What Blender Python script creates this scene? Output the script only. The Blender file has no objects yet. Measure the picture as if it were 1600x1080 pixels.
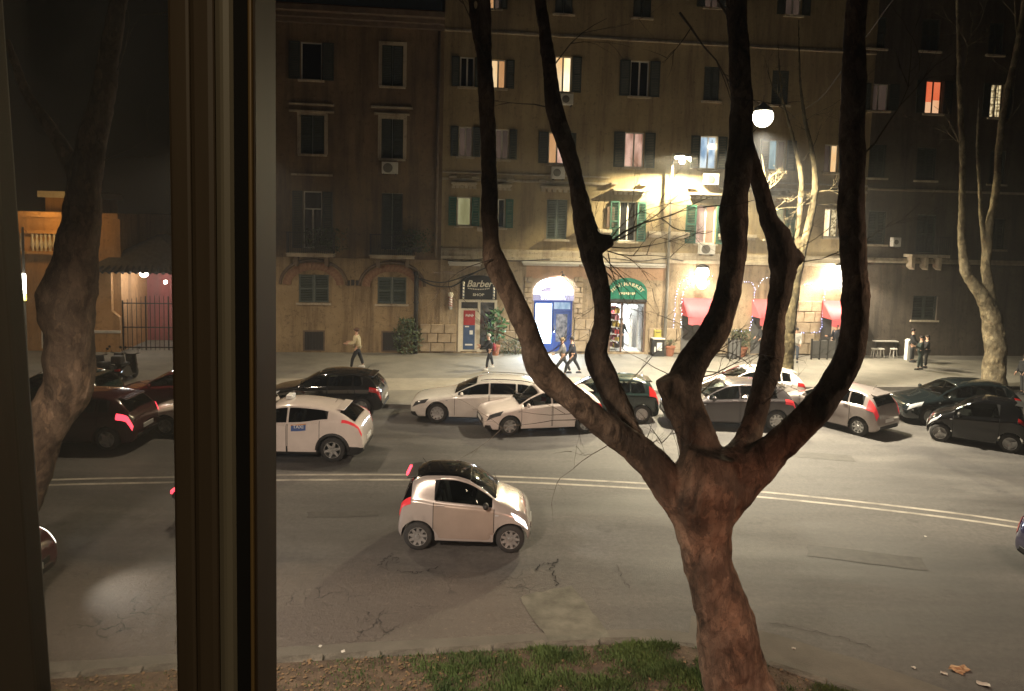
import bpy, bmesh, math, random
import numpy as np
from mathutils import Vector, Matrix, noise as mnoise
rnd = random.Random(7)
PI = math.pi
S = bpy.context.scene
COL = S.collection
R = math.radians

# ------------------------------------------------------------------ camera
F_PX, PPY, CAM_H = 1155.0, 446.0, 6.7
cam = bpy.data.cameras.new("camera"); cam_o = bpy.data.objects.new("camera", cam); COL.objects.link(cam_o)
cam.sensor_width = 36.0; cam.lens = 36.0 * F_PX / 1600.0
cam.shift_y = -(540.0 - PPY) / 1600.0
cam.clip_start = 0.05; cam.clip_end = 600.0
CAMROT = Matrix.Rotation(R(90 - 5.0), 3, 'X') @ Matrix.Rotation(R(1.5), 3, 'Z')
cam_o.matrix_world = Matrix.Translation((0, 0, CAM_H)) @ CAMROT.to_4x4()
S.camera = cam_o
EYE = Vector((0, 0, CAM_H))

# ------------------------------------------------------------------ night sky
w = bpy.data.worlds.new("World"); S.world = w; w.use_nodes = True
nt = w.node_tree; nt.nodes.clear()
o_ = nt.nodes.new('ShaderNodeOutputWorld'); ad = nt.nodes.new('ShaderNodeAddShader')
b1 = nt.nodes.new('ShaderNodeBackground'); b2 = nt.nodes.new('ShaderNodeBackground')
sk = nt.nodes.new('ShaderNodeTexSky'); sk.sky_type = 'NISHITA'; sk.sun_disc = False
sk.sun_elevation = R(2.0); sk.sun_rotation = R(200)
nt.links.new(sk.outputs[0], b1.inputs[0]); b1.inputs[1].default_value = 0.0005
b2.inputs[0].default_value = (0.60, 0.48, 0.36, 1); b2.inputs[1].default_value = 0.0025   # city glow
nt.links.new(b1.outputs[0], ad.inputs[0]); nt.links.new(b2.outputs[0], ad.inputs[1]); nt.links.new(ad.outputs[0], o_.inputs[0])

S.view_settings.view_transform = 'Standard'; S.view_settings.look = 'None'
S.view_settings.exposure = 0.0; S.view_settings.gamma = 1.0; S.view_settings.use_curve_mapping = False
S.render.engine = 'CYCLES'
S.cycles.use_denoising = True
S.cycles.max_bounces = 6; S.cycles.diffuse_bounces = 3; S.cycles.glossy_bounces = 3; S.cycles.transparent_max_bounces = 12
S.cycles.sample_clamp_indirect = 4.0
S.cycles.caustics_reflective = False; S.cycles.caustics_refractive = False

# ------------------------------------------------------------------ where a pixel of the photograph lies in the street
def ray(px, py):
    return CAMROT @ Vector(((px - 800.0) / F_PX, -(py - PPY) / F_PX, -1.0))
def gnd(px, py, z=0.0):
    r = ray(px, py); t = (z - CAM_H) / r.z
    return EYE + r * t
def atY(px, py, Y):
    r = ray(px, py); return EYE + r * (Y / r.y)
PA = gnd(435, 550, .14); PB = gnd(1380, 555, .14)
FDIR = (PB - PA); FDIR.z = 0; FDIR.normalize()
FNRM = Vector((FDIR.y, -FDIR.x, 0))               # out of the facade, towards the street
FTH = math.atan2(FDIR.y, FDIR.x)
FO = Vector((PA.x, PA.y, 0)) + FDIR * ((0 - PA.x) / FDIR.x)
def fp(px, py, off=0.0):
    """facade coordinates (u along, z up) of a pixel; off = metres in front of the wall"""
    r = ray(px, py); o = FO + FNRM * off
    t = (o - EYE).dot(FNRM) / r.dot(FNRM)
    p = EYE + r * t
    return (p - FO).dot(FDIR), p.z
def fw(u, z, off=0.0):
    p = FO + FDIR * u + FNRM * off; return Vector((p.x, p.y, z))
def frect(x0, y0, x1, y1, off=0.0):
    mx, my = (x0 + x1) / 2, (y0 + y1) / 2
    return fp(x0, my, off)[0], fp(x1, my, off)[0], fp(mx, y1, off)[1], fp(mx, y0, off)[1]

# ------------------------------------------------------------------ lamps
def lamp(name, kind, loc, power, color, size=0.1, aim=None, spot=150, blend=0.3):
    l = bpy.data.lights.new(name, kind); l.energy = power; l.color = color
    if kind in ('POINT', 'SPOT'): l.shadow_soft_size = size
    if kind == 'SPOT': l.spot_size = R(spot); l.spot_blend = blend
    if kind == 'AREA': l.size = size
    o = bpy.data.objects.new(name, l); COL.objects.link(o); o.location = loc
    if aim is not None:
        o.rotation_euler = (Vector(aim) - Vector(loc)).to_track_quat('-Z', 'Y').to_euler()
    return o

# ------------------------------------------------------------------ objects
def link(o, parent=None):
    COL.objects.link(o)
    if parent is not None: o.parent = parent
    return o
def tag(o, label=None, cat=None, group=None, kind=None):
    if label: o['label'] = label
    if cat: o['category'] = cat
    if group: o['group'] = group
    if kind: o['kind'] = kind
    return o
def thing(name, label, cat, loc=(0, 0, 0), rz=0.0, group=None):
    o = bpy.data.objects.new(name, None); o.empty_display_size = .2
    COL.objects.link(o); o.location = loc; o.rotation_euler = (0, 0, rz)
    return tag(o, label, cat, group)
def copy_tree(o, parent=None):
    c = o.copy(); COL.objects.link(c); c.parent = parent
    for ch in list(o.children): copy_tree(ch, c)
    return c

class MB:
    def __init__(s): s.v = []; s.f = []; s.m = []
    def add(s, vs, fs, mi=0):
        b = len(s.v); s.v += [tuple(p) for p in vs]
        for f in fs: s.f.append(tuple(i + b for i in f)); s.m.append(mi)
        return s
    def box(s, c, d, mi=0, rz=0.0, rot=None):
        x, y, z = d[0] / 2, d[1] / 2, d[2] / 2
        P = [Vector(p) for p in ((-x,-y,-z),(x,-y,-z),(x,y,-z),(-x,y,-z),(-x,-y,z),(x,-y,z),(x,y,z),(-x,y,z))]
        if rot is None and rz: rot = Matrix.Rotation(rz, 3, 'Z')
        if rot is not None: P = [rot @ p for p in P]
        c = Vector(c)
        return s.add([p + c for p in P], [(0,3,2,1),(4,5,6,7),(0,1,5,4),(1,2,6,5),(2,3,7,6),(3,0,4,7)], mi)
    def b2(s, a, b, mi=0):
        return s.box([(a[i] + b[i]) / 2 for i in range(3)], [abs(b[i] - a[i]) for i in range(3)], mi)
    def prism(s, pts, y0, y1, mi=0):
        """polygon in x,z swept along y"""
        n = len(pts)
        vs = [(p[0], y0, p[1]) for p in pts] + [(p[0], y1, p[1]) for p in pts]
        fs = [tuple(range(n)), tuple(range(2 * n - 1, n - 1, -1))]
        fs += [(i, i + n, (i + 1) % n + n, (i + 1) % n) for i in range(n)]
        return s.add(vs, fs, mi)
    def plate(s, pts, z0, z1, mi=0):
        n = len(pts)
        vs = [(p[0], p[1], z0) for p in pts] + [(p[0], p[1], z1) for p in pts]
        fs = [tuple(range(n - 1, -1, -1)), tuple(range(n, 2 * n))]
        fs += [(i, (i + 1) % n, (i + 1) % n + n, i + n) for i in range(n)]
        return s.add(vs, fs, mi)
    def tube(s, pts, rad, n=8, mi=0, cap=True):
        pts = [Vector(p) for p in pts]; k = len(pts)
        rs = [rad] * k if isinstance(rad, (int, float)) else list(rad)
        vs = []; ref = None
        for i, p in enumerate(pts):
            t = (pts[min(i + 1, k - 1)] - pts[max(i - 1, 0)])
            t = t.normalized() if t.length > 1e-9 else Vector((0, 0, 1))
            if ref is None: ref = t.orthogonal().normalized()
            ref = (ref - t * ref.dot(t))
            ref = ref.normalized() if ref.length > 1e-6 else t.orthogonal().normalized()
            b = t.cross(ref)
            for j in range(n):
                a = 2 * PI * j / n
                vs.append(p + (ref * math.cos(a) + b * math.sin(a)) * rs[i])
        fs = [(i * n + j, i * n + (j + 1) % n, (i + 1) * n + (j + 1) % n, (i + 1) * n + j) for i in range(k - 1) for j in range(n)]
        if cap: fs += [tuple(range(n - 1, -1, -1)), tuple(range((k - 1) * n, k * n))]
        return s.add(vs, fs, mi)
    def lathe(s, c, prof, n=16, axis='Z', mi=0, cap=True):
        """prof = [(r, h)...] turned about an axis through c"""
        vs = []; c = Vector(c)
        for r_, h in prof:
            for j in range(n):
                a = 2 * PI * j / n; x, y = r_ * math.cos(a), r_ * math.sin(a)
                p = {'Z': (x, y, h), 'Y': (x, h, -y), 'X': (h, x, y)}[axis]
                vs.append(c + Vector(p))
        k = len(prof)
        fs = [(i * n + j, i * n + (j + 1) % n, (i + 1) * n + (j + 1) % n, (i + 1) * n + j) for i in range(k - 1) for j in range(n)]
        if cap: fs += [tuple(range(n - 1, -1, -1)), tuple(range((k - 1) * n, k * n))]
        return s.add(vs, fs, mi)
    def ball(s, c, r_, n=8, sc=(1, 1, 1), mi=0):
        prof = [(math.sin(PI * i / n) * 1.0, -math.cos(PI * i / n)) for i in range(n + 1)]
        c = Vector(c); b = len(s.v); m = n + 2
        vs = [(c.x + a * math.cos(2*PI*j/m) * r_ * sc[0], c.y + a * math.sin(2*PI*j/m) * r_ * sc[1], c.z + h * r_ * sc[2]) for a, h in prof for j in range(m)]
        fs = [(i * m + j, i * m + (j + 1) % m, (i + 1) * m + (j + 1) % m, (i + 1) * m + j) for i in range(n) for j in range(m)]
        return s.add(vs, fs, mi)
    def octa(s, c, r_, mi=0):
        c = Vector(c)
        vs = [c + Vector(p) * r_ for p in ((1,0,0),(-1,0,0),(0,1,0),(0,-1,0),(0,0,1),(0,0,-1))]
        return s.add(vs, [(0,2,4),(2,1,4),(1,3,4),(3,0,4),(2,0,5),(1,2,5),(3,1,5),(0,3,5)], mi)
    def mesh(s, name, mats=None, smooth=False):
        me = bpy.data.meshes.new(name); me.from_pydata(s.v, [], s.f)
        for m_ in (mats if isinstance(mats, (list, tuple)) else [mats]):
            if m_ is not None: me.materials.append(m_)
        if len(me.materials) > 1: me.polygons.foreach_set('material_index', s.m)
        me.polygons.foreach_set('use_smooth', [bool(smooth)] * len(me.polygons))
        me.update(); return me
    def build(s, name, mats=None, parent=None, smooth=False, bevel=0.0, fixn=True):
        me = s.mesh(name, mats, smooth)
        if fixn:
            bm = bmesh.new(); bm.from_mesh(me); bmesh.ops.recalc_face_normals(bm, faces=bm.faces[:]); bm.to_mesh(me); bm.free()
        o = bpy.data.objects.new(name, me); link(o, parent)
        if bevel:
            b = o.modifiers.new('bevel', 'BEVEL'); b.width = bevel; b.segments = 2; b.limit_method = 'ANGLE'; b.angle_limit = R(40)
        return o

def text(name, body, size, mat, parent, loc, rot=(PI / 2, 0, 0), shear=0.0, depth=0.008, fit=None):
    cu = bpy.data.curves.new(name, 'FONT'); cu.body = body; cu.size = size; cu.align_x = 'CENTER'; cu.align_y = 'CENTER'
    cu.extrude = depth; cu.offset = size * .016; cu.shear = shear; cu.materials.append(mat)
    tmp = bpy.data.objects.new(name, cu); me = bpy.data.meshes.new_from_object(tmp); me.name = name; bpy.data.objects.remove(tmp)
    o = bpy.data.objects.new(name, me); link(o, parent); o.location = loc; o.rotation_euler = rot
    if fit: o.scale = (fit, 1, 1)
    return o

# ------------------------------------------------------------------ materials
def node_mat(name):
    m = bpy.data.materials.new(name); m.use_nodes = True
    t = m.node_tree; return m, t, t.nodes['Principled BSDF']
def N(t, kind, **kw):
    n = t.nodes.new(kind)
    for k, v in kw.items():
        if k in n.inputs: n.inputs[k].default_value = v
        else: setattr(n, k, v)
    return n
def ramp(t, src, stops):
    r_ = t.nodes.new('ShaderNodeValToRGB'); t.links.new(src, r_.inputs[0])
    e = r_.color_ramp.elements
    while len(e) > 1: e.remove(e[0])
    e[0].position = stops[0][0]; e[0].color = (*stops[0][1], 1)
    for p, c in stops[1:]:
        x = e.new(p); x.color = (*c, 1)
    return r_
def rampf(t, src, stops): return ramp(t, src, [(p, (v, v, v)) for p, v in stops])
def mix(t, fac, a, b, blend='MIX'):
    m = t.nodes.new('ShaderNodeMix'); m.data_type = 'RGBA'; m.blend_type = blend
    for sock, val in ((m.inputs[0], fac), (m.inputs[6], a), (m.inputs[7], b)):
        if hasattr(val, 'is_linked'): t.links.new(val, sock)
        elif isinstance(val, (int, float)): sock.default_value = val
        else: sock.default_value = (*val, 1)
    return m.outputs[2]
def M(name, c1, c2=None, scale=3.0, rough=.7, metal=0.0, bump=0.0, bscale=40.0, coat=0.0, detail=6.0, stretch=None, lo=.35, hi=.65, spec=.5):
    m, t, p = node_mat(name)
    p.inputs['Roughness'].default_value = rough; p.inputs['Metallic'].default_value = metal
    p.inputs['Coat Weight'].default_value = coat; p.inputs['Specular IOR Level'].default_value = spec
    tc = t.nodes.new('ShaderNodeTexCoord'); vec = tc.outputs['Object']
    if stretch:
        mp = t.nodes.new('ShaderNodeMapping'); mp.inputs['Scale'].default_value = stretch; t.links.new(vec, mp.inputs[0]); vec = mp.outputs[0]
    if c2 is None: p.inputs['Base Color'].default_value = (*c1, 1)
    else:
        n = N(t, 'ShaderNodeTexNoise', Scale=scale, Detail=detail, Roughness=.62); t.links.new(vec, n.inputs['Vector'])
        r_ = ramp(t, n.outputs[0], [(lo, c1), (hi, c2)]); t.links.new(r_.outputs[0], p.inputs['Base Color'])
    if bump:
        n = N(t, 'ShaderNodeTexNoise', Scale=bscale, Detail=5.0, Roughness=.6); t.links.new(vec, n.inputs['Vector'])
        b = N(t, 'ShaderNodeBump', Strength=1.0, Distance=bump); t.links.new(n.outputs[0], b.inputs['Height']); t.links.new(b.outputs[0], p.inputs['Normal'])
    return m
def emit(name, col, strength, base=(.8, .8, .8)):
    m, t, p = node_mat(name)
    p.inputs['Base Color'].default_value = (*base, 1); p.inputs['Emission Color'].default_value = (*col, 1)
    p.inputs['Emission Strength'].default_value = strength; p.inputs['Roughness'].default_value = .4
    return m
def lit_room(name, c1, c2, strength, scale=1.6, stretch=(1, 1, .35)):
    """a curtained or open lit room seen through a window: the light varies with curtains and furniture"""
    m, t, p = node_mat(name)
    tc = t.nodes.new('ShaderNodeTexCoord'); mp = t.nodes.new('ShaderNodeMapping'); mp.inputs['Scale'].default_value = stretch
    t.links.new(tc.outputs['Object'], mp.inputs[0])
    n = N(t, 'ShaderNodeTexNoise', Scale=scale, Detail=3.0); t.links.new(mp.outputs[0], n.inputs['Vector'])
    r_ = ramp(t, n.outputs[0], [(.36, c1), (.62, c2)])
    p.inputs['Base Color'].default_value = (.05, .05, .05, 1); p.inputs['Roughness'].default_value = .15
    t.links.new(r_.outputs[0], p.inputs['Emission Color']); p.inputs['Emission Strength'].default_value = strength
    return m

def stucco(name, a, b, stain, ground_dirt=.0, bumpd=.012):
    m, t, p = node_mat(name); p.inputs['Roughness'].default_value = .9; p.inputs['Specular IOR Level'].default_value = .2
    tc = t.nodes.new('ShaderNodeTexCoord'); v = tc.outputs['Object']
    n1 = N(t, 'ShaderNodeTexNoise', Scale=.55, Detail=8.0, Roughness=.65); t.links.new(v, n1.inputs['Vector'])
    c = ramp(t, n1.outputs[0], [(.38, a), (.62, b)]).outputs[0]
    mp = t.nodes.new('ShaderNodeMapping'); mp.inputs['Scale'].default_value = (1.6, 1.6, .16); t.links.new(v, mp.inputs[0])
    n2 = N(t, 'ShaderNodeTexNoise', Scale=1.0, Detail=7.0, Roughness=.7); t.links.new(mp.outputs[0], n2.inputs['Vector'])
    f = rampf(t, n2.outputs[0], [(.46, 0), (.66, .95)]).outputs[0]
    c = mix(t, f, c, stain)
    n3 = N(t, 'ShaderNodeTexNoise', Scale=5.0, Detail=8.0, Roughness=.75); t.links.new(v, n3.inputs['Vector'])
    f3 = rampf(t, n3.outputs[0], [(.54, 0), (.64, .5)]).outputs[0]
    c = mix(t, f3, c, [x * .55 for x in stain])
    t.links.new(c, p.inputs['Base Color'])
    b_ = N(t, 'ShaderNodeBump', Strength=1.0, Distance=bumpd)
    n4 = N(t, 'ShaderNodeTexNoise', Scale=14.0, Detail=6.0, Roughness=.7); t.links.new(v, n4.inputs['Vector'])
    t.links.new(n4.outputs[0], b_.inputs['Height']); t.links.new(b_.outputs[0], p.inputs['Normal'])
    return m

# asphalt: worn, patched, crazed towards the near gutter
def asphalt(name):
    m, t, p = node_mat(name)
    tc = t.nodes.new('ShaderNodeTexCoord'); v = tc.outputs['Object']
    big = N(t, 'ShaderNodeTexNoise', Scale=.35, Detail=6.0, Roughness=.6, Distortion=.6); 
    mp = t.nodes.new('ShaderNodeMapping'); mp.inputs['Scale'].default_value = (.55, 1.5, 1); t.links.new(v, mp.inputs[0]); t.links.new(mp.outputs[0], big.inputs['Vector'])
    c = ramp(t, big.outputs[0], [(.34, (.044, .040, .037)), (.5, (.069, .064, .060)), (.68, (.100, .094, .087))]).outputs[0]
    fine = N(t, 'ShaderNodeTexNoise', Scale=55.0, Detail=4.0, Roughness=.7); t.links.new(v, fine.inputs['Vector'])
    c = mix(t, .55, c, ramp(t, fine.outputs[0], [(.3, (.45, .45, .45)), (.7, (1.5, 1.5, 1.5))]).outputs[0], 'MULTIPLY')
    mid = N(t, 'ShaderNodeTexNoise', Scale=9.0, Detail=8.0, Roughness=.75); t.links.new(v, mid.inputs['Vector'])
    c = mix(t, .8, c, ramp(t, mid.outputs[0], [(.32, (.62, .62, .62)), (.68, (1.4, 1.4, 1.4))]).outputs[0], 'MULTIPLY')
    mpl = t.nodes.new('ShaderNodeMapping'); mpl.inputs['Scale'].default_value = (.06, .85, 1); t.links.new(v, mpl.inputs[0])
    lane = N(t, 'ShaderNodeTexNoise', Scale=1.0, Detail=5.0, Roughness=.6); t.links.new(mpl.outputs[0], lane.inputs['Vector'])
    c = mix(t, .8, c, ramp(t, lane.outputs[0], [(.36, (.66, .66, .67)), (.62, (1.25, 1.24, 1.22))]).outputs[0], 'MULTIPLY')
    oil = N(t, 'ShaderNodeTexNoise', Scale=1.3, Detail=5.0, Roughness=.55); t.links.new(v, oil.inputs['Vector'])
    c = mix(t, rampf(t, oil.outputs[0], [(.60, 0), (.70, .55)]).outputs[0], c, (.03, .027, .024))
    sp = t.nodes.new('ShaderNodeSeparateXYZ'); t.links.new(v, sp.inputs[0])
    # worn band by the near gutter (-y), paled further for the light pool
    nb = N(t, 'ShaderNodeTexNoise', Scale=.9, Detail=4.0); t.links.new(v, nb.inputs['Vector'])
    ma = N(t, 'ShaderNodeMath', operation='MULTIPLY_ADD'); t.links.new(nb.outputs[0], ma.inputs[0]); ma.inputs[1].default_value = 2.2; t.links.new(sp.outputs[1], ma.inputs[2])
    worn = t.nodes.new('ShaderNodeMapRange'); worn.inputs[1].default_value = 15.0; worn.inputs[2].default_value = 14.0; t.links.new(ma.outputs[0], worn.inputs[0])
    mx = t.nodes.new('ShaderNodeMapRange'); mx.inputs[1].default_value = 2.2; mx.inputs[2].default_value = -.2; t.links.new(sp.outputs[0], mx.inputs[0])
    wm = N(t, 'ShaderNodeMath', operation='MULTIPLY'); t.links.new(worn.outputs[0], wm.inputs[0]); t.links.new(mx.outputs[0], wm.inputs[1])
    c = mix(t, wm.outputs[0], c, mix(t, .5, c, (.18, .148, .118)))
    lc = N(t, 'ShaderNodeTexNoise', Scale=7.0, Detail=8.0, Roughness=.8); t.links.new(v, lc.inputs['Vector'])
    lcr = rampf(t, lc.outputs[0], [(.56, 0), (.66, .75)]).outputs[0]; lm = N(t, 'ShaderNodeMath', operation='MULTIPLY'); t.links.new(lcr, lm.inputs[0]); t.links.new(wm.outputs[0], lm.inputs[1])
    c = mix(t, lm.outputs[0], c, (.24, .20, .16))  # pale flecks painted like raking light on the lumps
    # cracks
    vo = N(t, 'ShaderNodeTexVoronoi', feature='DISTANCE_TO_EDGE', Scale=2.1)
    dn = N(t, 'ShaderNodeTexNoise', Scale=3.0, Detail=5.0); t.links.new(v, dn.inputs['Vector'])
    va = N(t, 'ShaderNodeVectorMath', operation='MULTIPLY_ADD'); t.links.new(dn.outputs['Color'], va.inputs[0]); va.inputs[1].default_value = (.7, .7, 0); t.links.new(v, va.inputs[2]); t.links.new(va.outputs[0], vo.inputs['Vector'])
    cr = rampf(t, vo.outputs['Distance'], [(0.0, 1), (.022, 0)]).outputs[0]
    cm = N(t, 'ShaderNodeTexNoise', Scale=.7, Detail=3.0); t.links.new(v, cm.inputs['Vector'])
    cmr = rampf(t, cm.outputs[0], [(.5, 0), (.62, 1)]).outputs[0]
    c1 = N(t, 'ShaderNodeMath', operation='MULTIPLY'); t.links.new(cr, c1.inputs[0]); t.links.new(cmr, c1.inputs[1])
    c2 = N(t, 'ShaderNodeMath', operation='MULTIPLY'); t.links.new(c1.outputs[0], c2.inputs[0]); t.links.new(wm.outputs[0], c2.inputs[1])
    c = mix(t, c2.outputs[0], c, (.02, .018, .016))
    t.links.new(c, p.inputs['Base Color'])
    rr = rampf(t, big.outputs[0], [(.35, .55), (.65, .8)]).outputs[0]; t.links.new(rr, p.inputs['Roughness'])
    # relief
    lump = N(t, 'ShaderNodeTexNoise', Scale=11.0, Detail=7.0, Roughness=.72); t.links.new(v, lump.inputs['Vector'])
    h1 = N(t, 'ShaderNodeMath', operation='MULTIPLY'); t.links.new(lump.outputs[0], h1.inputs[0]); t.links.new(wm.outputs[0], h1.inputs[1])
    h2 = N(t, 'ShaderNodeMath', operation='MULTIPLY_ADD'); t.links.new(fine.outputs[0], h2.inputs[0]); h2.inputs[1].default_value = .16; t.links.new(h1.outputs[0], h2.inputs[2])
    h3 = N(t, 'ShaderNodeMath', operation='MULTIPLY_ADD'); t.links.new(c2.outputs[0], h3.inputs[0]); h3.inputs[1].default_value = -.6; t.links.new(h2.outputs[0], h3.inputs[2])
    b_ = N(t, 'ShaderNodeBump', Strength=1.0, Distance=.085); t.links.new(h3.outputs[0], b_.inputs['Height']); t.links.new(b_.outputs[0], p.inputs['Normal'])
    return m

def bark(name, a, b, dark):
    m, t, p = node_mat(name); p.inputs['Roughness'].default_value = .92; p.inputs['Specular IOR Level'].default_value = .15
    tc = t.nodes.new('ShaderNodeTexCoord'); v = tc.outputs['Object']
    mp = t.nodes.new('ShaderNodeMapping'); mp.inputs['Scale'].default_value = (1, 1, .5); t.links.new(v, mp.inputs[0])
    n1 = N(t, 'ShaderNodeTexNoise', Scale=3.5, Detail=9.0, Roughness=.7, Distortion=.8); t.links.new(mp.outputs[0], n1.inputs['Vector'])
    c = ramp(t, n1.outputs[0], [(.36, dark), (.48, a), (.64, b)]).outputs[0]
    n2 = N(t, 'ShaderNodeTexNoise', Scale=1.2, Detail=4.0); t.links.new(v, n2.inputs['Vector'])
    c = mix(t, rampf(t, n2.outputs[0], [(.45, 0), (.6, .6)]).outputs[0], c, dark)
    t.links.new(c, p.inputs['Base Color'])
    wob = N(t, 'ShaderNodeTexNoise', Scale=5.0, Detail=5.0, Roughness=.65); t.links.new(mp.outputs[0], wob.inputs['Vector'])
    wv = N(t, 'ShaderNodeVectorMath', operation='MULTIPLY_ADD'); t.links.new(wob.outputs['Color'], wv.inputs[0]); wv.inputs[1].default_value = (.35, .35, .35); t.links.new(mp.outputs[0], wv.inputs[2])
    vo = N(t, 'ShaderNodeTexVoronoi', Scale=8.5); t.links.new(wv.outputs[0], vo.inputs['Vector'])
    sep = t.nodes.new('ShaderNodeSeparateColor'); t.links.new(vo.outputs['Color'], sep.inputs[0])
    c = mix(t, 1.0, c, ramp(t, sep.outputs[0], [(0, (.78, .78, .78)), (.5, (.98, .98, .96)), (1, (1.4, 1.36, 1.28))]).outputs[0], 'MULTIPLY')
    ve = N(t, 'ShaderNodeTexVoronoi', feature='DISTANCE_TO_EDGE', Scale=8.5); t.links.new(wv.outputs[0], ve.inputs['Vector'])
    c = mix(t, rampf(t, ve.outputs['Distance'], [(0, .5), (.05, 0)]).outputs[0], c, dark)
    t.links.new(c, p.inputs['Base Color'])
    n3 = N(t, 'ShaderNodeTexNoise', Scale=16.0, Detail=8.0, Roughness=.75); t.links.new(mp.outputs[0], n3.inputs['Vector'])
    ad_ = N(t, 'ShaderNodeMath', operation='MULTIPLY_ADD'); t.links.new(n1.outputs[0], ad_.inputs[0]); ad_.inputs[1].default_value = 1.6; t.links.new(n3.outputs[0], ad_.inputs[2])
    b_ = N(t, 'ShaderNodeBump', Strength=1.0, Distance=.035); t.links.new(ad_.outputs[0], b_.inputs['Height']); t.links.new(b_.outputs[0], p.inputs['Normal'])
    return m

MT = {}
MT['asphalt'] = asphalt('asphalt')
MT['ground'] = M('ground_earth', (.05, .045, .04), (.08, .07, .06), .5, .9)
MT['paint'] = M('road_paint', (.36, .33, .28), (.15, .135, .115), 1.6, .7, bump=.004, bscale=60, lo=.4, hi=.66)
MT['pavement'] = M('pavement_asphalt', (.15, .138, .115), (.205, .19, .155), 1.1, .85, bump=.006, bscale=45)
MT['stripe'] = M('pavement_stone', (.24, .215, .17), (.30, .27, .21), 2.5, .8, bump=.005, bscale=30)
MT['kerb'] = M('kerb_stone', (.13, .12, .105), (.21, .19, .165), 2.0, .85, bump=.012, bscale=25)
MT['patch'] = M('concrete_patch', (.075, .072, .055), (.15, .145, .115), 2.6, .85, bump=.008, bscale=30)
MT['newtar'] = M('tar_repair', (.034, .031, .028), (.06, .055, .048), 5, .7, bump=.006, bscale=40)
MT['gutter'] = M('gutter_concrete', (.085, .078, .064), (.125, .115, .095), 1.3, .85, bump=.008, bscale=30)
MT['crack'] = M('crack_dark', (.014, .013, .012), None, rough=.95)
MT['soil'] = M('bare_soil', (.05, .034, .022), (.11, .078, .05), 6.0, .95, bump=.03, bscale=22)
MT['grass'] = M('grass_green', (.030, .060, .013), (.07, .115, .026), 1.3, .7)
MT['deadleaf'] = M('dead_leaf', (.10, .065, .035), (.19, .12, .06), 9.0, .8)
MT['bark'] = bark('plane_bark', (.14, .098, .072), (.22, .16, .12), (.05, .038, .03))
MT['kerbdirty'] = M('kerb_dirty', (.055, .048, .038), (.15, .135, .11), 3.5, .9, bump=.02, bscale=18)
MT['barkslim'] = bark('plane_bark_slim', (.085, .068, .036), (.15, .12, .065), (.035, .028, .016))
MT['barkpale'] = bark('plane_bark_pale', (.20, .165, .11), (.34, .29, .20), (.09, .07, .045))
MT['twig'] = M('twig_bark', (.055, .042, .034), (.10, .08, .06), 8.0, .9)
MT['tyre'] = M('tyre_rubber', (.016, .016, .016), (.03, .028, .026), 20, .85)
MT['rim'] = M('alloy_rim', (.55, .55, .54), (.4, .4, .39), 6, .35, .8)
MT['black'] = M('black_plastic', (.012, .012, .012), (.022, .021, .02), 10, .55)
MT['well'] = M('wheel_well', (.006, .006, .006), None, rough=.95)
def glass_dark(name, col=(.012, .013, .013), rough=.04):
    m = M(name, col, None, rough=rough, spec=.8); return m
def car_glass():
    m, t, p = node_mat('car_glass'); t.nodes.remove(p); out = t.nodes['Material Output']
    tr = N(t, 'ShaderNodeBsdfTransparent'); tr.inputs[0].default_value = (.42, .45, .43, 1); gl = N(t, 'ShaderNodeBsdfGlossy', Roughness=.03); gl.inputs[0].default_value = (.9, .9, .9, 1)
    fr = N(t, 'ShaderNodeFresnel', IOR=1.5); ms = t.nodes.new('ShaderNodeMixShader')
    t.links.new(fr.outputs[0], ms.inputs[0]); t.links.new(tr.outputs[0], ms.inputs[1]); t.links.new(gl.outputs[0], ms.inputs[2]); t.links.new(ms.outputs[0], out.inputs[0]); return m
MT['glass'] = car_glass()
MT['seat'] = M('seat_cloth', (.03, .03, .032), (.05, .05, .052), 12, .9)
MT['winglass'] = glass_dark('window_glass', (.016, .016, .017), .06)
MT['chrome'] = M('chrome', (.6, .6, .6), None, rough=.15, metal=1.0)
MT['lens'] = M('lamp_lens', (.35, .36, .37), None, rough=.08, spec=.8)
MT['lensdark'] = M('lamp_lens_dark', (.05, .05, .052), None, rough=.08, spec=.8)
MT['redlens'] = M('red_lens', (.32, .012, .012), None, rough=.12, spec=.8)
MT['redlit'] = emit('red_lamp_lit', (1, .05, .08), 4.5, (.4, .02, .02))
MT['redlitdim'] = emit('red_lamp_dim', (1, .04, .06), .35, (.4, .02, .02))
MT['headlit'] = emit('headlamp_lit', (1, .96, .88), 6.0)
MT['platew'] = M('plate_white', (.7, .7, .68), None, rough=.4)
def paint(name, c, rough=.2, metal=0.0, coat=1.0, c2=None):
    return M('paint_' + name, c, c2 or [x * .9 for x in c], 2.5, rough, metal, coat=coat)
# ================================================================== SETTING
def structure(mb, name, mats, **k): return tag(mb.build(name, mats, **k), kind='structure')

g = MB(); g.add([(-250, -60, -.03), (250, -60, -.03), (250, 330, -.03), (-250, 330, -.03)], [(0, 1, 2, 3)]); structure(g, 'ground', MT['ground'])
# far kerb line: straight on the left, swinging back on the right
FK = [(-70, 25.6), (-20, 25.5), (-2.2, 25.6), (1.5, 26.4), (5, 28.6), (9, 29.9), (14, 30.4), (26, 32), (70, 36)]
g = MB()
pts = [(-70, 4)] + [(70, 4)] + list(reversed(FK))
g.add([(x, y, 0) for x, y in pts], [tuple(range(len(pts)))]); structure(g, 'road', MT['asphalt'], fixn=True)
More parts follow.
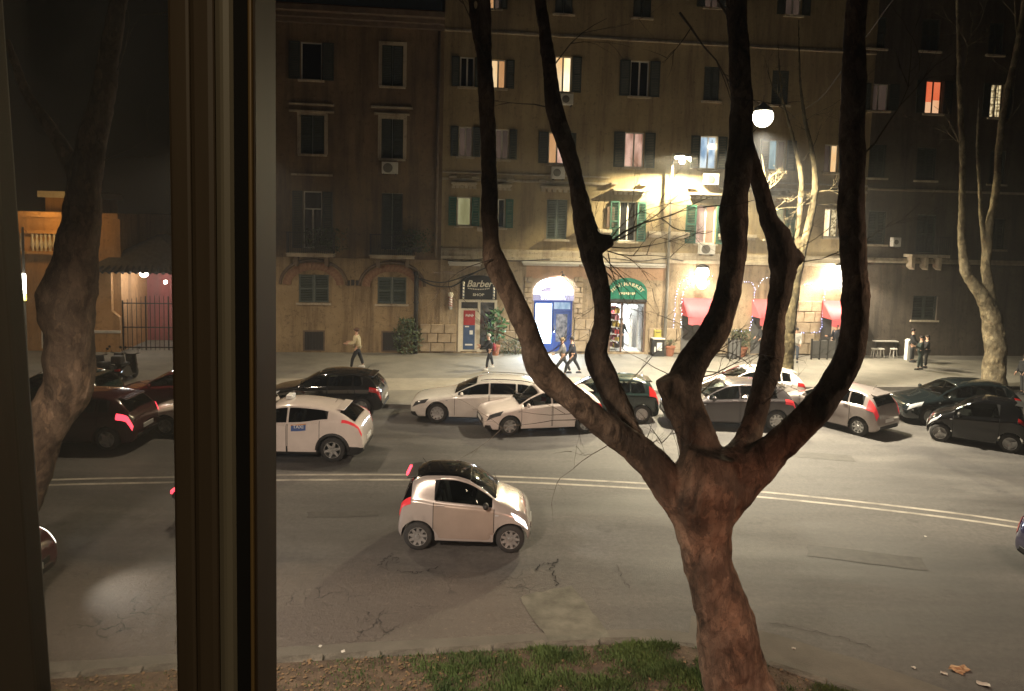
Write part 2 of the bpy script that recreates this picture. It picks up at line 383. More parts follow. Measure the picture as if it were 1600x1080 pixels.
# pavement of the far side
g = MB()
top = [(x, y + .3) for x, y in FK]
far = [fw(80, 0), fw(-80, 0)]
pts = top + [(p.x - FNRM.x * 6, p.y - FNRM.y * 6) for p in far]
g.plate(pts, -.02, .14); structure(g, 'pavement', MT['pavement'])
g = MB()
for i in range(len(FK) - 1):
    a, b = Vector((*FK[i], 0)), Vector((*FK[i + 1], 0))
    g.add([a + Vector((0, 0, -.02)), b + Vector((0, 0, -.02)), b + Vector((0, 0, .145)), a + Vector((0, 0, .145)),
           a + Vector((0, .32, .145)), b + Vector((0, .32, .145))], [(0, 1, 2, 3), (3, 2, 5, 4)])
structure(g, 'kerb', MT['kerb'])
# pale paving strip along the pavement
g = MB()
a0, a1, a2, a3 = gnd(300, 592, .144), gnd(1010, 590, .144), gnd(1010, 607, .144), gnd(300, 612, .144)
g.add([a0, a1, a2, a3], [(0, 1, 2, 3)]); structure(g, 'pavement_strip', MT['stripe'])

# double white line
cl = [gnd(x, y) for x, y in ((-60, 762), (85, 754), (260, 750), (434, 746.5), (640, 746), (790, 749), (980, 758), (1180, 772), (1400, 795), (1600, 822))]
d = (cl[-1] - cl[-2]); cl += [cl[-1] + d * 1.0 + Vector((0, -.5, 0)), cl[-1] + d * 2.2 + Vector((0, -1.9, 0))]
cl = [cl[0] + (cl[0] - cl[1]) * 3] + cl
def spline(P, n=8):
    P = [Vector(p) for p in P]; out = []
    for i in range(len(P) - 1):
        p0, p1, p2, p3 = P[max(i - 1, 0)], P[i], P[i + 1], P[min(i + 2, len(P) - 1)]
        for k in range(n):
            s = k / n
            out.append(.5 * ((2 * p1) + (p2 - p0) * s + (2 * p0 - 5 * p1 + 4 * p2 - p3) * s * s + (3 * p1 - p0 - 3 * p2 + p3) * s ** 3))
    out.append(P[-1]); return out
cl = spline(cl, 6)
def ribbon(P, off, wid, z):
    g = MB(); vs = []
    for i, p in enumerate(P):
        t = (P[min(i + 1, len(P) - 1)] - P[max(i - 1, 0)]); n = Vector((-t.y, t.x, 0)).normalized()
        a, b = p + n * (off - wid / 2), p + n * (off + wid / 2)
        vs += [(a.x, a.y, z), (b.x, b.y, z)]
    g.add(vs, [(2 * i, 2 * i + 2, 2 * i + 3, 2 * i + 1) for i in range(len(P) - 1)]); return g
structure(ribbon(cl, .19, .12, .004), 'road_marking', MT['paint'])
structure(ribbon(cl, -.19, .12, .004), 'road_marking', MT['paint'])
# concrete patch let into the near lane, and long cracks beside it
q = [gnd(*p, .009) for p in ((811, 933), (840, 925), (893, 915), (925, 955), (957, 999), (905, 1004), (862, 1009), (835, 968), (811, 933))]
q = [a.lerp(b, k / 9) + Vector((rnd.uniform(-.022, .022), rnd.uniform(-.022, .022), 0)) for a, b in zip(q[:-1], q[1:]) for k in range(9)]
g = MB(); g.add(q, [tuple(range(len(q)))]); structure(g, 'road_patch', MT['patch'])
def crack(px, wid):
    P = spline([gnd(x, y) for x, y in px], 9)
    P = [p + Vector((rnd.uniform(-.05, .05), rnd.uniform(-.05, .05), 0)) for p in P]
    g = MB(); vs = []
    for i, p in enumerate(P):
        t = (P[min(i + 1, len(P) - 1)] - P[max(i - 1, 0)]); n = Vector((-t.y, t.x, 0)).normalized()
        ww = wid * rnd.uniform(.12, .75); a, b = p - n * ww, p + n * ww
        vs += [(a.x, a.y, .014), (b.x, b.y, .014)]
    g.add(vs, [(2 * i, 2 * i + 2, 2 * i + 3, 2 * i + 1) for i in range(len(P) - 1)]); structure(g, 'road_crack', MT['crack'])
crack([(872, 916), (866, 900), (862, 890), (866, 880)], .018)
crack([(836, 893), (850, 882), (866, 881), (872, 876)], .022)
crack([(592, 884), (604, 874), (614, 867)], .02); crack([(604, 885), (618, 872), (622, 880)], .014)
crack([(624, 892), (648, 896), (668, 893), (684, 886)], .02)
crack([(957, 1001), (930, 1006), (890, 1010)], .014)
crack([(1200, 974), (1250, 984), (1310, 996), (1360, 1012)], .011)
crack([(960, 880), (972, 902), (984, 920)], .01)

def repair(px, name):
    q = [gnd(*p, .006) for p in px]; q = [a.lerp(b, k / 6) + Vector((rnd.uniform(-.02, .02), rnd.uniform(-.02, .02), 0)) for a, b in zip(q, q[1:] + q[:1]) for k in range(6)]
    g = MB(); g.add(q, [tuple(range(len(q)))]); structure(g, name, MT['newtar'])
repair([(1260, 850), (1440, 872), (1452, 893), (1262, 868)], 'tar_repair'); repair([(480, 800), (590, 798), (592, 806), (480, 809)], 'tar_repair'); repair([(1180, 700), (1330, 712), (1338, 722), (1182, 709)], 'tar_repair')
# near island: kerb stones round bare soil and grass
IK = [Vector((x, y, 0)) for x, y in ((-22, 7.6), (-13, 9.0), (-8.5, 9.6), (-6.34, 9.88), (-3.32, 10.38), (-1.41, 10.66), (1.15, 11.02), (2.2, 11.14), (2.9, 11.1), (3.96, 10.66), (4.51, 10.3), (5.08, 9.98), (5.9, 9.3), (6.5, 8.3), (6.9, 7.0), (7.0, 4.0))]
IKS = spline(IK, 8)
pts = [(p.x, p.y) for p in IKS] + [(-22, 4.0)]
g = MB(); g.plate(pts, -.02, .10); structure(g, 'island_soil', MT['soil'])
kerb = tag(bpy.data.objects.new('island_kerb', None), kind='structure'); COL.objects.link(kerb)
# gutter apron of pale concrete outside the kerb
def resample(P, step):
    out = [P[0]]; acc = 0
    for a, b in zip(P[:-1], P[1:]):
        L = (b - a).length; d = step - acc
        while d <= L: out.append(a + (b - a) * (d / L)); d += step
        acc = L - (d - step)
    return out
stones = resample(IKS, .85)
for a, b in zip(stones[:-1], stones[1:]):
    t = (b - a).normalized(); n = Vector((-t.y, t.x, 0)); L = (b - a).length
    h = .12 + rnd.uniform(-.03, .01)
    g = MB(); g.box((0, 0, 0), (L - .018, .2, h + .05))
    o = g.build('kerb_stone', MT['kerbdirty'], kerb, bevel=.03)
    c = (a + b) / 2 + n * .1; o.location = (c.x, c.y, h / 2 - .025); o.rotation_euler = (0, 0, math.atan2(t.y, t.x) + rnd.uniform(-.03, .03))
g = ribbon([p for p in IKS if p.x > -22], .40, .36, .004); structure(g, 'gutter', MT['gutter'])
g = ribbon([p for p in IKS if p.x > 2.9 and p.y > 6], .86, .58, .005); structure(g, 'gutter', MT['gutter'])

# grass: real blades, thick green clumps, thin on the bare soil to the left
def inside(x, y):
    n = len(pts); c = False; j = n - 1
    for i in range(n):
        (xi, yi), (xj, yj) = pts[i], pts[j]
        if (yi > y) != (yj > y) and x < (xj - xi) * (y - yi) / (yj - yi) + xi: c = not c
        j = i
    return c
def grass_blades(cnt, test, hmin, hmax, name, mat, seed):
    r_ = random.Random(seed); vs = []; fs = []; k = 0; tries = 0
    while k < cnt and tries < cnt * 12:
        tries += 1
        x, y = r_.uniform(-8, 6.4), r_.uniform(8.3, 11.2)
        if not inside(x, y): continue
        d = test(x, y)
        if r_.random() > d: continue
        h = r_.uniform(hmin, hmax) * (.5 + .7 * d); a = r_.uniform(0, 2 * PI); wd = r_.uniform(.004, .008)
        dx, dy = math.cos(a), math.sin(a); ln = r_.uniform(.2, .9) * h
        b = len(vs)
        vs += [(x - dy * wd, y + dx * wd, .095), (x + dy * wd, y - dx * wd, .095), (x + dx * ln * .4 + dy * wd * .7, y + dy * ln * .4 - dx * wd * .7, .1 + h * .6), (x + dx * ln, y + dy * ln, .1 + h)]
        fs += [(b, b + 1, b + 2), (b, b + 2, b + 3)]; k += 1
    me = bpy.data.meshes.new(name); me.from_pydata(vs, [], fs); me.materials.append(mat)
    return link(bpy.data.objects.new(name, me))
def gd(x, y):
    n = mnoise.noise(Vector((x * 1.1, y * 1.8, 3))) * .9 + mnoise.noise(Vector((x * 4, y * 5, 9))) * .55
    e = 1 / (1 + math.exp(-(x + 1.4 + (y - 10.2) * .5) * 2.2))
    return max(.015, min(1, (n + .5) * e + .06 * n))
o = grass_blades(60000, gd, .03, .095, 'grass', MT['grass'], 3); tag(o, 'short green grass growing in clumps on the kerbed island', 'grass', kind='stuff')
vs = []; fs = []
for i in range(5200):
    x, y = rnd.uniform(-8, 6.4), rnd.uniform(8.4, 11.1)
    if not inside(x, y) or rnd.random() > (.9 if x < -.8 else .28): continue
    r_ = rnd.uniform(.012, .04); a = rnd.uniform(0, 2 * PI); z = .105 + rnd.uniform(0, .02)
    b = len(vs)
    for k in range(5):
        t = a + 2 * PI * k / 5; q_ = r_ * rnd.uniform(.4, 1.1)
        vs.append((x + math.cos(t) * q_, y + math.sin(t) * q_, z + rnd.uniform(-.006, .018)))
    fs.append((b, b + 1, b + 2, b + 3, b + 4))
me = bpy.data.meshes.new('leaf_litter'); me.from_pydata(vs, [], fs); me.materials.append(MT['deadleaf'])
tag(link(bpy.data.objects.new('leaf_litter', me)), 'dry brown leaf litter lying on the bare soil of the island', 'leaf litter', kind='stuff')
# ================================================================== BUILDINGS
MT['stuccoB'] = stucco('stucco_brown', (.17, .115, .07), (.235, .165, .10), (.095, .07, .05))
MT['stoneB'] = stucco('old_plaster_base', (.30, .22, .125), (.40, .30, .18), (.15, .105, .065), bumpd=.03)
MT['stuccoC'] = stucco('stucco_ochre', (.29, .225, .13), (.365, .285, .165), (.19, .14, .09))
MT['stoneC'] = stucco('rough_stone_base', (.30, .23, .15), (.42, .33, .22), (.14, .11, .075), bumpd=.04)
MT['plasterC'] = stucco('salmon_plaster', (.38, .235, .145), (.44, .285, .18), (.28, .185, .12))
MT['stuccoD'] = stucco('stucco_grey_brown', (.095, .077, .06), (.135, .11, .085), (.06, .05, .04))
MT['stuccoV'] = stucco('stucco_orange', (.42, .24, .11), (.50, .30, .15), (.28, .17, .09))
MT['trim'] = stucco('travertine_trim', (.42, .36, .27), (.52, .45, .34), (.28, .22, .16))
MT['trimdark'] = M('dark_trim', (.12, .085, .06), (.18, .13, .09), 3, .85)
MT['brick'] = M('brick_brown', (.20, .10, .06), (.33, .20, .125), 5, .9, bump=.02, bscale=30)
MT['block'] = M('tufa_block', (.27, .205, .13), (.43, .34, .235), 2.2, .9, bump=.035, bscale=18)
MT['rooftile'] = M('roof_tile', (.16, .07, .04), (.26, .12, .07), 8, .85, bump=.02, bscale=30)
MT['wframe'] = M('white_window_frame', (.66, .64, .59), (.56, .54, .49), 6, .5)
MT['bframe'] = M('brown_window_frame', (.11, .07, .05), (.16, .10, .07), 6, .5)
MT['shgreen'] = M('green_shutter', (.020, .085, .058), (.03, .115, .08), 5, .55)
MT['shgrey'] = M('grey_green_shutter', (.075, .10, .09), (.10, .125, .115), 5, .6)
MT['shdark'] = M('dark_shutter', (.028, .035, .028), (.045, .05, .04), 5, .6)
MT['iron'] = M('wrought_iron', (.02, .019, .018), (.035, .03, .027), 12, .6)
MT['marble'] = M('pale_marble', (.50, .47, .42), (.60, .57, .50), 4, .6)
L_ = {
 'warm':   lit_room('lit_room_warm', (1.0, .58, .24), (1.0, .78, .46), .95),
 'orange': lit_room('lit_room_orange', (.8, .40, .16), (1.0, .55, .25), .62),
 'bright': lit_room('lit_room_bright', (1.0, .66, .30), (1.0, .90, .62), 1.5),
 'pink':   lit_room('lit_room_pink', (.42, .20, .13), (1.0, .62, .47), .75, 2.2),
 'cool':   lit_room('lit_room_cool', (.25, .42, .62), (.75, .9, 1.0), .9, 3.0),
 'teal':   lit_room('lit_room_teal', (.10, .30, .38), (.45, .75, .85), .5, 3.0),
 'red':    lit_room('lit_room_red', (.95, .16, .06), (1.0, .24, .10), .8),
 'peach':  lit_room('lit_room_peach', (1.0, .50, .25), (1.0, .62, .36), .85),
 'yellow': lit_room('lit_room_yellow', (.16, .10, .03), (1.0, .80, .45), .95, 7.0, (1, 1, 1)),
 'dim':    lit_room('lit_room_dim', (.035, .024, .018), (.085, .055, .04), .8),
 'greenish': lit_room('lit_room_green', (.28, .26, .11), (.55, .52, .28), .6),
}
BU = {}
class Building:
    def __init__(s, name, label, cat, u0, u1, z1, wallmat, group=None):
        s.u0, s.u1, s.z1 = u0, u1, z1; s.wm = wallmat
        s.root = thing(name, label, cat, fw(u0, 0.0), FTH, group); s.holes = []
    def lx(s, u): return u - s.u0
    def wall(s, z0=0.14, z1=None, part='wall', mat=None, off=0.0, u0=None, u1=None, depth=.28, side=True):
        z1 = z1 or s.z1; u0 = s.u0 if u0 is None else u0; u1 = s.u1 if u1 is None else u1
        H = [h for h in s.holes if h[0] < u1 and h[1] > u0 and h[2] < z1 and h[3] > z0]
        H = [(max(a, u0), min(b, u1), max(c, z0), min(d, z1)) for a, b, c, d in H]
        us = sorted({u0, u1, *[h[0] for h in H], *[h[1] for h in H]}); zs = sorted({z0, z1, *[h[2] for h in H], *[h[3] for h in H]})
        g = MB(); y = -off
        for i in range(len(us) - 1):
            for j in range(len(zs) - 1):
                mu, mz = (us[i] + us[i + 1]) / 2, (zs[j] + zs[j + 1]) / 2
                if any(a < mu < b and c < mz < d for a, b, c, d in H): continue
                a, b = s.lx(us[i]), s.lx(us[i + 1])
                g.add([(a, y, zs[j]), (b, y, zs[j]), (b, y, zs[j + 1]), (a, y, zs[j + 1])], [(0, 1, 2, 3)])
        for a, b, c, d in H:
            a, b = s.lx(a), s.lx(b); e = depth
            g.add([(a, y, c), (a, e, c), (a, e, d), (a, y, d)], [(0, 1, 2, 3)])
            g.add([(b, y, c), (b, e, c), (b, e, d), (b, y, d)], [(3, 2, 1, 0)])
            g.add([(a, y, d), (b, y, d), (b, e, d), (a, e, d)], [(0, 1, 2, 3)])
            g.add([(a, y, c), (b, y, c), (b, e, c), (a, e, c)], [(3, 2, 1, 0)])
        if side:
            for u in (s.lx(u0), s.lx(u1)):
                g.add([(u, y, z0), (u, 9, z0), (u, 9, z1), (u, y, z1)], [(0, 1, 2, 3)])
            if off: g.add([(s.lx(u0), y, z1), (s.lx(u1), y, z1), (s.lx(u1), 0, z1), (s.lx(u0), 0, z1)], [(0, 1, 2, 3)])
        return g.build(part, mat or s.wm, s.root, fixn=False)
    def hole(s, r_): s.holes.append(r_); return r_
    def window(s, px, kind='dark', left=None, right=None, frame='wframe', panes=2, closed=None, sill=True, transom=False, surround=False, rect=None):
        u0, u1, z0, z1 = rect or frect(*px)
        if u0 > u1: u0, u1 = u1, u0
        s.hole((u0, u1, z0, z1)); a, b = s.lx(u0), s.lx(u1); cx = (a + b) / 2; W, H = b - a, z1 - z0
        f = MB(); ft = .055; y0, y1 = .10, .17
        fm = MT[frame]
        f.b2((a, y0, z0), (a + ft, y1, z1)); f.b2((b - ft, y0, z0), (b, y1, z1))
        f.b2((a + ft, y0, z0), (b - ft, y1, z0 + ft)); f.b2((a + ft, y0, z1 - ft), (b - ft, y1, z1))
        root = f.build('window', fm, s.root)
        n = panes; inner = (W - 2 * ft)
        zt = z1 - ft
        if transom:
            zt = z0 + H * .68; m = MB(); m.b2((a + ft, y0 + .01, zt), (b - ft, y1 - .01, zt + .06)); m.build('transom', fm, root)
            p = MB(); p.b2((a + ft, .13, zt + .06), (b - ft, .145, z1 - ft)); p.build('pane', MT['winglass'] if kind == 'dark' else L_['dim'], root)
        for i in range(n):
            x0 = a + ft + inner * i / n; x1 = a + ft + inner * (i + 1) / n
            p = MB()
            mt = MT['winglass'] if kind == 'dark' else L_[kind if not isinstance(kind, tuple) else kind[i % len(kind)]]
            if kind == 'red':
                zc = z0 + H * (.36 if i == 0 else .42)
                p.b2((x0, .132, zc), (x1, .147, zt)); p.build('pane', mt, root)
                p = MB(); p.b2((x0, .132, z0 + ft), (x1, .147, zc)); p.build('pane', L_['peach'], root)
            else:
                p.b2((x0, .132, z0 + ft), (x1, .147, zt)); p.build('pane', mt, root)
            if i:
                m = MB(); m.b2((x0 - .04, y0 + .012, z0 + ft), (x0 + .04, y1 - .012, zt)); m.build('mullion', fm, root)
        if kind == 'yellow':
            m = MB()
            for k in range(1, 5): m.b2((a, .06, z0 + H * k / 5 - .012), (b, .085, z0 + H * k / 5 + .012))
            for k in range(1, 3): m.b2((a + W * k / 3 - .012, .065, z0), (a + W * k / 3 + .012, .08, z1))
            m.build('grille', MT['iron'], root)
        if sill:
            m = MB(); m.b2((a - .12, -.14, z0 - .10), (b + .12, .12, z0 - .002)); m.build('sill', MT['trim'], root)
        if surround:
            m = MB(); t_ = .16
            m.b2((a - t_, -.05, z0), (a - .002, .02, z1)); m.b2((b + .002, -.05, z0), (b + t_, .02, z1)); m.b2((a - t_, -.055, z1 + .002), (b + t_, .02, z1 + t_))
            m.build('surround', MT['trim'], root)
        for side, sm in ((-1, left), (1, right)):
            if sm: s.shutter(root, a if side < 0 else b, side, W / 2 + .04, z0, H, MT[sm])
        if closed:
            for side in (-1, 1):
                s.shutter(root, a if side < 0 else b, side, W / 2 - .008, z0 + .01, H - .02, MT[closed], fold=True)
        return root
    def shutter(s, root, x, side, w_, z0, H, mat, fold=False):
        g = MB(); y = -.075 if not fold else .035; t_ = .05
        xa, xb = (x, x + side * w_) if not fold else (x, x - side * w_)
        if not fold: xa, xb = x + side * .03, x + side * (w_ + .03)
        lo, hi = min(xa, xb), max(xa, xb); fr = .07
        g.b2((lo, y, z0), (lo + fr, y + t_, z0 + H)); g.b2((hi - fr, y, z0), (hi, y + t_, z0 + H))
        for zz in (z0, z0 + H * .5 - fr / 2, z0 + H - fr): g.b2((lo + fr, y, zz), (hi - fr, y + t_, zz + fr))
        n = max(6, int(H / .085)); rot = Matrix.Rotation(R(38), 3, 'X')
        for k in range(n):
            zc = z0 + fr + (H - 2 * fr) * (k + .5) / n
            g.box(((lo + hi) / 2, y + t_ / 2, zc), (hi - lo - 2 * fr, .008, .075), rot=rot)
        g.build('shutter', mat, root)
    def band(s, px_y, h, out, name='string_course', mat=None, u0=None, u1=None, at=900):
        z = fp(at, px_y)[1] if px_y is not None else None
        g = MB(); a = s.lx(s.u0 if u0 is None else u0) + .003; b = s.lx(s.u1 if u1 is None else u1) - .003
        g.b2((a, -out, z), (b, .05, z + h * .45)); g.b2((a, -out * .6, z + h * .45 + .001), (b, .05, z + h)); 
        return g.build(name, mat or MT['trim'], s.root)
    def box_part(s, name, px, y0, y1, mat, parent=None, bevel=0.0):
        u0, u1, z0, z1 = frect(*px); g = MB(); g.b2((s.lx(u0), y0, z0), (s.lx(u1), y1, z1))
        return g.build(name, mat, parent or s.root, bevel=bevel)

uL = fp(428, 480)[0]; uBC = fp(690, 330)[0]; uCD = fp(1342, 480)[0]; uB0 = fp(300, 480)[0]
# ------------------------------------------------------------------ brown three-storey building
B = Building('apartment_building', 'brown three-storey building with two bricked arches and heavy dark roof edge', 'building', uB0, uBC, 16.2, MT['stuccoB'])
B.window((470, 66, 503, 125), 'dark', 'shdark', 'shdark', panes=1)
B.window((597, 71, 630, 135), 'dark', closed='shdark', surround=True)
B.window((470, 180, 507, 241), 'dark', closed='shdark', surround=True)
B.window((596, 186, 630, 248), 'dark', closed='shdark', surround=True)
B.window((474, 299, 503, 388), 'dark', 'shdark', 'shdark', panes=2, transom=True, sill=False)
B.window((596, 302, 629, 390), 'dark', closed='shdark', sill=False)
B.window((346, 60, 380, 121), 'dark', 'shdark', 'shdark', panes=1); B.window((344, 176, 380, 238), 'dark', closed='shdark'); B.window((344, 296, 378, 384), 'dark', closed='shdark', sill=False)
B.window((467, 429, 514, 473), 'dark', closed='shgrey', surround=False)
B.window((590, 433, 635, 475), 'dark', closed='shgrey')
B.window((340, 425, 388, 470), 'dark', closed='shgrey')
zg = fp(560, 404)[1]
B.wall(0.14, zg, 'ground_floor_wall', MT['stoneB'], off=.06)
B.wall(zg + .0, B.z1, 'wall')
for px in ((474, 516, 508, 548), (596, 517, 629, 549), (345, 514, 382, 546)):
    u0, u1, z0, z1 = frect(*px); f = MB(); a, b = B.lx(u0), B.lx(u1)
    f.b2((a, -.10, z0), (a + .07, -.058, z1)); f.b2((b - .07, -.10, z0), (b, -.058, z1)); f.b2((a + .07, -.10, z1 - .07), (b - .07, -.058, z1)); f.b2((a + .07, -.10, z0), (b - .07, -.058, z0 + .05))
    w_ = f.build('cellar_hatch', MT['trimdark'], B.root)
    p = MB(); p.b2((a + .07, -.075, z0 + .05), (b - .07, -.06, z1 - .07)); p.build('panel', MT['iron'], w_)
    p = MB()
    for k in range(1, 7): p.b2((a + (b - a) * k / 7 - .012, -.095, z0 + .05), (a + (b - a) * k / 7 + .012, -.076, z1 - .07))
    p.build('grille', MT['iron'], w_)
# brick arches over the ground-floor shutters, every voussoir a brick
for cx, cy in ((490.5, 444), (613, 447), (365, 441)):
    u, z = fp(cx, cy); a_, b_ = 1.33, .93; n = 19
    for k in range(n):
        t = PI * (k + .5) / n; r_ = .17 + rnd.uniform(-.02, .02); y = -.115 - rnd.uniform(0, .03)
        g = MB(); g.box((0, 0, 0), (.19, .12, .36 + rnd.uniform(-.03, .03)))
        o = g.build('brick', MT['brick'], B.root)
        dx, dz = math.cos(t), math.sin(t)
        o.location = (B.lx(u) + dx * (a_ - .1), y + .06, z + dz * (b_ - .06)); ang = math.atan2(dz / b_, dx / a_)
        o.rotation_euler = (0, PI / 2 - ang, 0)
    g = MB()      # dark plaster hood outside the bricks
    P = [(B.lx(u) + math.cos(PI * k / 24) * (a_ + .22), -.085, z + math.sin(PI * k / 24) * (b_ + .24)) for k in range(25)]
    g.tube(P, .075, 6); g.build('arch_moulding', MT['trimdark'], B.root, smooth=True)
for px in ((542, 438, 547, 446), (549, 437, 554, 446), (556, 438, 561, 446)): B.box_part('air_brick', px, -.12, -.058, MT['iron'])
# balconies
for (x0, x1, y) in ((453, 524, 396), (580, 648, 399), (325, 400, 392)):
    u0, u1 = fp(x0, y)[0], fp(x1, y)[0]; z = fp((x0 + x1) / 2, y)[1]
    g = MB(); g.b2((B.lx(u0), -.85, z - .13), (B.lx(u1), -.064, z)); g.b2((B.lx(u0) - .04, -.9, z + .001), (B.lx(u1) + .04, -.064, z + .05)); bal = g.build('balcony', MT['trim'], B.root)
    g = MB(); n = 22; a, b = B.lx(u0), B.lx(u1)
    for k in range(n + 1): g.b2((a + (b - a) * k / n - .01, -.87, z + .05), (a + (b - a) * k / n + .01, -.85, z + .98))
    for yy in (-.87, ): g.b2((a - .02, -.885, z + .98), (b + .02, -.835, z + 1.02))
    for xx in (a, b):
        for k in range(1, 6): g.b2((xx - .01, -.85 + k * .13, z + .05), (xx + .01, -.83 + k * .13, z + .98))
        g.b2((xx - .02, -.83, z + .98), (xx + .02, -.06, z + 1.02))
    g.build('railing', MT['iron'], bal)
    for xx in (a + .35, b - .35): g = MB(); g.prism([(xx - .09, z - .13), (xx + .09, z - .13), (xx + .09, z - .6), (xx - .09, z - .5)], -.6, -.062); g.build('bracket', MT['trimdark'], bal)
# roof edge with stepped dark cornice
g = MB(); a, b = -.5, B.lx(B.u1) - .02
g.b2((a, -.25, 15.55), (b, -.002, 15.75)); g.b2((a, -.5, 15.75), (b, .2, 15.95)); g.b2((a, -.85, 15.95), (b, .2, 16.2)); g.build('cornice', MT['trimdark'], B.root)
g = MB(); g.prism([(-1.0, 16.21), (9.5, 16.21), (4.5, 17.6)], 0, 1); 
g = MB(); g.add([(a, -1.0, 16.205), (b, -1.0, 16.205), (b, 4.5, 17.7), (a, 4.5, 17.7), (a, 9, 16.2), (b, 9, 16.2)], [(0, 1, 2, 3), (3, 2, 5, 4), (0, 3, 4), (1, 5, 2)]); g.build('roof', MT['rooftile'], B.root)
for x0, x1, y in ((452, 522, 165), (452, 522, 176), (580, 645, 170), (585, 640, 180), (455, 520, 275)):
    u0, u1 = fp(x0, y)[0], fp(x1, y)[0]; z = fp((x0 + x1) / 2, y)[1]
    g = MB(); g.b2((B.lx(u0), -.12, z), (B.lx(u1), .02, z + .09)); g.build('moulding', MT['trim'], B.root)
# gutter pipe
u, z = fp(651, 432); g = MB(); g.tube([(B.lx(u), -.22, .14), (B.lx(u), -.22, z), (B.lx(u) - .05, -.2, z + .25)], .11, 10)
for zz in (1.2, 2.6): g.tube([(B.lx(u), -.22, zz), (B.lx(u), -.22, zz + .08)], .14, 10)
g.build('drainpipe', MT['iron'], B.root, smooth=True)
g = MB(); uu = B.lx(B.u1) - .25; g.tube([(uu, -.1, zg + .1), (uu, -.1, 15.5)], .07, 8); g.build('drainpipe', MT['trimdark'], B.root, smooth=True)

# ------------------------------------------------------------------ ochre five-storey building with the shops
C = Building('apartment_building', 'tall ochre building with green shutters above the barber and the lit shops', 'building', uBC, uCD, 22.5, MT['stuccoC'])
G, K = 'shgreen', 'shdark'
C.window((764, -30, 782, 14), ('orange', 'dim'), K, K); C.window((868, -28, 895, 22), 'dark', closed=K); C.window((990, -26, 1018, 28), 'dark', closed=K); C.window((1102, -20, 1124, 12), 'dim', K, K)
C.window((1228, -10, 1252, 24), 'dim', K, K)
C.window((719, 89, 741, 136), 'dark', K, K); C.window((767, 93, 790, 138), ('warm', 'orange'), K, K); C.window((867, 88, 893, 144), ('warm', 'bright'), K, K); C.window((985, 95, 1014, 151), 'dark', K, K, frame='wframe')
C.window((1100, 104, 1124, 158), 'dark', closed=K); C.window((1206, 110, 1232, 164), 'dark', closed=K)
C.window((717, 198, 738, 245), 'dim', K, K); C.window((774, 202, 795, 249), ('dim', 'dark'[:0] or 'dim'), K, K); C.window((857, 207, 884, 256), ('orange', 'pink'), K, K); C.window((976, 207, 1006, 262), 'pink', K, K)
C.window((1094, 213, 1120, 264), 'cool', K, K); C.window((1202, 219, 1228, 266), ('teal', 'dim'), K, K); C.window((1288, 226, 1310, 270), ('dim', 'warm'), None, K)
C.window((714, 308, 736, 353), 'greenish', G, G, panes=1); C.window((768, 311, 789, 356), 'dark', G, G); C.window((854, 312, 886, 374), 'dark', closed='shgrey')
C.window((968, 315, 994, 377), 'dark', G, G, panes=2); C.window((1088, 321, 1118, 381), ('pink', 'peach'), G, G); C.window((1197, 326, 1226, 374), 'greenish', None, G); C.window((1288, 326, 1310, 371), ('bright', 'yellow'), None, K)
zc = fp(900, 408)[1]
C_SHOPS = {}
for nm, px in (('barber', (716, 468, 776, 549.5)), ('blue', (833, 469, 893, 549.5)), ('green', (951, 472, 1008, 550.5)), ('bay1', (1064, 466, 1116, 551)), ('bay2', (1173, 468, 1222, 553)), ('bay3', (1282, 470, 1334, 553.5))):
    C_SHOPS[nm] = C.hole(frect(*px))
C.wall(0.14, zc, 'ground_floor_wall', MT['stoneC'], off=.07, depth=.3)
C.wall(zc, C.z1, 'wall')
C.band(408, .34, .24); C.band(397, .16, .14); 
for y_, h_, o_b in ((288, .12, .08), (277, .08, .1)): C.band(y_, h_, o_b, u1=fp(952, y_)[0]); C.band(y_, h_, o_b, u0=fp(1130, y_)[0])
C.band(60, .14, .1); 
g = MB(); g.b2((0, -.3, 22.1), (C.lx(C.u1), 0, 22.5)); g.b2((0, -.7, 22.5), (C.lx(C.u1), .3, 22.8)); g.build('cornice', MT['trimdark'], C.root)
g = MB(); g.add([(0, -.8, 22.8), (C.lx(C.u1), -.8, 22.8), (C.lx(C.u1), 4.5, 24.5), (0, 4.5, 24.5), (0, 9, 22.8), (C.lx(C.u1), 9, 22.8)], [(0, 1, 2, 3), (3, 2, 5, 4), (0, 3, 4), (1, 5, 2)]); g.build('roof', MT['rooftile'], C.root)
# salmon plaster panels between the shops, under the string course
for px in ((822, 414, 900, 435), (900, 414, 1038, 437)):
    u0, u1, z0, z1 = frect(*px); g = MB(); g.b2((C.lx(u0), -.085, z0), (C.lx(u1), -.07, z1)); g.build('plaster_panel', MT['plasterC'], C.root)
for x0, x1, y in ((815, 905, 412), (700, 752, 412), (905, 1040, 414)):
    u0, u1 = fp(x0, y)[0], fp(x1, y)[0]; z = fp((x0 + x1) / 2, y)[1]
    g = MB(); g.b2((C.lx(u0), -.34, z), (C.lx(u1), -.072, z + .11)); g.b2((C.lx(u0) + .05, -.25, z - .1), (C.lx(u1) - .05, -.072, z - .001)); g.build('ledge', MT['marble'], C.root)
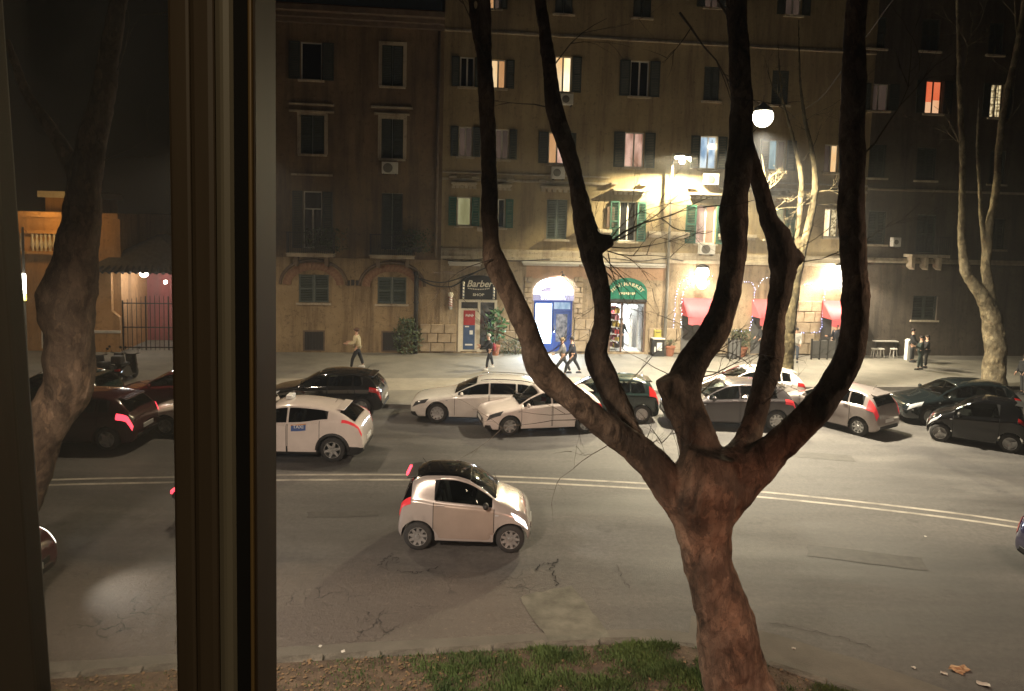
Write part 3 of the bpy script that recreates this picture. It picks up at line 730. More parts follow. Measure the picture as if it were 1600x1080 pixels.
# hood mouldings with dentils over the first-floor windows, consoles and sill bands
for cx, y, hw in ((981, 304, 25), (1103, 310, 27), (870, 300, 26), (1212, 314, 25), (725, 294, 20), (779, 297, 20)):
    u0, u1 = fp(cx - hw, y)[0], fp(cx + hw, y)[0]; z = fp(cx, y)[1]; a, b = C.lx(u0), C.lx(u1)
    g = MB(); g.b2((a, -.28, z + .16), (b, .02, z + .26)); g.b2((a + .06, -.2, z + .1), (b - .06, .02, z + .159)); h = g.build('hood_moulding', MT['trim'], C.root)
    n = 6
    for k in range(n):
        g = MB(); x = a + (b - a) * (k + .5) / n; g.b2((x - .085, -.17, z - .02), (x + .085, .02, z + .098)); g.build('dentil', MT['trim'], h)
    g = MB(); g.b2((a - .1, -.2, z + .45), (a + .25, .02, z + .55)); g.b2((b - .25, -.2, z + .45), (b + .1, .02, z + .55)); g.build('console', MT['trim'], h)
for x0, x1, y0, y1 in ((1012, 1076, 362, 372), (905, 955, 358, 366), (1122, 1180, 366, 375), (745, 760, 355, 362)):
    u0, u1, z0, z1 = frect(x0, y0, x1, y1); a, b = C.lx(u0), C.lx(u1)
    g = MB(); g.b2((a, -.2, z1 - .16), (b, .02, z1)); g.b2((a + .03, -.11, z0), (b - .03, .02, z1 - .161)); g.build('sill_band', MT['trim'], C.root)
# picture-framed notice board beside the open green shutters
B2 = C.box_part('notice_board', (948, 323, 960, 355), -.06, 0.01, MT['bframe'])
# plinth blocks and stone quoins round the shop doors
def blocks(xa, xb, ya, yb, nu, nz, jitter=.03, skip=()):
    u0, u1, z0, z1 = frect(xa, ya, xb, yb); z0 = max(z0, .145)
    for j in range(nz):
        x = u0 + (0 if j % 2 else 0); cuts = [u0] + [u0 + (u1 - u0) * (i + (.5 if j % 2 else 0)) / nu + rnd.uniform(-.08, .08) for i in range(1 if not j % 2 else 0, nu)] + [u1]
        cuts = sorted(c for c in cuts if u0 <= c <= u1)
        for a, b in zip(cuts[:-1], cuts[1:]):
            if b - a < .12: continue
            zz0, zz1 = z0 + (z1 - z0) * j / nz, z0 + (z1 - z0) * (j + 1) / nz
            g = MB(); g.box((0, 0, 0), (b - a - .03, .12, zz1 - zz0 - .03)); o = g.build('stone_block', MT['block'], C.root, bevel=.02)
            o.location = (C.lx((a + b) / 2), -.09 - rnd.uniform(0, jitter), (zz0 + zz1) / 2)
blocks(656, 713, 506, 549, 3, 3); blocks(779, 830, 500, 549, 3, 3); blocks(896, 948, 498, 549, 3, 3)
blocks(1012, 1062, 512, 551, 3, 2); blocks(896, 910, 432, 498, 1, 8); blocks(818, 831, 432, 498, 1, 8)
blocks(1118, 1170, 512, 552, 3, 2); blocks(1226, 1280, 470, 553, 3, 5)

# ------------------------------------------------------------------ dark building on the right
Dg = Building('apartment_building', 'dark grey-brown building behind the bare trees at the far end of the street', 'building', uCD, fp(1720, 400)[0], 21.0, MT['stuccoD'])
Dg.window((1360, 131, 1388, 173), 'dim', K, K); Dg.window((1446, 126, 1472, 178), 'red', K, K, frame='bframe'); Dg.window((1547, 131, 1567, 184), 'yellow', K, K, frame='bframe', panes=2)
Dg.window((1432, 231, 1462, 282), 'dark', closed=K); Dg.window((1358, 226, 1384, 278), 'dark', closed=K); Dg.window((1546, 236, 1570, 288), 'dark', closed=K)
Dg.window((1432, 336, 1462, 395), 'dark', closed=K, sill=False); Dg.window((1356, 330, 1384, 382), 'dark', closed=K); Dg.window((1546, 342, 1570, 390), 'dark', closed=K)
Dg.window((1440, 30, 1468, 80), 'dark', closed=K); Dg.window((1356, 26, 1384, 76), 'dark', closed=K); Dg.window((1545, 36, 1567, 86), 'dark', closed=K)
Dg.window((1425, 462, 1463, 500), 'dark', closed=K); Dg.window((1640, 345, 1665, 395), 'dark', closed=K); Dg.window((1640, 140, 1662, 190), 'dark', closed=K); Dg.window((1640, 240, 1664, 292), 'dark', closed=K)
Dg.wall(0.14, fp(1450, 415)[1], 'ground_floor_wall', MT['stuccoD'], off=.06); Dg.wall(fp(1450, 415)[1], Dg.z1, 'wall')
Dg.band(412, .25, .2, at=1450); Dg.band(300, .12, .08, at=1450)
g = MB(); g.b2((.02, -.7, 20.7), (Dg.lx(Dg.u1), .3, 21.0)); g.b2((.02, -.3, 20.4), (Dg.lx(Dg.u1), .0, 20.699)); g.build('cornice', MT['trimdark'], Dg.root)
g = MB(); b = Dg.lx(Dg.u1); g.add([(0.02, -.8, 21.005), (b, -.8, 21.005), (b, 4.5, 22.6), (0.02, 4.5, 22.6), (0.02, 9, 21), (b, 9, 21)], [(0, 1, 2, 3), (3, 2, 5, 4), (0, 3, 4), (1, 5, 2)]); g.build('roof', MT['rooftile'], Dg.root)
u0, u1 = fp(1410, 398)[0], fp(1468, 398)[0]; z = fp(1440, 402)[1]
g = MB(); g.b2((Dg.lx(u0), -.8, z), (Dg.lx(u1), -.062, z + .16)); bal = g.build('balcony', MT['trim'], Dg.root)
g = MB(); a, b = Dg.lx(u0), Dg.lx(u1)
for k in range(19): g.b2((a + (b - a) * k / 18 - .01, -.78, z + .16), (a + (b - a) * k / 18 + .01, -.76, z + 1.05))
g.b2((a - .02, -.795, z + 1.05), (b + .02, -.745, z + 1.09)); g.build('railing', MT['iron'], bal)
for xx in (a + .3, (a + b) / 2, b - .3): g = MB(); g.prism([(xx - .09, z), (xx + .09, z), (xx + .09, z - .65), (xx - .09, z - .5)], -.5, -.062); g.build('bracket', MT['trim'], bal)

# ------------------------------------------------------------------ orange villa far left with gate
uV0 = fp(-40, 480)[0]; uV1 = fp(190, 480)[0]
V = Building('villa', 'low orange villa with a white balustrade, lit from the street', 'house', uV0, uV1, 6.55, MT['stuccoV'])
V.window((62, 452, 78, 545), 'dark', sill=False, frame='wframe'); V.window((10, 440, 30, 540), 'dark', sill=False)
V.wall(.14, 6.55)
zb0 = fp(70, 390)[1]; zb1 = fp(70, 365)[1]
def baluster_row(x0, x1, n):
    u0, u1 = fp(x0, 380)[0], fp(x1, 380)[0]
    g = MB(); g.b2((V.lx(u0) - .1, -.3, zb0 - .2), (V.lx(u1) + .1, -.002, zb0 - .08)); g.b2((V.lx(u0) - .1, -.24, zb1), (V.lx(u1) + .1, -.002, zb1 + .14)); bl = g.build('balustrade', MT['stuccoV'], V.root)
    for k in range(n):
        g = MB(); x = V.lx(u0 + (u1 - u0) * (k + .5) / n)
        h = zb1 - zb0 + .08
        g.lathe((x, -.12, zb0 - .08), [(.06, 0), (.06, .06 * h), (.04, .12 * h), (.095, .35 * h), (.085, .48 * h), (.04, .75 * h), (.06, .9 * h), (.06, h)], 8); g.build('baluster', MT['marble'], bl, smooth=True)
baluster_row(50, 104, 8); baluster_row(-10, 40, 7)
g = MB(); g.b2((0, -.25, 6.3), (V.lx(V.u1), .3, 6.55)); g.build('cornice', MT['stuccoV'], V.root)
u0, u1 = fp(44, 303)[0], fp(112, 303)[0]; zt = fp(78, 308)[1]
g = MB(); g.b2((V.lx(u0), 1.5, 6.0), (V.lx(u1), 5, zt)); g.build('attic', MT['stuccoV'], V.root)
g = MB(); g.b2((V.lx(u0) - .2, 1.2, zt), (V.lx(u1) + .2, 5.2, zt + .3)); g.build('attic_cornice', MT['marble'], V.root)
# gatehouse: pilaster, tiled porch roof, red wall behind a barred gate
gp = thing('gatehouse', 'porch with a small tiled roof over a barred iron gate and red lit wall', 'gatehouse', fw(uV1, 0), FTH)
gx = lambda x, y=480: fp(x, y)[0] - uV1
MT['slate'] = M('slate_roof', (.05, .05, .055), (.09, .09, .095), 7, .7, bump=.02, bscale=25)
MT['redwall'] = stucco('red_wall', (.30, .10, .095), (.36, .13, .12), (.24, .13, .12))
zr0 = fp(230, 430)[1]; zr1 = fp(230, 392)[1]
xa, xb = gx(150), gx(190); xr = gx(300)
g = MB(); P = [(xa, .14), (xb, .14), (xb, fp(190, 495)[1]), (xb - .35, fp(180, 485)[1]), (xb - .35, zr0 + .3), (xa, zr0 + .3)]
g.prism(P, -.25, .3); g.build('pier', MT['stuccoV'], gp)
g = MB(); g.b2((xa - .4, -.32, fp(150, 519)[1]), (xb + .05, -.255, fp(150, 515)[1])); g.build('pier_ledge', MT['marble'], gp)
g = MB(); g.b2((xb - .1, 3.2, .14), (xr, 3.4, zr0 + 1.6)); g.build('back_wall', MT['redwall'], gp)
g = MB(); g.b2((xr, -.2, .14), (xr + .5, 3.4, zr0 + .2)); g.build('pier', MT['stuccoV'], gp)
xm = (xa + xr) / 2 + .3
apex = zr1 + .75
g = MB(); g.add([(xa - .5, -.6, zr0 + .15), (xr + .6, -.6, zr0 + .15), (xr + .6, 3.6, zr0 + .15), (xa - .5, 3.6, zr0 + .15), (xm, 1.0, apex), (xm, 2.2, apex)], [(0, 1, 4), (1, 2, 5, 4), (2, 3, 5), (3, 0, 4, 5)]); rf = g.build('roof', MT['slate'], gp)
for k in range(18):     # eaves tiles
    x = xa - .5 + (xr - xa + 1.1) * (k + .5) / 18; g = MB(); g.tube([(x, -.68, zr0 + .14), (x + (xm - x) * .12, -.4, zr0 + .14 + (apex - zr0 - .15) * .17)], .09, 6); g.build('tile', MT['slate'], rf)
gate = MB(); n = 15
for k in range(n + 1):
    x = xb + .05 + (xr - xb - .1) * k / n; gate.tube([(x, 0, .2), (x, 0, fp(230, 470)[1] + .25 * math.sin(PI * k / n))], .016 if k % 5 else .035, 6)
for zz in (.3, 1.25, fp(230, 475)[1]): gate.b2((xb + .03, -.02, zz), (xr - .03, .02, zz + .05))
gate.build('gate', MT['iron'], gp)
MT['lampglow'] = emit('lamp_glow', (1, .93, .80), 30.0)
MT['lampwarm'] = emit('lamp_glow_warm', (1, .82, .45), 18.0)
u, z = fp(229, 424); g = MB(); g.lathe((u - uV1, -.3, z), [(.05, .18), (.16, .1), (.2, .0)], 10); g.build('porch_lamp', MT['iron'], gp)
g = MB(); g.ball((u - uV1, -.3, z - .06), .2, 8); g.build('porch_bulb', MT['lampglow'], gp, smooth=True)
g = MB(); g.ball((gx(262, 440), -.3, fp(262, 440)[1]), .09, 6); g.build('porch_bulb', MT['lampglow'], gp, smooth=True)
lamp('gate_light', 'POINT', fw(u, z - .25, .35), 190, (1, .93, .88), .12)
lamp('gate_light', 'POINT', fw(u, z - .35, -1.4), 110, (1, .92, .9), .12)
# upper edge of a dark wall with a curved white coping right of the porch
g = MB(); P = [(gx(240), 3.0), (gx(300), 3.0)]
# ------------------------------------------------------------------ shops
def shop_things():
    u0, u1, z0, z1 = C_SHOPS['barber']; a, b = C.lx(u0), C.lx(u1)
    sf = MB(); fy0, fy1 = -.06, .06; f = .13
    xm = a + (b - a) * .53
    MT['cream'] = M('cream_paint', (.60, .54, .42), (.68, .62, .50), 4, .45)
    for x in (a, b - f, xm - f / 2): sf.b2((x, fy0, z0), (x + f, fy1, z1))
    sf.b2((a + f, fy0, z1 - f), (xm - f / 2, fy1, z1)); sf.b2((xm + f / 2, fy0, z1 - f), (b - f, fy1, z1)); sf.b2((xm + f / 2, fy0, z0), (b - f, fy1, z0 + .1))
    s = sf.build('shopfront', MT['cream'], C.root)
    d = MB(); d.b2((a + f, -.03, z0 + .03), (xm - f / 2, .03, z1 - f - .32)); d.build('door', MT['cream'], s)
    d = MB(); d.b2((a + f + .02, -.02, z1 - f - .28), (xm - f / 2 - .02, .02, z1 - f - .03)); d.build('vent', MT['iron'], s)
    d = MB(); d.b2((xm + f / 2, -.01, z0 + .1), (b - f, .01, z1 - f)); d.build('pane', MT['winglass'], s)
    MT['posterred'] = M('poster_red', (.36, .03, .035), None, rough=.4); MT['posterblue'] = M('poster_blue', (.035, .07, .16), (.05, .09, .19), 2, .4); MT['white'] = M('white_print', (.7, .7, .68), None, rough=.5)
    px0, px1 = a + f + .12, xm - f / 2 - .12; zp1, zp0 = fp(735, 485)[1], fp(735, 546)[1]; zm = fp(735, 508)[1]
    pr = MB(); pr.b2((px0, -.045, zp0), (px1, -.031, zm), 1); pr.b2((px0, -.045, zm), (px1, -.031, zp1), 0); p_ = pr.build('poster', [MT['posterred'], MT['posterblue']], s)
    pr = MB()
    for k in range(8): pr.b2((px0 + .1 + k * .05, -.05, zp1 - .3 + .03 * math.sin(k * 1.9)), (px0 + .135 + k * .05, -.046, zp1 - .2 + .03 * math.sin(k * 2.3)))
    pr.b2((px0 + .1, -.05, zp0 + .2), (px1 - .1, -.046, zp0 + .28)); pr.b2((px0 + .08, -.05, zm - .1), (px0 + .28, -.046, zm - .04)); pr.b2((px1 - .26, -.05, zp0 + .75), (px1 - .1, -.046, zp0 + .95))
    pr.build('poster_print', MT['white'], s)
    # black sign with lettering
    MT['signblack'] = M('sign_black', (.015, .015, .016), None, rough=.35); MT['signwhite'] = M('sign_ivory', (.72, .68, .56), None, rough=.5)
    us0, us1, zs0, zs1 = frect(719, 430, 776, 467.6)
    sg = thing('shop_sign', 'black sign board with white script Barber above the cream door', 'sign', fw((us0 + us1) / 2, zs0, .07), FTH)
    W, H = us1 - us0, zs1 - zs0; g = MB()
    arc = [(-W / 2, 0), (W / 2, 0), (W / 2, H * .72)] + [(W / 2 * math.cos(t), H * .72 + H * .28 * math.sin(t)) for t in [PI * k / 12 for k in range(1, 12)]] + [(-W / 2, H * .72)]
    g.prism(arc, -.06, 0); g.build('board', MT['signblack'], sg)
    text('lettering', 'Barber', .45, MT['signwhite'], sg, (.03, -.065, H * .64), shear=.3, fit=1.0)
    text('lettering', 'SHOP', .17, MT['signwhite'], sg, (0, -.065, H * .19), fit=1.3)
    g = MB()
    for k in range(13): x = -.5 + k / 12.; g.b2((x - .025, -.068, H * .44 - .05 * math.cos(x * 3)), (x + .025, -.062, H * .44 - .05 * math.cos(x * 3) + .05))
    g.build('swash', MT['signwhite'], sg)
    for sx in (-1, 1):
        g = MB(); x = sx * (W / 2 - .15); g.lathe((x, -.085, H * .02), [(.05, 0), (.05, H * .62)], 8); g.ball((x, -.085, H * .68), .075, 6); o = g.build('pole_emblem', MT['signwhite'], sg, smooth=True)
        g = MB()
        for k in range(4): g.box((x, -.139, H * (.12 + .14 * k)), (.1, .008, .045), rot=Matrix.Rotation(R(28), 3, 'Y'))
        g.build('stripe', MT['posterblue'], o)
    # barber pole on the wall
    ub, zb = fp(703.5, 482)[0], fp(703.5, 481)[1]
    bp = thing('barber_pole', 'striped barber pole with round white globe fixed on the wall', 'barber pole', fw(ub, zb, .24), FTH)
    g = MB(); g.lathe((0, 0, .05), [(.085, 0), (.085, .5)], 10); g.build('tube', MT['white'], bp, smooth=True)
    g = MB()
    for k in range(4): g.tube([(.09 * math.cos(t), -.09 * math.sin(t), .1 + k * .12 + t * .03) for t in [PI * j / 6 for j in range(7)]], .016, 5)
    g.build('stripe', MT['posterred'], bp)
    g = MB(); g.lathe((0, 0, 0), [(.1, -.05), (.11, .05)], 10); g.b2((-.03, 0, .25), (.03, .17, .31)); g.build('bracket', MT['chrome'], bp)
    g = MB(); g.ball((0, 0, .66), .135, 8); g.build('globe', MT['signwhite'], bp, smooth=True)
    # blue shop
    MT['blue'] = M('blue_paint', (.015, .045, .22), (.02, .06, .28), 4, .4)
    MT['bluelit'] = emit('backlit_panel', (.55, .76, 1.0), 6.0); MT['signlit'] = emit('backlit_sign', (.96, .95, 1.0), 5.0)
    u0, u1, z0, z1 = C_SHOPS['blue']; a, b = C.lx(u0), C.lx(u1); xm = C.lx(fp(863, 500)[0]); f = .1
    sf = MB()
    for x in (a, b - f, xm - f / 2): sf.b2((x, -.07, z0), (x + f, .06, z1))
    sf.b2((a + f, -.07, z1 - .16), (xm - f / 2, .06, z1)); sf.b2((xm + f / 2, -.07, z1 - .1), (b - f, .06, z1)); sf.b2((a + f, -.07, z0), (xm - f / 2, .06, z0 + .42)); zt = fp(878, 483)[1]
    sf.b2((xm + f / 2, -.07, zt - .1), (b - f, .06, zt)); s = sf.build('shopfront', MT['blue'], C.root)
    p = MB(); p.b2((a + f, -.02, z0 + .42), (xm - f / 2, .02, z1 - .16)); p.build('lit_panel', MT['bluelit'], s)
    p = MB(); p.b2((xm + f / 2, -.01, zt), (b - f, .01, z1 - .1)); p.build('pane', L_['cool'], s)
    d = MB(); x0, x1 = xm + f / 2 + .01, b - f - .01
    d.b2((x0, -.05, z0 + .02), (x0 + .12, .01, zt - .11)); d.b2((x1 - .12, -.05, z0 + .02), (x1, .01, zt - .11)); d.b2((x0 + .12, -.05, zt - .25), (x1 - .12, .01, zt - .11)); d.b2((x0 + .12, -.05, z0 + .02), (x1 - .12, .01, z0 + .5))
    dr = d.build('door', MT['blue'], s); p = MB(); p.b2((x0 + .12, -.03, z0 + .5), (x1 - .12, -.02, zt - .25)); p.build('pane', lit_room('lit_shop_dim', (.03, .04, .06), (.32, .30, .30), .9, 5.0, (1, 1, 1)), dr)
    d = MB(); d.b2((x0 + .03, -.09, z0 + 1.0), (x0 + .06, -.051, z0 + 1.35)); d.build('handle', MT['chrome'], dr)
    us0, us1, zs0, zs1 = frect(833, 434, 895, 468.6); W, H = us1 - us0, zs1 - zs0
    sg = thing('shop_sign', 'brilliant white arched light sign above the blue shop door', 'sign', fw((us0 + us1) / 2, zs0, .07), FTH)
    arc = [(-W / 2, .0), (W / 2, .0), (W / 2, H * .35)] + [(W / 2 * math.cos(t), H * .35 + H * .65 * math.sin(t)) for t in [PI * k / 16 for k in range(1, 16)]] + [(-W / 2, H * .35)]
    g = MB(); g.prism(arc, -.10, 0); g.build('light_box', MT['signlit'], sg)
    g = MB(); g.b2((-W / 2 - .02, -.115, -.02), (W / 2 + .02, -.101, H * .26)); g.build('name_strip', M('strip_lilac', (.35, .36, .62), None, rough=.4), sg)
    text('lettering', 'STIRERIA', .30, emit('letter_lit', (.98, .98, 1), 4.0), sg, (-.02, -.125, H * .125), fit=1.02)
    g = MB(); g.prism([(-W * .40, H * .36), (-W * .02, H * .36), (-W * .06, H * .46), (-W * .04, H * .62), (-W * .22, H * .55)], -.112, -.101); g.build('emblem', M('emblem_lilac', (.40, .38, .62), None, rough=.5), sg)
    lp = fw((us0 + us1) / 2 + .35, zs1 + .15, .75)
    lt = thing('sign_lamp', 'small arm lamp shining on the white arched sign', 'lamp', fw((us0 + us1) / 2 + .35, zs1 + .25, .08), FTH)
    g = MB(); g.tube([(0, 0, 0), (0, -.4, .12), (0, -.68, -.02)], .02, 6); g.build('arm', MT['iron'], lt); g = MB(); g.lathe((0, -.72, -.12), [(.11, 0), (.05, .12)], 8); g.build('shade', MT['iron'], lt)
    lamp('sign_light', 'SPOT', lp, 600, (1, .97, 1), .05, aim=fw((us0 + us1) / 2 + .3, zs0 + .3), spot=110)
    lamp('shop_light', 'AREA', fw(u0 + .6, 1.6, .2), 520, (.72, .85, 1), 1.0, aim=fw(u0 + .6, .6, 3))
    # green shop: open door, lit interior with shelves
    u0, u1, z0, z1 = C_SHOPS['green']; a, b = C.lx(u0), C.lx(u1)
    MT['whitewall'] = M('white_wall', (.62, .63, .62), None, rough=.6); MT['tilefloor'] = M('shop_floor', (.5, .5, .48), (.6, .6, .58), 3, .25)
    dep = 4.5
    g = MB(); g.add([(a - 1, .3, z0), (b + 1, .3, z0), (b + 1, dep, z0), (a - 1, dep, z0)], [(0, 1, 2, 3)]); s = g.build('shop_floor', MT['tilefloor'], C.root)
    g = MB(); g.add([(a - 1, dep, z0), (b + 1, dep, z0), (b + 1, dep, z1 + .4), (a - 1, dep, z1 + .4)], [(0, 1, 2, 3)]); g.add([(a - 1, .3, z0), (a - 1, dep, z0), (a - 1, dep, z1 + .4), (a - 1, .3, z1 + .4)], [(0, 1, 2, 3)])
    g.add([(b + 1, .3, z0), (b + 1, dep, z0), (b + 1, dep, z1 + .4), (b + 1, .3, z1 + .4)], [(0, 1, 2, 3)]); g.add([(a - 1, .3, z1 + .4), (b + 1, .3, z1 + .4), (b + 1, dep, z1 + .4), (a - 1, dep, z1 + .4)], [(0, 1, 2, 3)]); g.build('shop_wall', MT['whitewall'], C.root)
    fr = MB(); f = .09
    for x in (a, b - f): fr.b2((x, -.02, z0), (x + f, .1, z1))
    fr.b2((a + f, -.02, z1 - f), (b - f, .1, z1)); fr.b2((a + .62, -.02, z0), (a + .70, .1, z1 - f)); s = fr.build('shopfront', MT['bframe'], C.root)
    d = MB(); d.box((b - f - .03, .55, (z0 + z1) / 2 - .1), (.05, .85, z1 - z0 - .3)); d.build('door', MT['chrome'], s)
    MT['goods'] = M('goods', (.5, .1, .08), (.55, .5, .3), 9, .5, lo=.45, hi=.55)
    sh = thing('shop_shelf', 'tall shelf crammed with packets inside the green-signed shop', 'shelf', fw(u0 + .25, z0, -1.6), FTH)
    g = MB()
    for k in range(7): g.b2((-.5, -1.1, .1 + k * .36), (.45, 1.6, .13 + k * .36))
    g.b2((-.55, -1.1, 0), (-.5, 1.6, 2.5)); g.build('rack', MT['whitewall'], sh)
    gm = [M('packet_%s' % n_, c, None, rough=.5) for n_, c in (('red', (.42, .05, .05)), ('white', (.6, .6, .58)), ('pink', (.5, .2, .25)), ('dark', (.06, .05, .05)), ('yellow', (.55, .42, .1)))]
    g = MB()
    for k in range(6):
        y = -1.08
        while y < 1.5:
            w_ = rnd.uniform(.08, .2); g.b2((rnd.uniform(.1, .3), y, .13 + k * .36), (.44, y + w_ - .015, .13 + k * .36 + rnd.uniform(.14, .29)), rnd.randrange(5)); y += w_
    o = g.build('packets', gm, sh); o['kind'] = 'stuff'
    fz = thing('drinks_fridge', 'white lit drinks fridge standing deep inside the shop', 'fridge', fw(u1 - .4, z0, -2.6), FTH)
    g = MB(); g.b2((0, -1.1, 0), (.75, 1.1, 2.1)); g.build('body', MT['whitewall'], fz); g = MB(); g.b2((-.03, -1.05, .15), (-.002, 1.05, 2.0)); g.build('lit_door', emit('fridge_lit', (.85, .95, 1), 1.6), fz)
    us0, us1, zs0, zs1 = frect(948, 434, 1010, 471.5); W, H = us1 - us0, zs1 - zs0
    sg = thing('shop_sign', 'green arched sign with cream lettering above the open shop door', 'sign', fw((us0 + us1) / 2, zs0, .07), FTH)
    MT['signgreen'] = M('sign_green', (.008, .16, .10), (.012, .20, .125), 3, .4); MT['signcream'] = M('sign_cream', (.70, .62, .42), None, rough=.5)
    arc = [(-W / 2, .14), (W / 2, .14), (W / 2, H * .4)] + [(W / 2 * math.cos(t), H * .4 + H * .6 * math.sin(t)) for t in [PI * k / 16 for k in range(1, 16)]] + [(-W / 2, H * .4)]
    g = MB(); g.prism(arc, -.08, 0); g.build('board', MT['signgreen'], sg); g = MB(); g.b2((-W / 2, -.09, 0), (W / 2, 0, .138)); g.build('strip', MT['iron'], sg)
    word = 'MINIMARKET'
    for k, ch in enumerate(word):
        t = PI * (.86 - .72 * k / (len(word) - 1)); text('letter', ch, .27, MT['signcream'], sg, (W * .40 * math.cos(t), -.085, H * .30 + H * .44 * math.sin(t)), rot=(PI / 2, -(t - PI / 2) * .7, 0))
    g = MB(); 
    for k in range(8): g.b2((-.42 + k * .11, -.088, H * .30 + .03 * (k % 2)), (-.34 + k * .11, -.082, H * .40))
    g.build('small_print', MT['signcream'], sg)
    lamp('shop_light', 'AREA', fw((u0 + u1) / 2, z1 + .3, -1.6), 330, (.95, 1, .98), 1.2, aim=fw((u0 + u1) / 2, 0, -1.6))
    g = MB(); g.ball((0, 0, 0), .07, 6); o = g.build('red_lamp', MT['redlit'], None, smooth=True); o.location = fw(fp(957, 487)[0], fp(957, 487)[1], .14); tag(o, 'small red light glowing in the window of the green-signed shop', 'lamp')
    # restaurant bays
    MT['awn'] = M('awning_red', (.74, .10, .12), (.80, .13, .15), 2, .75); MT['greyboard'] = M('grey_boarding', (.10, .10, .095), (.14, .135, .13), 3, .8)
    labels = {'bay1': 'red awning under the first floodlight, left end of the fairy lights', 'bay2': 'red awning half hidden behind the tree between the two floodlights', 'bay3': 'red awning washed out white by the brightest floodlight'}
    for nm, (ya, yb) in (('bay1', (466, 504)), ('bay2', (467, 505)), ('bay3', (470, 508))):
        u0, u1, z0, z1 = C_SHOPS[nm]; a, b = C.lx(u0), C.lx(u1)
        fr = MB(); 
        for x in (a, b - .1): fr.b2((x, .02, z0), (x + .1, .14, z1))
        fr.b2((a + .1, .02, z1 - .3), (b - .1, .14, z1)); s = fr.build('shopfront', MT['greyboard'], C.root)
        n = 3
        for k in range(n):
            p = MB(); x0 = a + .1 + (b - a - .2) * k / n; x1 = a + .1 + (b - a - .2) * (k + 1) / n
            if nm == 'bay3' and k == 1: p.b2((x0, .2, z0), (x1, .22, z1 - .3)); p.build('pane', L_['peach'], s)
            else: p.b2((x0 + .01, .05, z0), (x1 - .01, .1, z1 - .3)); p.build('panel', MT['greyboard'], s)
        au0, au1, za0, za1 = u0 - .02, u1 + .02, fp((u0 * 0 + 1090), yb)[1], z1 + .02
        aw = thing('awning', labels[nm], 'awning', fw((au0 + au1) / 2, z1, .07), FTH, 'red awnings of the restaurant')
        W = au1 - au0; dz = fp(1090, 466)[1] - fp(1090, 492)[1]; out = 1.0
        g = MB(); T = .015
        n = 8; vs = []
        for k in range(n + 1):
            x = -W / 2 + W * k / n; sag = .03 * math.sin(PI * (k / n))
            vs += [(x, 0, 0), (x, -out, -dz - sag)]
        g.add(vs, [(2 * k, 2 * k + 1, 2 * k + 3, 2 * k + 2) for k in range(n)]); o = g.build('canopy', MT['awn'], aw, smooth=True); so = o.modifiers.new('thickness', 'SOLIDIFY'); so.thickness = .012
        g = MB(); vs = []
        for k in range(17):
            x = -W / 2 + W * k / 16; vs += [(x, -out - .012, -dz - .02), (x, -out - .02, -dz - .34 - .05 * abs(math.sin(PI * k / 4)))]
        g.add(vs, [(2 * k, 2 * k + 1, 2 * k + 3, 2 * k + 2) for k in range(16)]); o = g.build('valance', MT['awn'], aw); so = o.modifiers.new('thickness', 'SOLIDIFY'); so.thickness = .01
        g = MB()
        for sx in (-1, 1): g.tube([(sx * (W / 2 - .03), -.01, -.7), (sx * (W / 2 - .03), -out + .03, -dz - .02)], .02, 6)
        g.build('arm', MT['iron'], aw)
        for sx in (-1, 1):
            g = MB(); g.add([(sx * W / 2, 0, 0), (sx * W / 2, -out, -dz), (sx * W / 2, 0, -dz)], [(0, 1, 2)]); o = g.build('cheek', MT['awn'], aw); so = o.modifiers.new('thickness', 'SOLIDIFY'); so.thickness = .008
shop_things()
MT['fairy'] = emit('fairy_bulb', (.42, .48, 1.0), 12.0); MT['fairyw'] = emit('fairy_bulb_warm', (.85, .82, 1.0), 12.0)
def fairy(px, label, dens=.12, off=.16, jitter=.03, mat='fairy'):
    P = [fw(*fp(x, y), off) for x, y in px]; P = resample([p for p in P], .02)
    root = thing('fairy_lights', label, 'fairy lights', P[0], 0, 'fairy lights round the restaurant arches')
    o0 = P[0]
    g = MB(); g.tube([p - o0 for p in P[::6]] , .008, 4); g.build('wire', MT['iron'], root)
    g = MB(); step = max(1, int(dens * 1.45 / .02))
    for p in P[::step]: g.octa(p - o0 + Vector((rnd.uniform(-jitter, jitter), rnd.uniform(-.02, .02), rnd.uniform(-jitter, jitter))), rnd.uniform(.012, .024))
    o = g.build('bulbs', MT[mat], root); o['kind'] = 'stuff'
def arch_px(x0, x1, yb, ys, yt, n=10):
    cx, rx = (x0 + x1) / 2, (x1 - x0) / 2
    return [(x0, yb)] + [(cx - rx * math.cos(PI * k / n), ys - (ys - yt) * math.sin(PI * k / n)) for k in range(n + 1)]
fairy([(1051, 515), (1053, 480), (1056, 455), (1063, 439), (1078, 431), (1095, 428), (1112, 432)], 'outer fairy lights up the left side of the first restaurant arch', .11)
fairy([(1062, 514), (1063, 485), (1064, 462), (1070, 449), (1080, 441), (1095, 437), (1110, 440)], 'inner fairy lights round the first restaurant arch', .10, .14, .05, 'fairyw')
fairy([(1145, 516), (1150, 516), (1160, 518), (1170, 514), (1173, 500), (1176, 470), (1178, 452), (1174, 442), (1164, 440), (1155, 442)], 'fairy lights looping between the first and second awning', .10)
fairy([(1183, 447), (1190, 436), (1200, 433), (1210, 438)], 'short fairy lights on the arch above the half hidden awning', .12, .15, .04, 'fairyw')
fairy([(1250, 519), (1262, 519), (1276, 519), (1281, 512), (1284, 480), (1286, 455), (1290, 440)], 'fairy lights up the left side of the brightest awning', .10)
fairy([(1255, 444), (1262, 443), (1272, 444), (1280, 441)], 'short fairy lights between tree and brightest floodlight', .10, .16, .03)

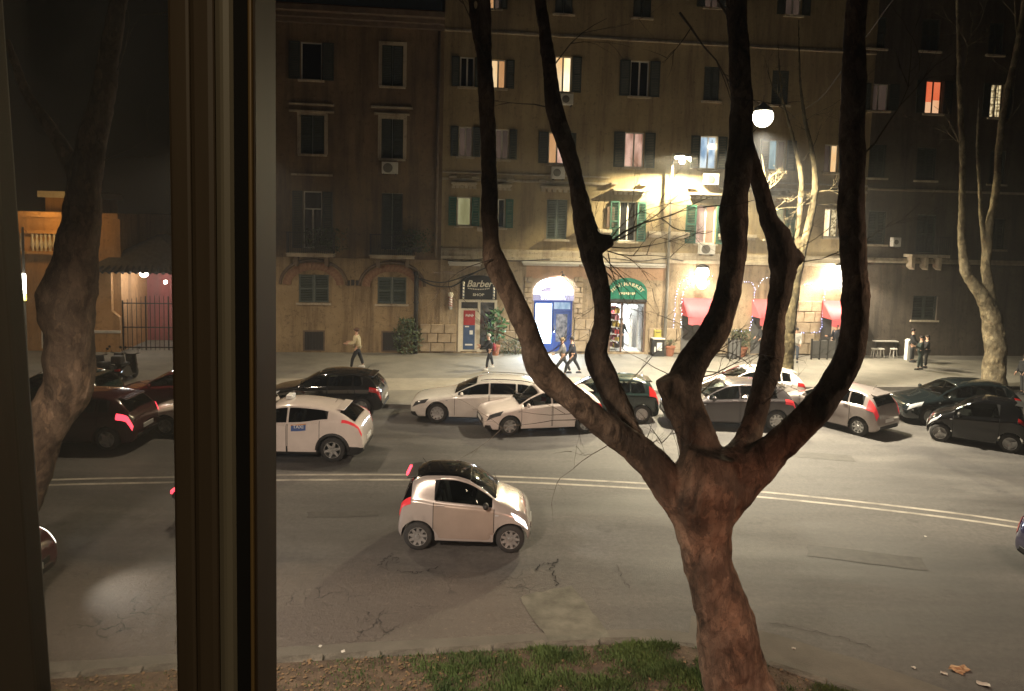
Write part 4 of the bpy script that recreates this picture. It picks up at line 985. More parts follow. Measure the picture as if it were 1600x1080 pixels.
# floodlights on arms over the restaurant
for (x, y, lab, pw) in ((1097, 431, 'warm floodlight on an arm over the first red awning', 520), (1316, 428, 'glaring floodlight over the red awning furthest along', 1700)):
    u, z = fp(x, y, .9)
    ft = thing('floodlight', lab, 'floodlight', fw(u, z, .07), FTH, 'floodlights over the restaurant awnings')
    g = MB(); g.tube([(0, 0, .35), (0, -.5, .5), (0, -.8, .3)], .025, 6); g.build('arm', MT['iron'], ft)
    g = MB(); g.lathe((0, -.86, .42), [(.34, 0), (.3, .08), (.1, .16)], 14); g.build('shade', MT['iron'], ft, smooth=True)
    g = MB(); g.ball((0, -.86, .16), .33, 10, (1, 1, 1.05)); g.build('globe', emit('flood_lit', (1, .93, .78), 9.0), ft, smooth=True)
    g = MB(); g.ball((0, -.86, -.38), .26, 10, (1, 1, 1.1)); g.build('glare_globe', emit('flood_lit', (1, .93, .78), 9.0), ft, smooth=True)  # extra glowing ball added for the glare blob under the lamp
    lamp('flood_light', 'POINT', fw(u, z - .2, .5), pw * .22, (1, .86, .62), .15)  # extra light added close to the wall for a bright halo
    lamp('flood_light', 'SPOT', fw(u, z - .1, 1.25), pw * 1.3, (1, .88, .68), .2, aim=fw(u, z - 2.5, .7), spot=150, blend=.3)
    lamp('flood_light', 'SPOT', fw(u, z + .2, 1.15), 420, (1, .88, .68), .16, aim=fw(u, 0, 5.0), spot=140, blend=.5)
# ================================================================== CARS
def pchip(X, Y, x):
    X = np.asarray(X, float); Y = np.asarray(Y, float); x = np.asarray(x, float)
    h = np.diff(X); dl = np.diff(Y) / h; n = len(X); d = np.zeros(n)
    for i in range(1, n - 1):
        if dl[i - 1] * dl[i] > 0:
            w1, w2 = 2 * h[i] + h[i - 1], h[i] + 2 * h[i - 1]; d[i] = (w1 + w2) / (w1 / dl[i - 1] + w2 / dl[i])
    d[0], d[-1] = dl[0], dl[-1]
    k = np.clip(np.searchsorted(X, x) - 1, 0, n - 2); s = np.clip((x - X[k]) / h[k], 0, 1)
    return (Y[k] * (1 + 2 * s) * (1 - s) ** 2 + h[k] * d[k] * s * (1 - s) ** 2 + Y[k + 1] * s * s * (3 - 2 * s) + h[k] * d[k + 1] * s * s * (s - 1))

# profiles measured back from the nose: t, height
SPEC = {
 'hatch': dict(L=4.05, W=1.74, H=1.46, wb=2.55, fo=.82, rw=.315, top=[(0, .60), (.06, .70), (.25, .79), (.8, .90), (1.08, .97), (1.55, 1.24), (1.95, 1.41), (2.4, 1.46), (3.0, 1.45), (3.45, 1.38), (3.62, 1.30), (3.92, .98), (4.0, .84), (4.05, .62)],
    belt=[(0, .52), (.25, .68), (.8, .82), (1.2, .90), (3.4, 1.0), (3.85, .95), (4.05, .55)], side=(1.28, 3.42), pil=[2.22, 3.05], rear=(3.60, 3.90), scr=(1.12, 1.84), doors=[1.18, 2.22, 3.15], tail=(3.62, 4.03, 3.7, 5.1)),
 'estate': dict(L=4.72, W=1.83, H=1.44, wb=2.81, fo=.90, rw=.33, top=[(0, .60), (.06, .70), (.3, .79), (1.0, .91), (1.38, .98), (1.9, 1.24), (2.3, 1.40), (2.7, 1.44), (3.6, 1.42), (4.1, 1.33), (4.25, 1.27), (4.55, 1.0), (4.66, .84), (4.72, .60)],
    belt=[(0, .52), (.3, .70), (1.0, .83), (1.5, .92), (4.0, .99), (4.5, .93), (4.72, .55)], side=(1.58, 4.2), pil=[2.6, 3.5], rear=(4.24, 4.52), scr=(1.42, 2.2), doors=[1.45, 2.6, 3.6], tail=(4.30, 4.70, 3.7, 5.0), rails=True),
 'mini': dict(L=3.75, W=1.66, H=1.50, wb=2.43, fo=.72, rw=.30, top=[(0, .58), (.05, .70), (.2, .80), (.65, .92), (.92, 1.0), (1.35, 1.27), (1.7, 1.44), (2.1, 1.50), (2.8, 1.49), (3.25, 1.43), (3.42, 1.34), (3.66, .98), (3.71, .82), (3.75, .6)],
    belt=[(0, .52), (.2, .68), (.65, .84), (1.0, .92), (3.2, 1.0), (3.6, .95), (3.75, .55)], side=(1.1, 3.28), pil=[1.98, 2.75], rear=(3.40, 3.64), scr=(.96, 1.62), doors=[1.02, 1.98, 2.85], tail=(3.38, 3.73, 4.0, 5.75)),
 'suv': dict(L=4.36, W=1.80, H=1.56, wb=2.64, fo=.90, rw=.345, top=[(0, .66), (.06, .78), (.25, .90), (.8, 1.02), (1.1, 1.08), (1.6, 1.36), (1.95, 1.51), (2.4, 1.56), (3.0, 1.52), (3.5, 1.43), (3.72, 1.36), (4.16, 1.07), (4.28, .98), (4.36, .70)],
    belt=[(0, .58), (.25, .78), (.8, .92), (1.2, .99), (2.6, 1.05), (3.4, 1.16), (3.8, 1.16), (4.2, 1.02), (4.36, .62)], side=(1.3, 3.42), pil=[2.3, 9], rear=(3.66, 4.12), scr=(1.14, 1.86), doors=[1.2, 2.3, 3.2], tail=(3.78, 4.33, 4.15, 5.15), clad=True),
 'smart': dict(L=2.69, W=1.56, H=1.54, wb=1.87, fo=.40, rw=.29, top=[(0, .56), (.06, .72), (.2, .86), (.42, .96), (.62, 1.04), (1.0, 1.32), (1.3, 1.48), (1.6, 1.54), (2.1, 1.53), (2.36, 1.45), (2.46, 1.36), (2.62, .98), (2.66, .82), (2.69, .58)],
    belt=[(0, .50), (.2, .72), (.42, .84), (.7, .90), (1.9, 1.0), (2.35, 1.06), (2.6, .95), (2.69, .54)], side=(.78, 1.98), pil=[9], rear=(2.42, 2.60), scr=(.66, 1.28), doors=[.72, 1.98], tail=(2.42, 2.67, 3.9, 5.2)),
}
WHEELS = {}
def wheel_meshes(r, spokes, key):
    if key in WHEELS: return WHEELS[key]
    g = MB(); w = .2
    prof = [(r * .62, -w / 2), (r * .93, -w / 2), (r, -w * .33), (r * 1.003, 0), (r, w * .33), (r * .93, w / 2), (r * .62, w / 2)]
    g.lathe((0, 0, 0), prof, 28, 'Y', cap=False); ty = g.mesh('wheel', MT['tyre'], True)
    g = MB(); y0 = -w / 2
    # rim: barrel, dished back, lip and spokes on the outside (local -Y)
    g.lathe((0, 0, 0), [(r * .60, y0 + .10), (r * .64, y0 + .012), (r * .66, y0 - .004), (r * .62, y0 - .004), (r * .585, y0 + .10)], 28, 'Y', 0)
    g.lathe((0, 0, 0), [(.01, y0 + .10), (r * .6, y0 + .101), (r * .6, y0 + .115), (.01, y0 + .116)], 20, 'Y', 1)
    for k in range(spokes):
        a = 2 * PI * k / spokes + .2; rot = Matrix.Rotation(a, 3, 'Y')
        p = [(-.05 * r / .3, .03), (.05 * r / .3, .03), (.024 * r / .3, r * .62), (-.024 * r / .3, r * .62)]
        vs = [rot @ Vector((x, y0 + (.012 if z < .1 else .002), z)) for x, z in p] + [rot @ Vector((x * .8, y0 + .05, z)) for x, z in p]
        g.add(vs, [(0, 1, 2, 3), (0, 4, 5, 1), (1, 5, 6, 2), (2, 6, 7, 3), (3, 7, 4, 0)], 0)
    g.lathe((0, 0, 0), [(.045, y0 - .004), (.06, y0 + .02), (.055, y0 + .06)], 12, 'Y', 0)
    ri = g.mesh('rim', [MT['rim'], MT['well']], False); WHEELS[key] = (ty, ri); return WHEELS[key]

QS = [0, .5, 1, 1.5, 2, 2.3, 2.6, 3, 3.4, 3.7, 4, 4.3, 4.6, 4.8, 5, 5.14, 5.3, 5.5, 5.7, 5.84, 6, 6.12, 6.2, 6.35, 6.6, 7, 7.5, 8]
class Car:
    def __init__(s, kind, label, cat, paint_mat, loc, heading, group=None, roofmat=None, spokes=5, taillit=None, headlit=False, scale=1.0, name='parked_car', plate='', darkhead=False, brake3=False, doormat=None):
        s.k = SPEC[kind]; k = s.k; s.L, s.W, s.H = k['L'], k['W'], k['H']
        s.root = thing(name, label, cat, loc, heading, group); s.root.scale = (scale,) * 3
        s.tc = [k['fo'], k['fo'] + k['wb']]; s.Ra = k['rw'] + .055; s.zc = k['rw']
        T = list(np.linspace(.0, s.L, 44)) + [.012, .03, .06, .1, .15, .2, s.L - .012, s.L - .03, s.L - .06, s.L - .1, s.L - .16]
        for c in s.tc:
            for f in (1.004, 1, .985, .95, .88, .78, .62, .42, .2): T += [c - s.Ra * f, c + s.Ra * f]
            T.append(c)
        a_, b_ = k['side']; cuts_ = [a_] + [p for p in k['pil'] if p < b_] + [b_]
        s.wins = [(cuts_[i] + (.03 if i else 0), cuts_[i + 1] - .03, -.10 if i == len(cuts_) - 2 else 0) for i in range(len(cuts_) - 1)]
        s.scr = (k['scr'][0] + .05, k['scr'][1] - .04); s.rwin = (k['rear'][0] + .03, k['rear'][1] - .02)
        for w_ in s.wins: T += [w_[0], w_[1], w_[1] - .03, w_[1] - .06, w_[1] - .10]
        T += [*s.scr, *s.rwin]
        T = sorted({round(t, 4) for t in T if 0 <= t <= s.L})
        Q = np.array(QS); n = len(Q); g = MB()
        rows = []
        for t in T:
            y, z, cl = s.sec(t, Q)
            rows.append((t, y, z, cl))
        vs = []
        for t, y, z, cl in rows:
            x = s.L / 2 - t
            vs += [(x, -y[i], z[i]) for i in range(n)] + [(x, y[i], z[i]) for i in range(n - 2, 0, -1)]
        m = 2 * n - 2; fs = []; mi = []
        for i in range(len(rows) - 1):
            for j in range(m):
                f = (i * m + j, i * m + (j + 1) % m, (i + 1) * m + (j + 1) % m, (i + 1) * m + j)
                jj = j if j < n else m - j; jn = (j + 1) if (j + 1) < n else m - (j + 1)
                lowq = Q[min(jj, jn)]
                dark = lowq < 1.5 or (rows[i][3][jj] and rows[i + 1][3][jj] and rows[i][3][jn] and rows[i + 1][3][jn])
                mm = 1 if dark else 0
                if k.get('clad') and lowq < 2.6: mm = 2
                if roofmat and lowq >= 6.15 and (k['scr'][1] - .05) < rows[i][0] < k['rear'][0] + .02: mm = 3
                if roofmat and kind == 'smart' and rows[i][0] > k['rear'][0] - .02 and lowq >= 4.6: mm = 3
                hiq = Q[max(jj, jn)]; t0, t1 = rows[i][0], rows[i + 1][0]; skip = False
                if 5.13 < lowq and hiq < 5.85:
                    for wa, wb, sk in s.wins:
                        if t0 >= wa - 1e-3 and t1 <= wb + sk * (hiq - 5.14) / .7 + 1e-3: skip = True
                        elif t1 > wa + 1e-3 and t0 < wb - 1e-3: mm = 1
                if lowq >= 6.119 and t0 >= s.scr[0] - 1e-3 and t1 <= s.scr[1] + 1e-3: skip = True
                if lowq >= 6.199 and t0 >= s.rwin[0] - 1e-3 and t1 <= s.rwin[1] + 1e-3: skip = True
                if skip: continue
                fs.append(f); mi.append(mm)
        fs.append(tuple(range(m - 1, -1, -1))); mi.append(0); fs.append(tuple(range((len(rows) - 1) * m, len(rows) * m))); mi.append(0)
        g.v = vs; g.f = fs; g.m = mi
        s.body = g.build('body', [paint_mat, MT['well'], MT['black'], roofmat or paint_mat], s.root, smooth=True)
        s.body.data.set_sharp_from_angle(angle=R(38))
        so = s.body.modifiers.new('lining', 'SOLIDIFY'); so.thickness = .018; so.offset = -1; so.material_offset = 1; so.material_offset_rim = 1
        s.pm = paint_mat; s.kind = kind
        s.details(taillit, headlit, spokes, darkhead, brake3, doormat)
    def sec(s, t, q):
        k = s.k; L = s.L; e = .02
        top = float(pchip(*zip(*k['top']), t)); belt = min(float(pchip(*zip(*k['belt']), t)), top - e)
        f = min(1, t / .42); r = min(1, (L - t) / .38)
        ell = lambda a: math.sqrt(max(0, 1 - (1 - a) ** 2))
        hw = s.W / 2 * (.74 + .26 * ell(f)) * (.80 + .20 * ell(r))
        hw *= 1 - .02 * abs(t / L - .5)
        zb = .17 + .10 * (1 - ell(min(1, t / .3))) + .13 * (1 - ell(min(1, (L - t) / .3)))
        cab = max(0.0, min(1.0, (top - belt - .06) / .30))           # 0 on bonnet, 1 under the roof
        wr = hw * (.80 * (1 - cab) + .70 * cab)
        crown = .035 + .02 * cab
        zm = zb + (belt - zb) * .52
        P = [(0, zb + .02), (hw * .80, zb + .01), (hw * .95, zb + .05), (hw, zm), (hw * .99, belt - .07), (hw * .935, belt), (wr, max(top - crown - .02 * cab, belt + .008)), (wr * .55, max(top - crown * .3, belt + .012)), (0, max(top, belt + .016))]
        ys, zs = zip(*P)
        y = pchip(range(9), ys, q); z = pchip(range(9), zs, q)
        cl = np.zeros(len(q), bool)
        for c in s.tc:
            d = abs(t - c)
            if d <= s.Ra + 1e-6:
                a = s.zc + math.sqrt(max(0, s.Ra ** 2 - d * d)); cl |= z <= a + 1e-6; z = np.maximum(z, a)
        return y, z, cl
    def pt(s, t, q, side):
        y, z, _ = s.sec(min(max(t, 0), s.L), np.array([q])); return Vector((s.L / 2 - t, side * float(y[0]), float(z[0])))
    def patch(s, name, mat, side, t0, t1, q0, q1, off=.006, nt=8, nq=5, parent=None, border=None, skew=(0, 0)):
        """a panel lying on the car's skin: t along, q up the section; skew moves its upper ends"""
        g = MB(); vs = []
        ts = [i / nt for i in range(nt + 1)]; qs = [j / nq for j in range(nq + 1)]
        if border:
            b = .014 / max(.05, (t1 - t0)); ts = [0, b] + [b + (1 - 2 * b) * i / nt for i in range(1, nt)] + [1 - b, 1]
            qs = [0, .03] + [.03 + .94 * j / nq for j in range(1, nq)] + [.97, 1]
        for j, a in enumerate(qs):
            q = q0 + (q1 - q0) * a
            for i, b in enumerate(ts):
                t = (t0 + skew[0] * a) * (1 - b) + (t1 + skew[1] * a) * b
                p = s.pt(t, q, side); du = s.pt(t + .01, q, side) - s.pt(t - .01, q, side); dv = s.pt(t, min(8, q + .02), side) - s.pt(t, q - .02, side)
                nrm = du.cross(dv)
                nrm = nrm.normalized() if nrm.length > 1e-10 else Vector((0, side, 0))
                if nrm.dot(Vector((0, side, .6))) < 0 and abs(nrm.y) + abs(nrm.z) > .3: nrm = -nrm
                vs.append(p + nrm * off)
        N_ = len(ts)
        for j in range(len(qs) - 1):
            for i in range(N_ - 1):
                edge = border and (i == 0 or i == N_ - 2)
                g.f.append((j * N_ + i, j * N_ + i + 1, (j + 1) * N_ + i + 1, (j + 1) * N_ + i)); g.m.append(1 if edge else 0)
        g.v = [tuple(v) for v in vs]
        mats = [mat, border] if border else mat
        o = g.build(name, mats, parent or s.root, smooth=True)
        return o
    def across(s, name, mat, t0, t1, q0, off=.006, nt=6, nu=8, parent=None):
        g = MB(); vs = []
        us = [-1 + 2 * i / nu for i in range(nu + 1)]
        for i in range(nt + 1):
            for u in us:
                bow = 0
                t = t0 + (t1 - t0) * i / nt; q = 8 - (8 - q0) * abs(u); side = 1 if u >= 0 else -1
                p = s.pt(t, q, side); dt = s.pt(t + .012, q, side) - s.pt(t - .012, q, side); nrm = Vector((-dt.z, 0, dt.x)) if dt.x > 0 else Vector((dt.z, 0, -dt.x))
                vs.append(p + nrm.normalized() * off)
        m = nu + 1
        g.v = [tuple(v) for v in vs]; g.f = [(i * m + j, i * m + j + 1, (i + 1) * m + j + 1, (i + 1) * m + j) for i in range(nt) for j in range(nu)]; g.m = [0] * len(g.f)
        return g.build(name, mat, parent or s.root, smooth=True)
    def details(s, taillit, headlit, spokes, darkhead, brake3, doormat=None):
        k = s.k; L = s.L
        s.across('windscreen', MT['glass'], k['scr'][0] + .05, k['scr'][1] - .04, 6.12)
        s.across('rear_window', MT['glass'], k['rear'][0] + .03, k['rear'][1] - .02, 6.2)
        a, b = k['side']; cuts = [a] + [p for p in k['pil'] if p < b] + [b]
        for side in (-1, 1):
            for i in range(len(cuts) - 1):
                g0 = .03 if i else 0; last = i == len(cuts) - 2
                s.patch('side_window', MT['glass'], side, cuts[i] + g0, cuts[i + 1] - .03, 5.14, 5.84, nt=8, nq=4, skew=((0.0 if i else .0), (-.10 if last else 0)))
            d = k['doors']
            for i in range(len(d) - 1):
                dd = s.patch('door', doormat or s.pm, side, d[i] + .01, d[i + 1] - .01, 2.25, 4.93, off=.004, nt=10, nq=7, border=MT['well'])
                hp = s.pt(d[i + 1] - .16, 4.5, side); g = MB(); g.box((hp.x, hp.y + side * .016, hp.z), (.17, .03, .028)); g.build('handle', s.pm, dd, bevel=.008)
            # mirror
            mp = s.pt(k['side'][0] + .12, 5.1, side); g = MB(); g.ball((mp.x, mp.y + side * .12, mp.z + .06), .1, 8, (.62, 1.0, .72)); g.box((mp.x, mp.y + side * .03, mp.z + .02), (.05, .1, .04)); g.build('mirror', s.pm if s.kind != 'smart' else MT['black'], s.root, smooth=True)
            lens = MT['headlit'] if headlit else (MT['lensdark'] if darkhead else MT['lens'])
            hl = s.patch('headlight', lens, side, .07, .50, 3.9, 5.3, off=.008, nt=6, nq=4, skew=(.10, .12)) if s.kind != 'smart' else s.patch('headlight', lens, side, .05, .30, 3.9, 5.0, off=.008, nt=6, nq=4, skew=(.06, .10))
            t0, t1, q0, q1 = k['tail']; s.patch('tail_light', (taillit or MT['redlens']), side, t0, t1 - .02, q0, q1, off=.009, nt=6, nq=4)
            s.patch('sill', MT['black'], side, s.tc[0] + s.Ra + .03, s.tc[1] - s.Ra - .03, 1.45, 2.05, off=.007, nt=4, nq=2)
            ia = s.pt(s.tc[0] + .02, 4.2, side); g = MB(); g.box((ia.x - s.Ra * .75, s.pt(s.tc[0] + s.Ra * .75, 4.1, side).y + side * .006, ia.z), (.07, .012, .03)); g.build('indicator', MT['lens'], s.root)
            if k.get('clad'):
                for c in s.tc:      # black arch lips
                    g = MB(); P = []
                    for i in range(17):
                        an = PI * i / 16; t = c - math.cos(an) * (s.Ra + .03); zz = s.zc + math.sin(an) * (s.Ra + .03)
                        q = 2.2; best = None
                        for qq in np.linspace(1.5, 4.9, 30):
                            y, z, _ = s.sec(t, np.array([qq])); 
                            if best is None or abs(z[0] - zz) < best[0]: best = (abs(z[0] - zz), y[0], z[0])
                        P.append((L / 2 - t, side * (best[1] + .004), max(zz, .2)))
                    g.tube(P, .045, 6); g.build('arch_trim', MT['black'], s.root, smooth=True)
            if k.get('rails'):
                g = MB(); g.tube([s.pt(t, 6.25, side) + Vector((0, 0, .05)) for t in np.linspace(2.3, 4.1, 9)], .018, 6); g.build('roof_rail', MT['chrome'], s.root, smooth=True)
        # seats seen through the glass
        xs = L / 2 - (k['side'][0] + .95)
        for sy in (-.36, .36):
            g = MB(); g.box((xs + .22, sy, .48), (.5, .5, .14)); g.box((xs - .08, sy, .78), (.13, .48, .58), rot=Matrix.Rotation(R(-12), 3, 'Y')); g.box((xs - .16, sy, 1.12), (.09, .26, .17)); g.build('seat', MT['seat'], s.root, bevel=.03)
        if s.kind != 'smart':
            xb = xs - .95; g = MB(); g.box((xb + .2, 0, .5), (.5, 1.2, .14)); g.box((xb - .1, 0, .78), (.13, 1.22, .5), rot=Matrix.Rotation(R(-14), 3, 'Y')); g.build('rear_seat', MT['seat'], s.root, bevel=.03)
        g = MB(); g.box((L / 2 - k['scr'][0] - .28, 0, float(pchip(*zip(*k['belt']), k['scr'][0] + .2)) - .10), (.42, s.W * .74, .2)); g.build('dashboard', MT['black'], s.root, bevel=.04)
        g = MB(); cx = L / 2 - k['scr'][0] - .55; g.tube([(cx + .05 * math.sin(a), .36 + .17 * math.cos(a), .93 + .16 * math.sin(a)) for a in [2 * PI * i / 16 for i in range(17)]], .014, 5); g.build('steering_wheel', MT['black'], s.root)
        if darkhead:
            for side in (-1, 1): s.patch('bumper_intake', MT['black'], side, .03, .30, 1.75, 2.75, off=.008, nt=5, nq=3, skew=(0, -.12))
        # wheels
        ty, ri = wheel_meshes(k['rw'], spokes, (k['rw'], spokes))
        for c in s.tc:
            for side in (-1, 1):
                yy = s.W / 2 * .985 - .11
                o = bpy.data.objects.new('wheel', ty); link(o, s.root); o.location = (L / 2 - c, side * yy, k['rw']); o.rotation_euler = (0, 0, 0 if side < 0 else PI)
                r_ = bpy.data.objects.new('rim', ri); link(r_, o)
                o.rotation_euler = (0, rnd.uniform(0, 6), 0) if side < 0 else (0, rnd.uniform(0, 6), PI)
                o.rotation_mode = 'ZYX' if False else 'XYZ'
        # nose and tail details
        fx = L / 2
        yw = s.W * .5 * .74
        g = MB(); g.b2((fx - .012, -yw * .72, .40), (fx + .012, yw * .72, .52)); gr = g.build('grille', MT['black'], s.root, bevel=.01)
        g = MB(); g.b2((fx - .02, -yw * .85, .22 + .07), (fx + .014, yw * .85, .37)); g.build('lower_grille', MT['black'], s.root, bevel=.01)
        g = MB(); g.b2((fx + .014, -.26, .385), (fx + .026, .26, .49)); g.build('number_plate', MT['platew'], s.root)
        rt = s.k['rear'][1] + .04; rp = s.pt(min(L - .02, L - .03), 8, 1)
        g = MB(); g.b2((-L / 2 - .022, -.26, .50), (-L / 2 - .003, .26, .61)); g.build('number_plate', MT['platew'], s.root)
        g = MB(); g.b2((-L / 2 - .012, -yw * .9, .31), (-L / 2 + .03, yw * .9, .40)); g.build('rear_bumper_trim', MT['black'], s.root, bevel=.01)
        # roof spoiler
        rs = k['rear'][0]; hwr = float(s.sec(rs, np.array([6.1]))[0][0])
        zt = s.pt(rs - .1, 8, 1).z
        g = MB(); g.box((L / 2 - rs - .02, 0, s.pt(rs, 8, 1).z + .005), (.22, hwr * 1.7, .035), rot=Matrix.Rotation(R(-8), 3, 'Y')); sp = g.build('roof_spoiler', s.pm if s.kind != 'smart' else MT['black'], s.root, bevel=.012)
        if brake3:
            g = MB(); g.box((L / 2 - rs - .15, 0, s.pt(rs, 8, 1).z + .0), (.05, .5, .05)); g.build('brake_light', MT['redlit'], sp)
        g = MB(); ax = s.pt(rs - .25, 8, 1); g.tube([(ax.x, 0, ax.z), (ax.x - .12, 0, ax.z + .16)], .006, 5); g.build('aerial', MT['black'], s.root)
        # wipers
        w0 = s.pt(k['scr'][0] + .06, 8, 1)
        g = MB()
        for yy in (-.35, .2):
            p0 = s.pt(k['scr'][0] + .06, 8 - 1.8 * abs(yy) / .6, 1 if yy > 0 else -1); p1 = s.pt(k['scr'][0] + .16, 7.0, 1)
            g.tube([(p0.x, yy, p0.z + .02), (p1.x + .02, yy + .42, s.pt(k['scr'][0] + .14, 7.6, 1).z + .02)], .008, 4)
        g.build('wiper', MT['black'], s.root)
def near_side(px, py, along_px, length, heading, width, z=0):
    pass

P_ = {}
P_['white'] = paint('white', (.66, .63, .58)); P_['white2'] = paint('white_pearl', (.70, .62, .57)); P_['black'] = paint('black', (.003, .003, .0035), .1); P_['darkbrown'] = paint('dark_brown', (.009, .008, .007), .12)
P_['green'] = paint('dark_green', (.008, .020, .018)); P_['silver'] = paint('silver', (.36, .36, .36), .32, .55); P_['pinksilver'] = paint('pink_silver', (.40, .35, .33), .3, .5); P_['grey'] = paint('grey', (.085, .075, .078), .25, .4)
P_['petrol'] = paint('petrol', (.005, .008, .009), .12); P_['maroon'] = paint('maroon', (.04, .010, .012)); P_['darkred'] = paint('dark_red', (.10, .012, .014)); P_['blue'] = paint('violet_blue', (.022, .015, .085)); P_['champ'] = paint('silver_white', (.50, .45, .42), .25, .4)
def put(px, py, X=None): return gnd(px, py)
def cpos(xfront_px, ybottom, length, width, heading_deg=180.0, end='front'):
    """ground centre of a car whose near side meets the ground at picture row y and whose end shows at xfront"""
    p = gnd(xfront_px, ybottom); h = R(heading_deg); d = Vector((math.cos(h), math.sin(h), 0)); n = Vector((-d.y, d.x, 0))
    if n.y < 0: n = -n
    c = p + n * (width / 2 * .97) - d * (length / 2) * (1 if end == 'front' else -1)
    return (c.x, c.y, 0)
ROW = 'cars parked along the far kerb'
Car('hatch', 'dark brown hatchback parked at the kerb behind the white taxi', 'car', P_['darkbrown'], cpos(596, 652, 4.05, 1.74, 180, 'rear'), PI, ROW, spokes=7)
tx = Car('suv', 'white taxi with black wheel-arch trim and a small orange and blue door sticker', 'car', P_['white2'], cpos(566, 724, 4.36, 1.8, 180, 'rear'), PI, None, spokes=6, name='taxi', taillit=MT['redlitdim'])
Car('estate', 'white estate car with chrome roof rails parked behind the white hatchback', 'car', P_['white'], cpos(640, 660, 4.72, 1.83, 180), PI, ROW, spokes=10, darkhead=True)
Car('hatch', 'white hatchback with dark headlights parked at an angle in front of the estate', 'car', P_['white2'], cpos(757, 683, 3.95, 1.7, 193), R(193), ROW, spokes=7, darkhead=True, scale=.975)
Car('mini', 'small dark green car showing between the two left tree limbs', 'car', P_['green'], cpos(1030, 662, 3.75, 1.66, 180, 'rear'), PI, ROW, spokes=10)
Car('hatch', 'silver grey hatchback parked behind the fork of the big tree', 'car', P_['grey'], cpos(1246, 674, 4.3, 1.8, 180, 'rear'), PI, ROW, spokes=9, scale=1.06, taillit=MT['redlitdim'])
Car('hatch', 'white car with only its roof showing over the silver grey hatchback', 'car', P_['white'], cpos(1262, 640, 4.05, 1.74, 180, 'rear'), PI, ROW)
fi = gnd(1372, 679)
h = R(126); d = Vector((math.cos(h), math.sin(h), 0)); n = Vector((-d.y, d.x, 0))
c = gnd(1322, 680) + d * (2.43 / 2 - .0) - n * 0
c = gnd(1340, 681); c = c + d * (3.75 / 2 - .60) + Vector((d.y, -d.x, 0)) * .78
Car('mini', 'pinkish silver hatchback with tall red tail lights, its tailgate turned to us', 'car', P_['pinksilver'], (c.x, c.y, 0), h, ROW, spokes=8, taillit=MT['redlitdim'])
Car('hatch', 'dark petrol hatchback parked nose to the tail of the pinkish silver car', 'car', P_['petrol'], cpos(1414, 664, 4.15, 1.76, 180), PI, ROW, spokes=12, scale=1.03)
h = R(150); d = Vector((math.cos(h), math.sin(h), 0)); r0 = gnd(1577, 708); r1 = gnd(1467, 690)
d = (r1 - r0); d.z = 0; d.normalize(); h = math.atan2(d.y, d.x); nn = Vector((d.y, -d.x, 0));  nn = nn if nn.y > 0 else -nn
c = (r0 + r1) / 2 + nn * .74 - d * (2.69 / 2 - .40 - 1.87 / 2)
Car('smart', 'tiny black two-seater car parked at the right end of the row', 'car', P_['black'], (c.x, c.y, 0), h, ROW, roofmat=P_['black'], spokes=3)
r0, r1 = gnd(652, 859), gnd(797, 864); d = (r1 - r0).normalized(); nn = Vector((-d.y, d.x, 0)); c = (r0 + r1) / 2 + nn * .72 - d * (2.69 / 2 - .40 - 1.87 / 2) 
sm = Car('smart', 'tiny silver two-seater with a black roof driving right along the road', 'car', P_['champ'], (c.x, c.y, 0), math.atan2(d.y, d.x), None, roofmat=P_['black'], spokes=9, name='small_car', taillit=MT['redlitdim'], headlit=True, brake3=True, doormat=paint('beige_silver', (.40, .33, .28), .25, .35))
Car('hatch', 'violet blue car with pale bumper entering at the right edge', 'car', P_['blue'], cpos(1672, 938, 4.05, 1.74, 0, 'rear'), 0, None)
Car('hatch', 'dark maroon car with glowing red tail light waiting beside the near left tree', 'car', P_['maroon'], cpos(208, 706, 4.3, 1.8, 180, 'rear'), PI, None, taillit=MT['redlit'], scale=1.06)
Car('hatch', 'white car just ahead of the taxi, half hidden by the window frame', 'car', P_['white2'], cpos(216, 681, 3.9, 1.74, 180), PI, None, scale=.96)
Car('hatch', 'dark red car parked by the kerb in front of the gate', 'car', P_['darkred'], cpos(168, 646, 4.1, 1.74, 180), PI, ROW)
Car('hatch', 'dark green-black car parked furthest left behind the tree trunk', 'car', P_['green'], cpos(-40, 650, 4.1, 1.74, 180), PI, ROW)
rc = gnd(104, 925)
Car('suv', 'dark red car with both headlights on coming in at the lower left', 'car', P_['darkred'], (-8.1 - 2.18 * 1.08, 12.1, 0), R(2), None, headlit=True, scale=1.08)

# taxi sticker: orange strip over a blue panel
def sticker(car, t0, t1, side):
    a = car.patch('door_sticker', M('sticker_blue', (.05, .10, .28), None, rough=.4), side, t0, t1, 3.55, 4.3, off=.012, nt=2, nq=2)
    car.patch('sticker_strip', M('sticker_orange', (.62, .24, .03), None, rough=.4), side, t0 - .01, t1 + .01, 4.3, 4.66, off=.0125, nt=2, nq=2)
    p = car.pt((t0 + t1) / 2, 3.95, side)
    text('lettering', 'TAXI', .13, MT['platew'], car.root, (p.x, p.y + side * .02, p.z), rot=(PI / 2, 0, PI if side > 0 else 0), depth=.002)
sticker(tx, 2.42, 2.82, 1)
g = MB(); pz = tx.pt(2.15, 8, 1).z; g.box((4.36 / 2 - 2.15, 0, pz + .06), (.18, .36, .12)); o = g.build('taxi_sign', MT['platew'], tx.root, bevel=.02)

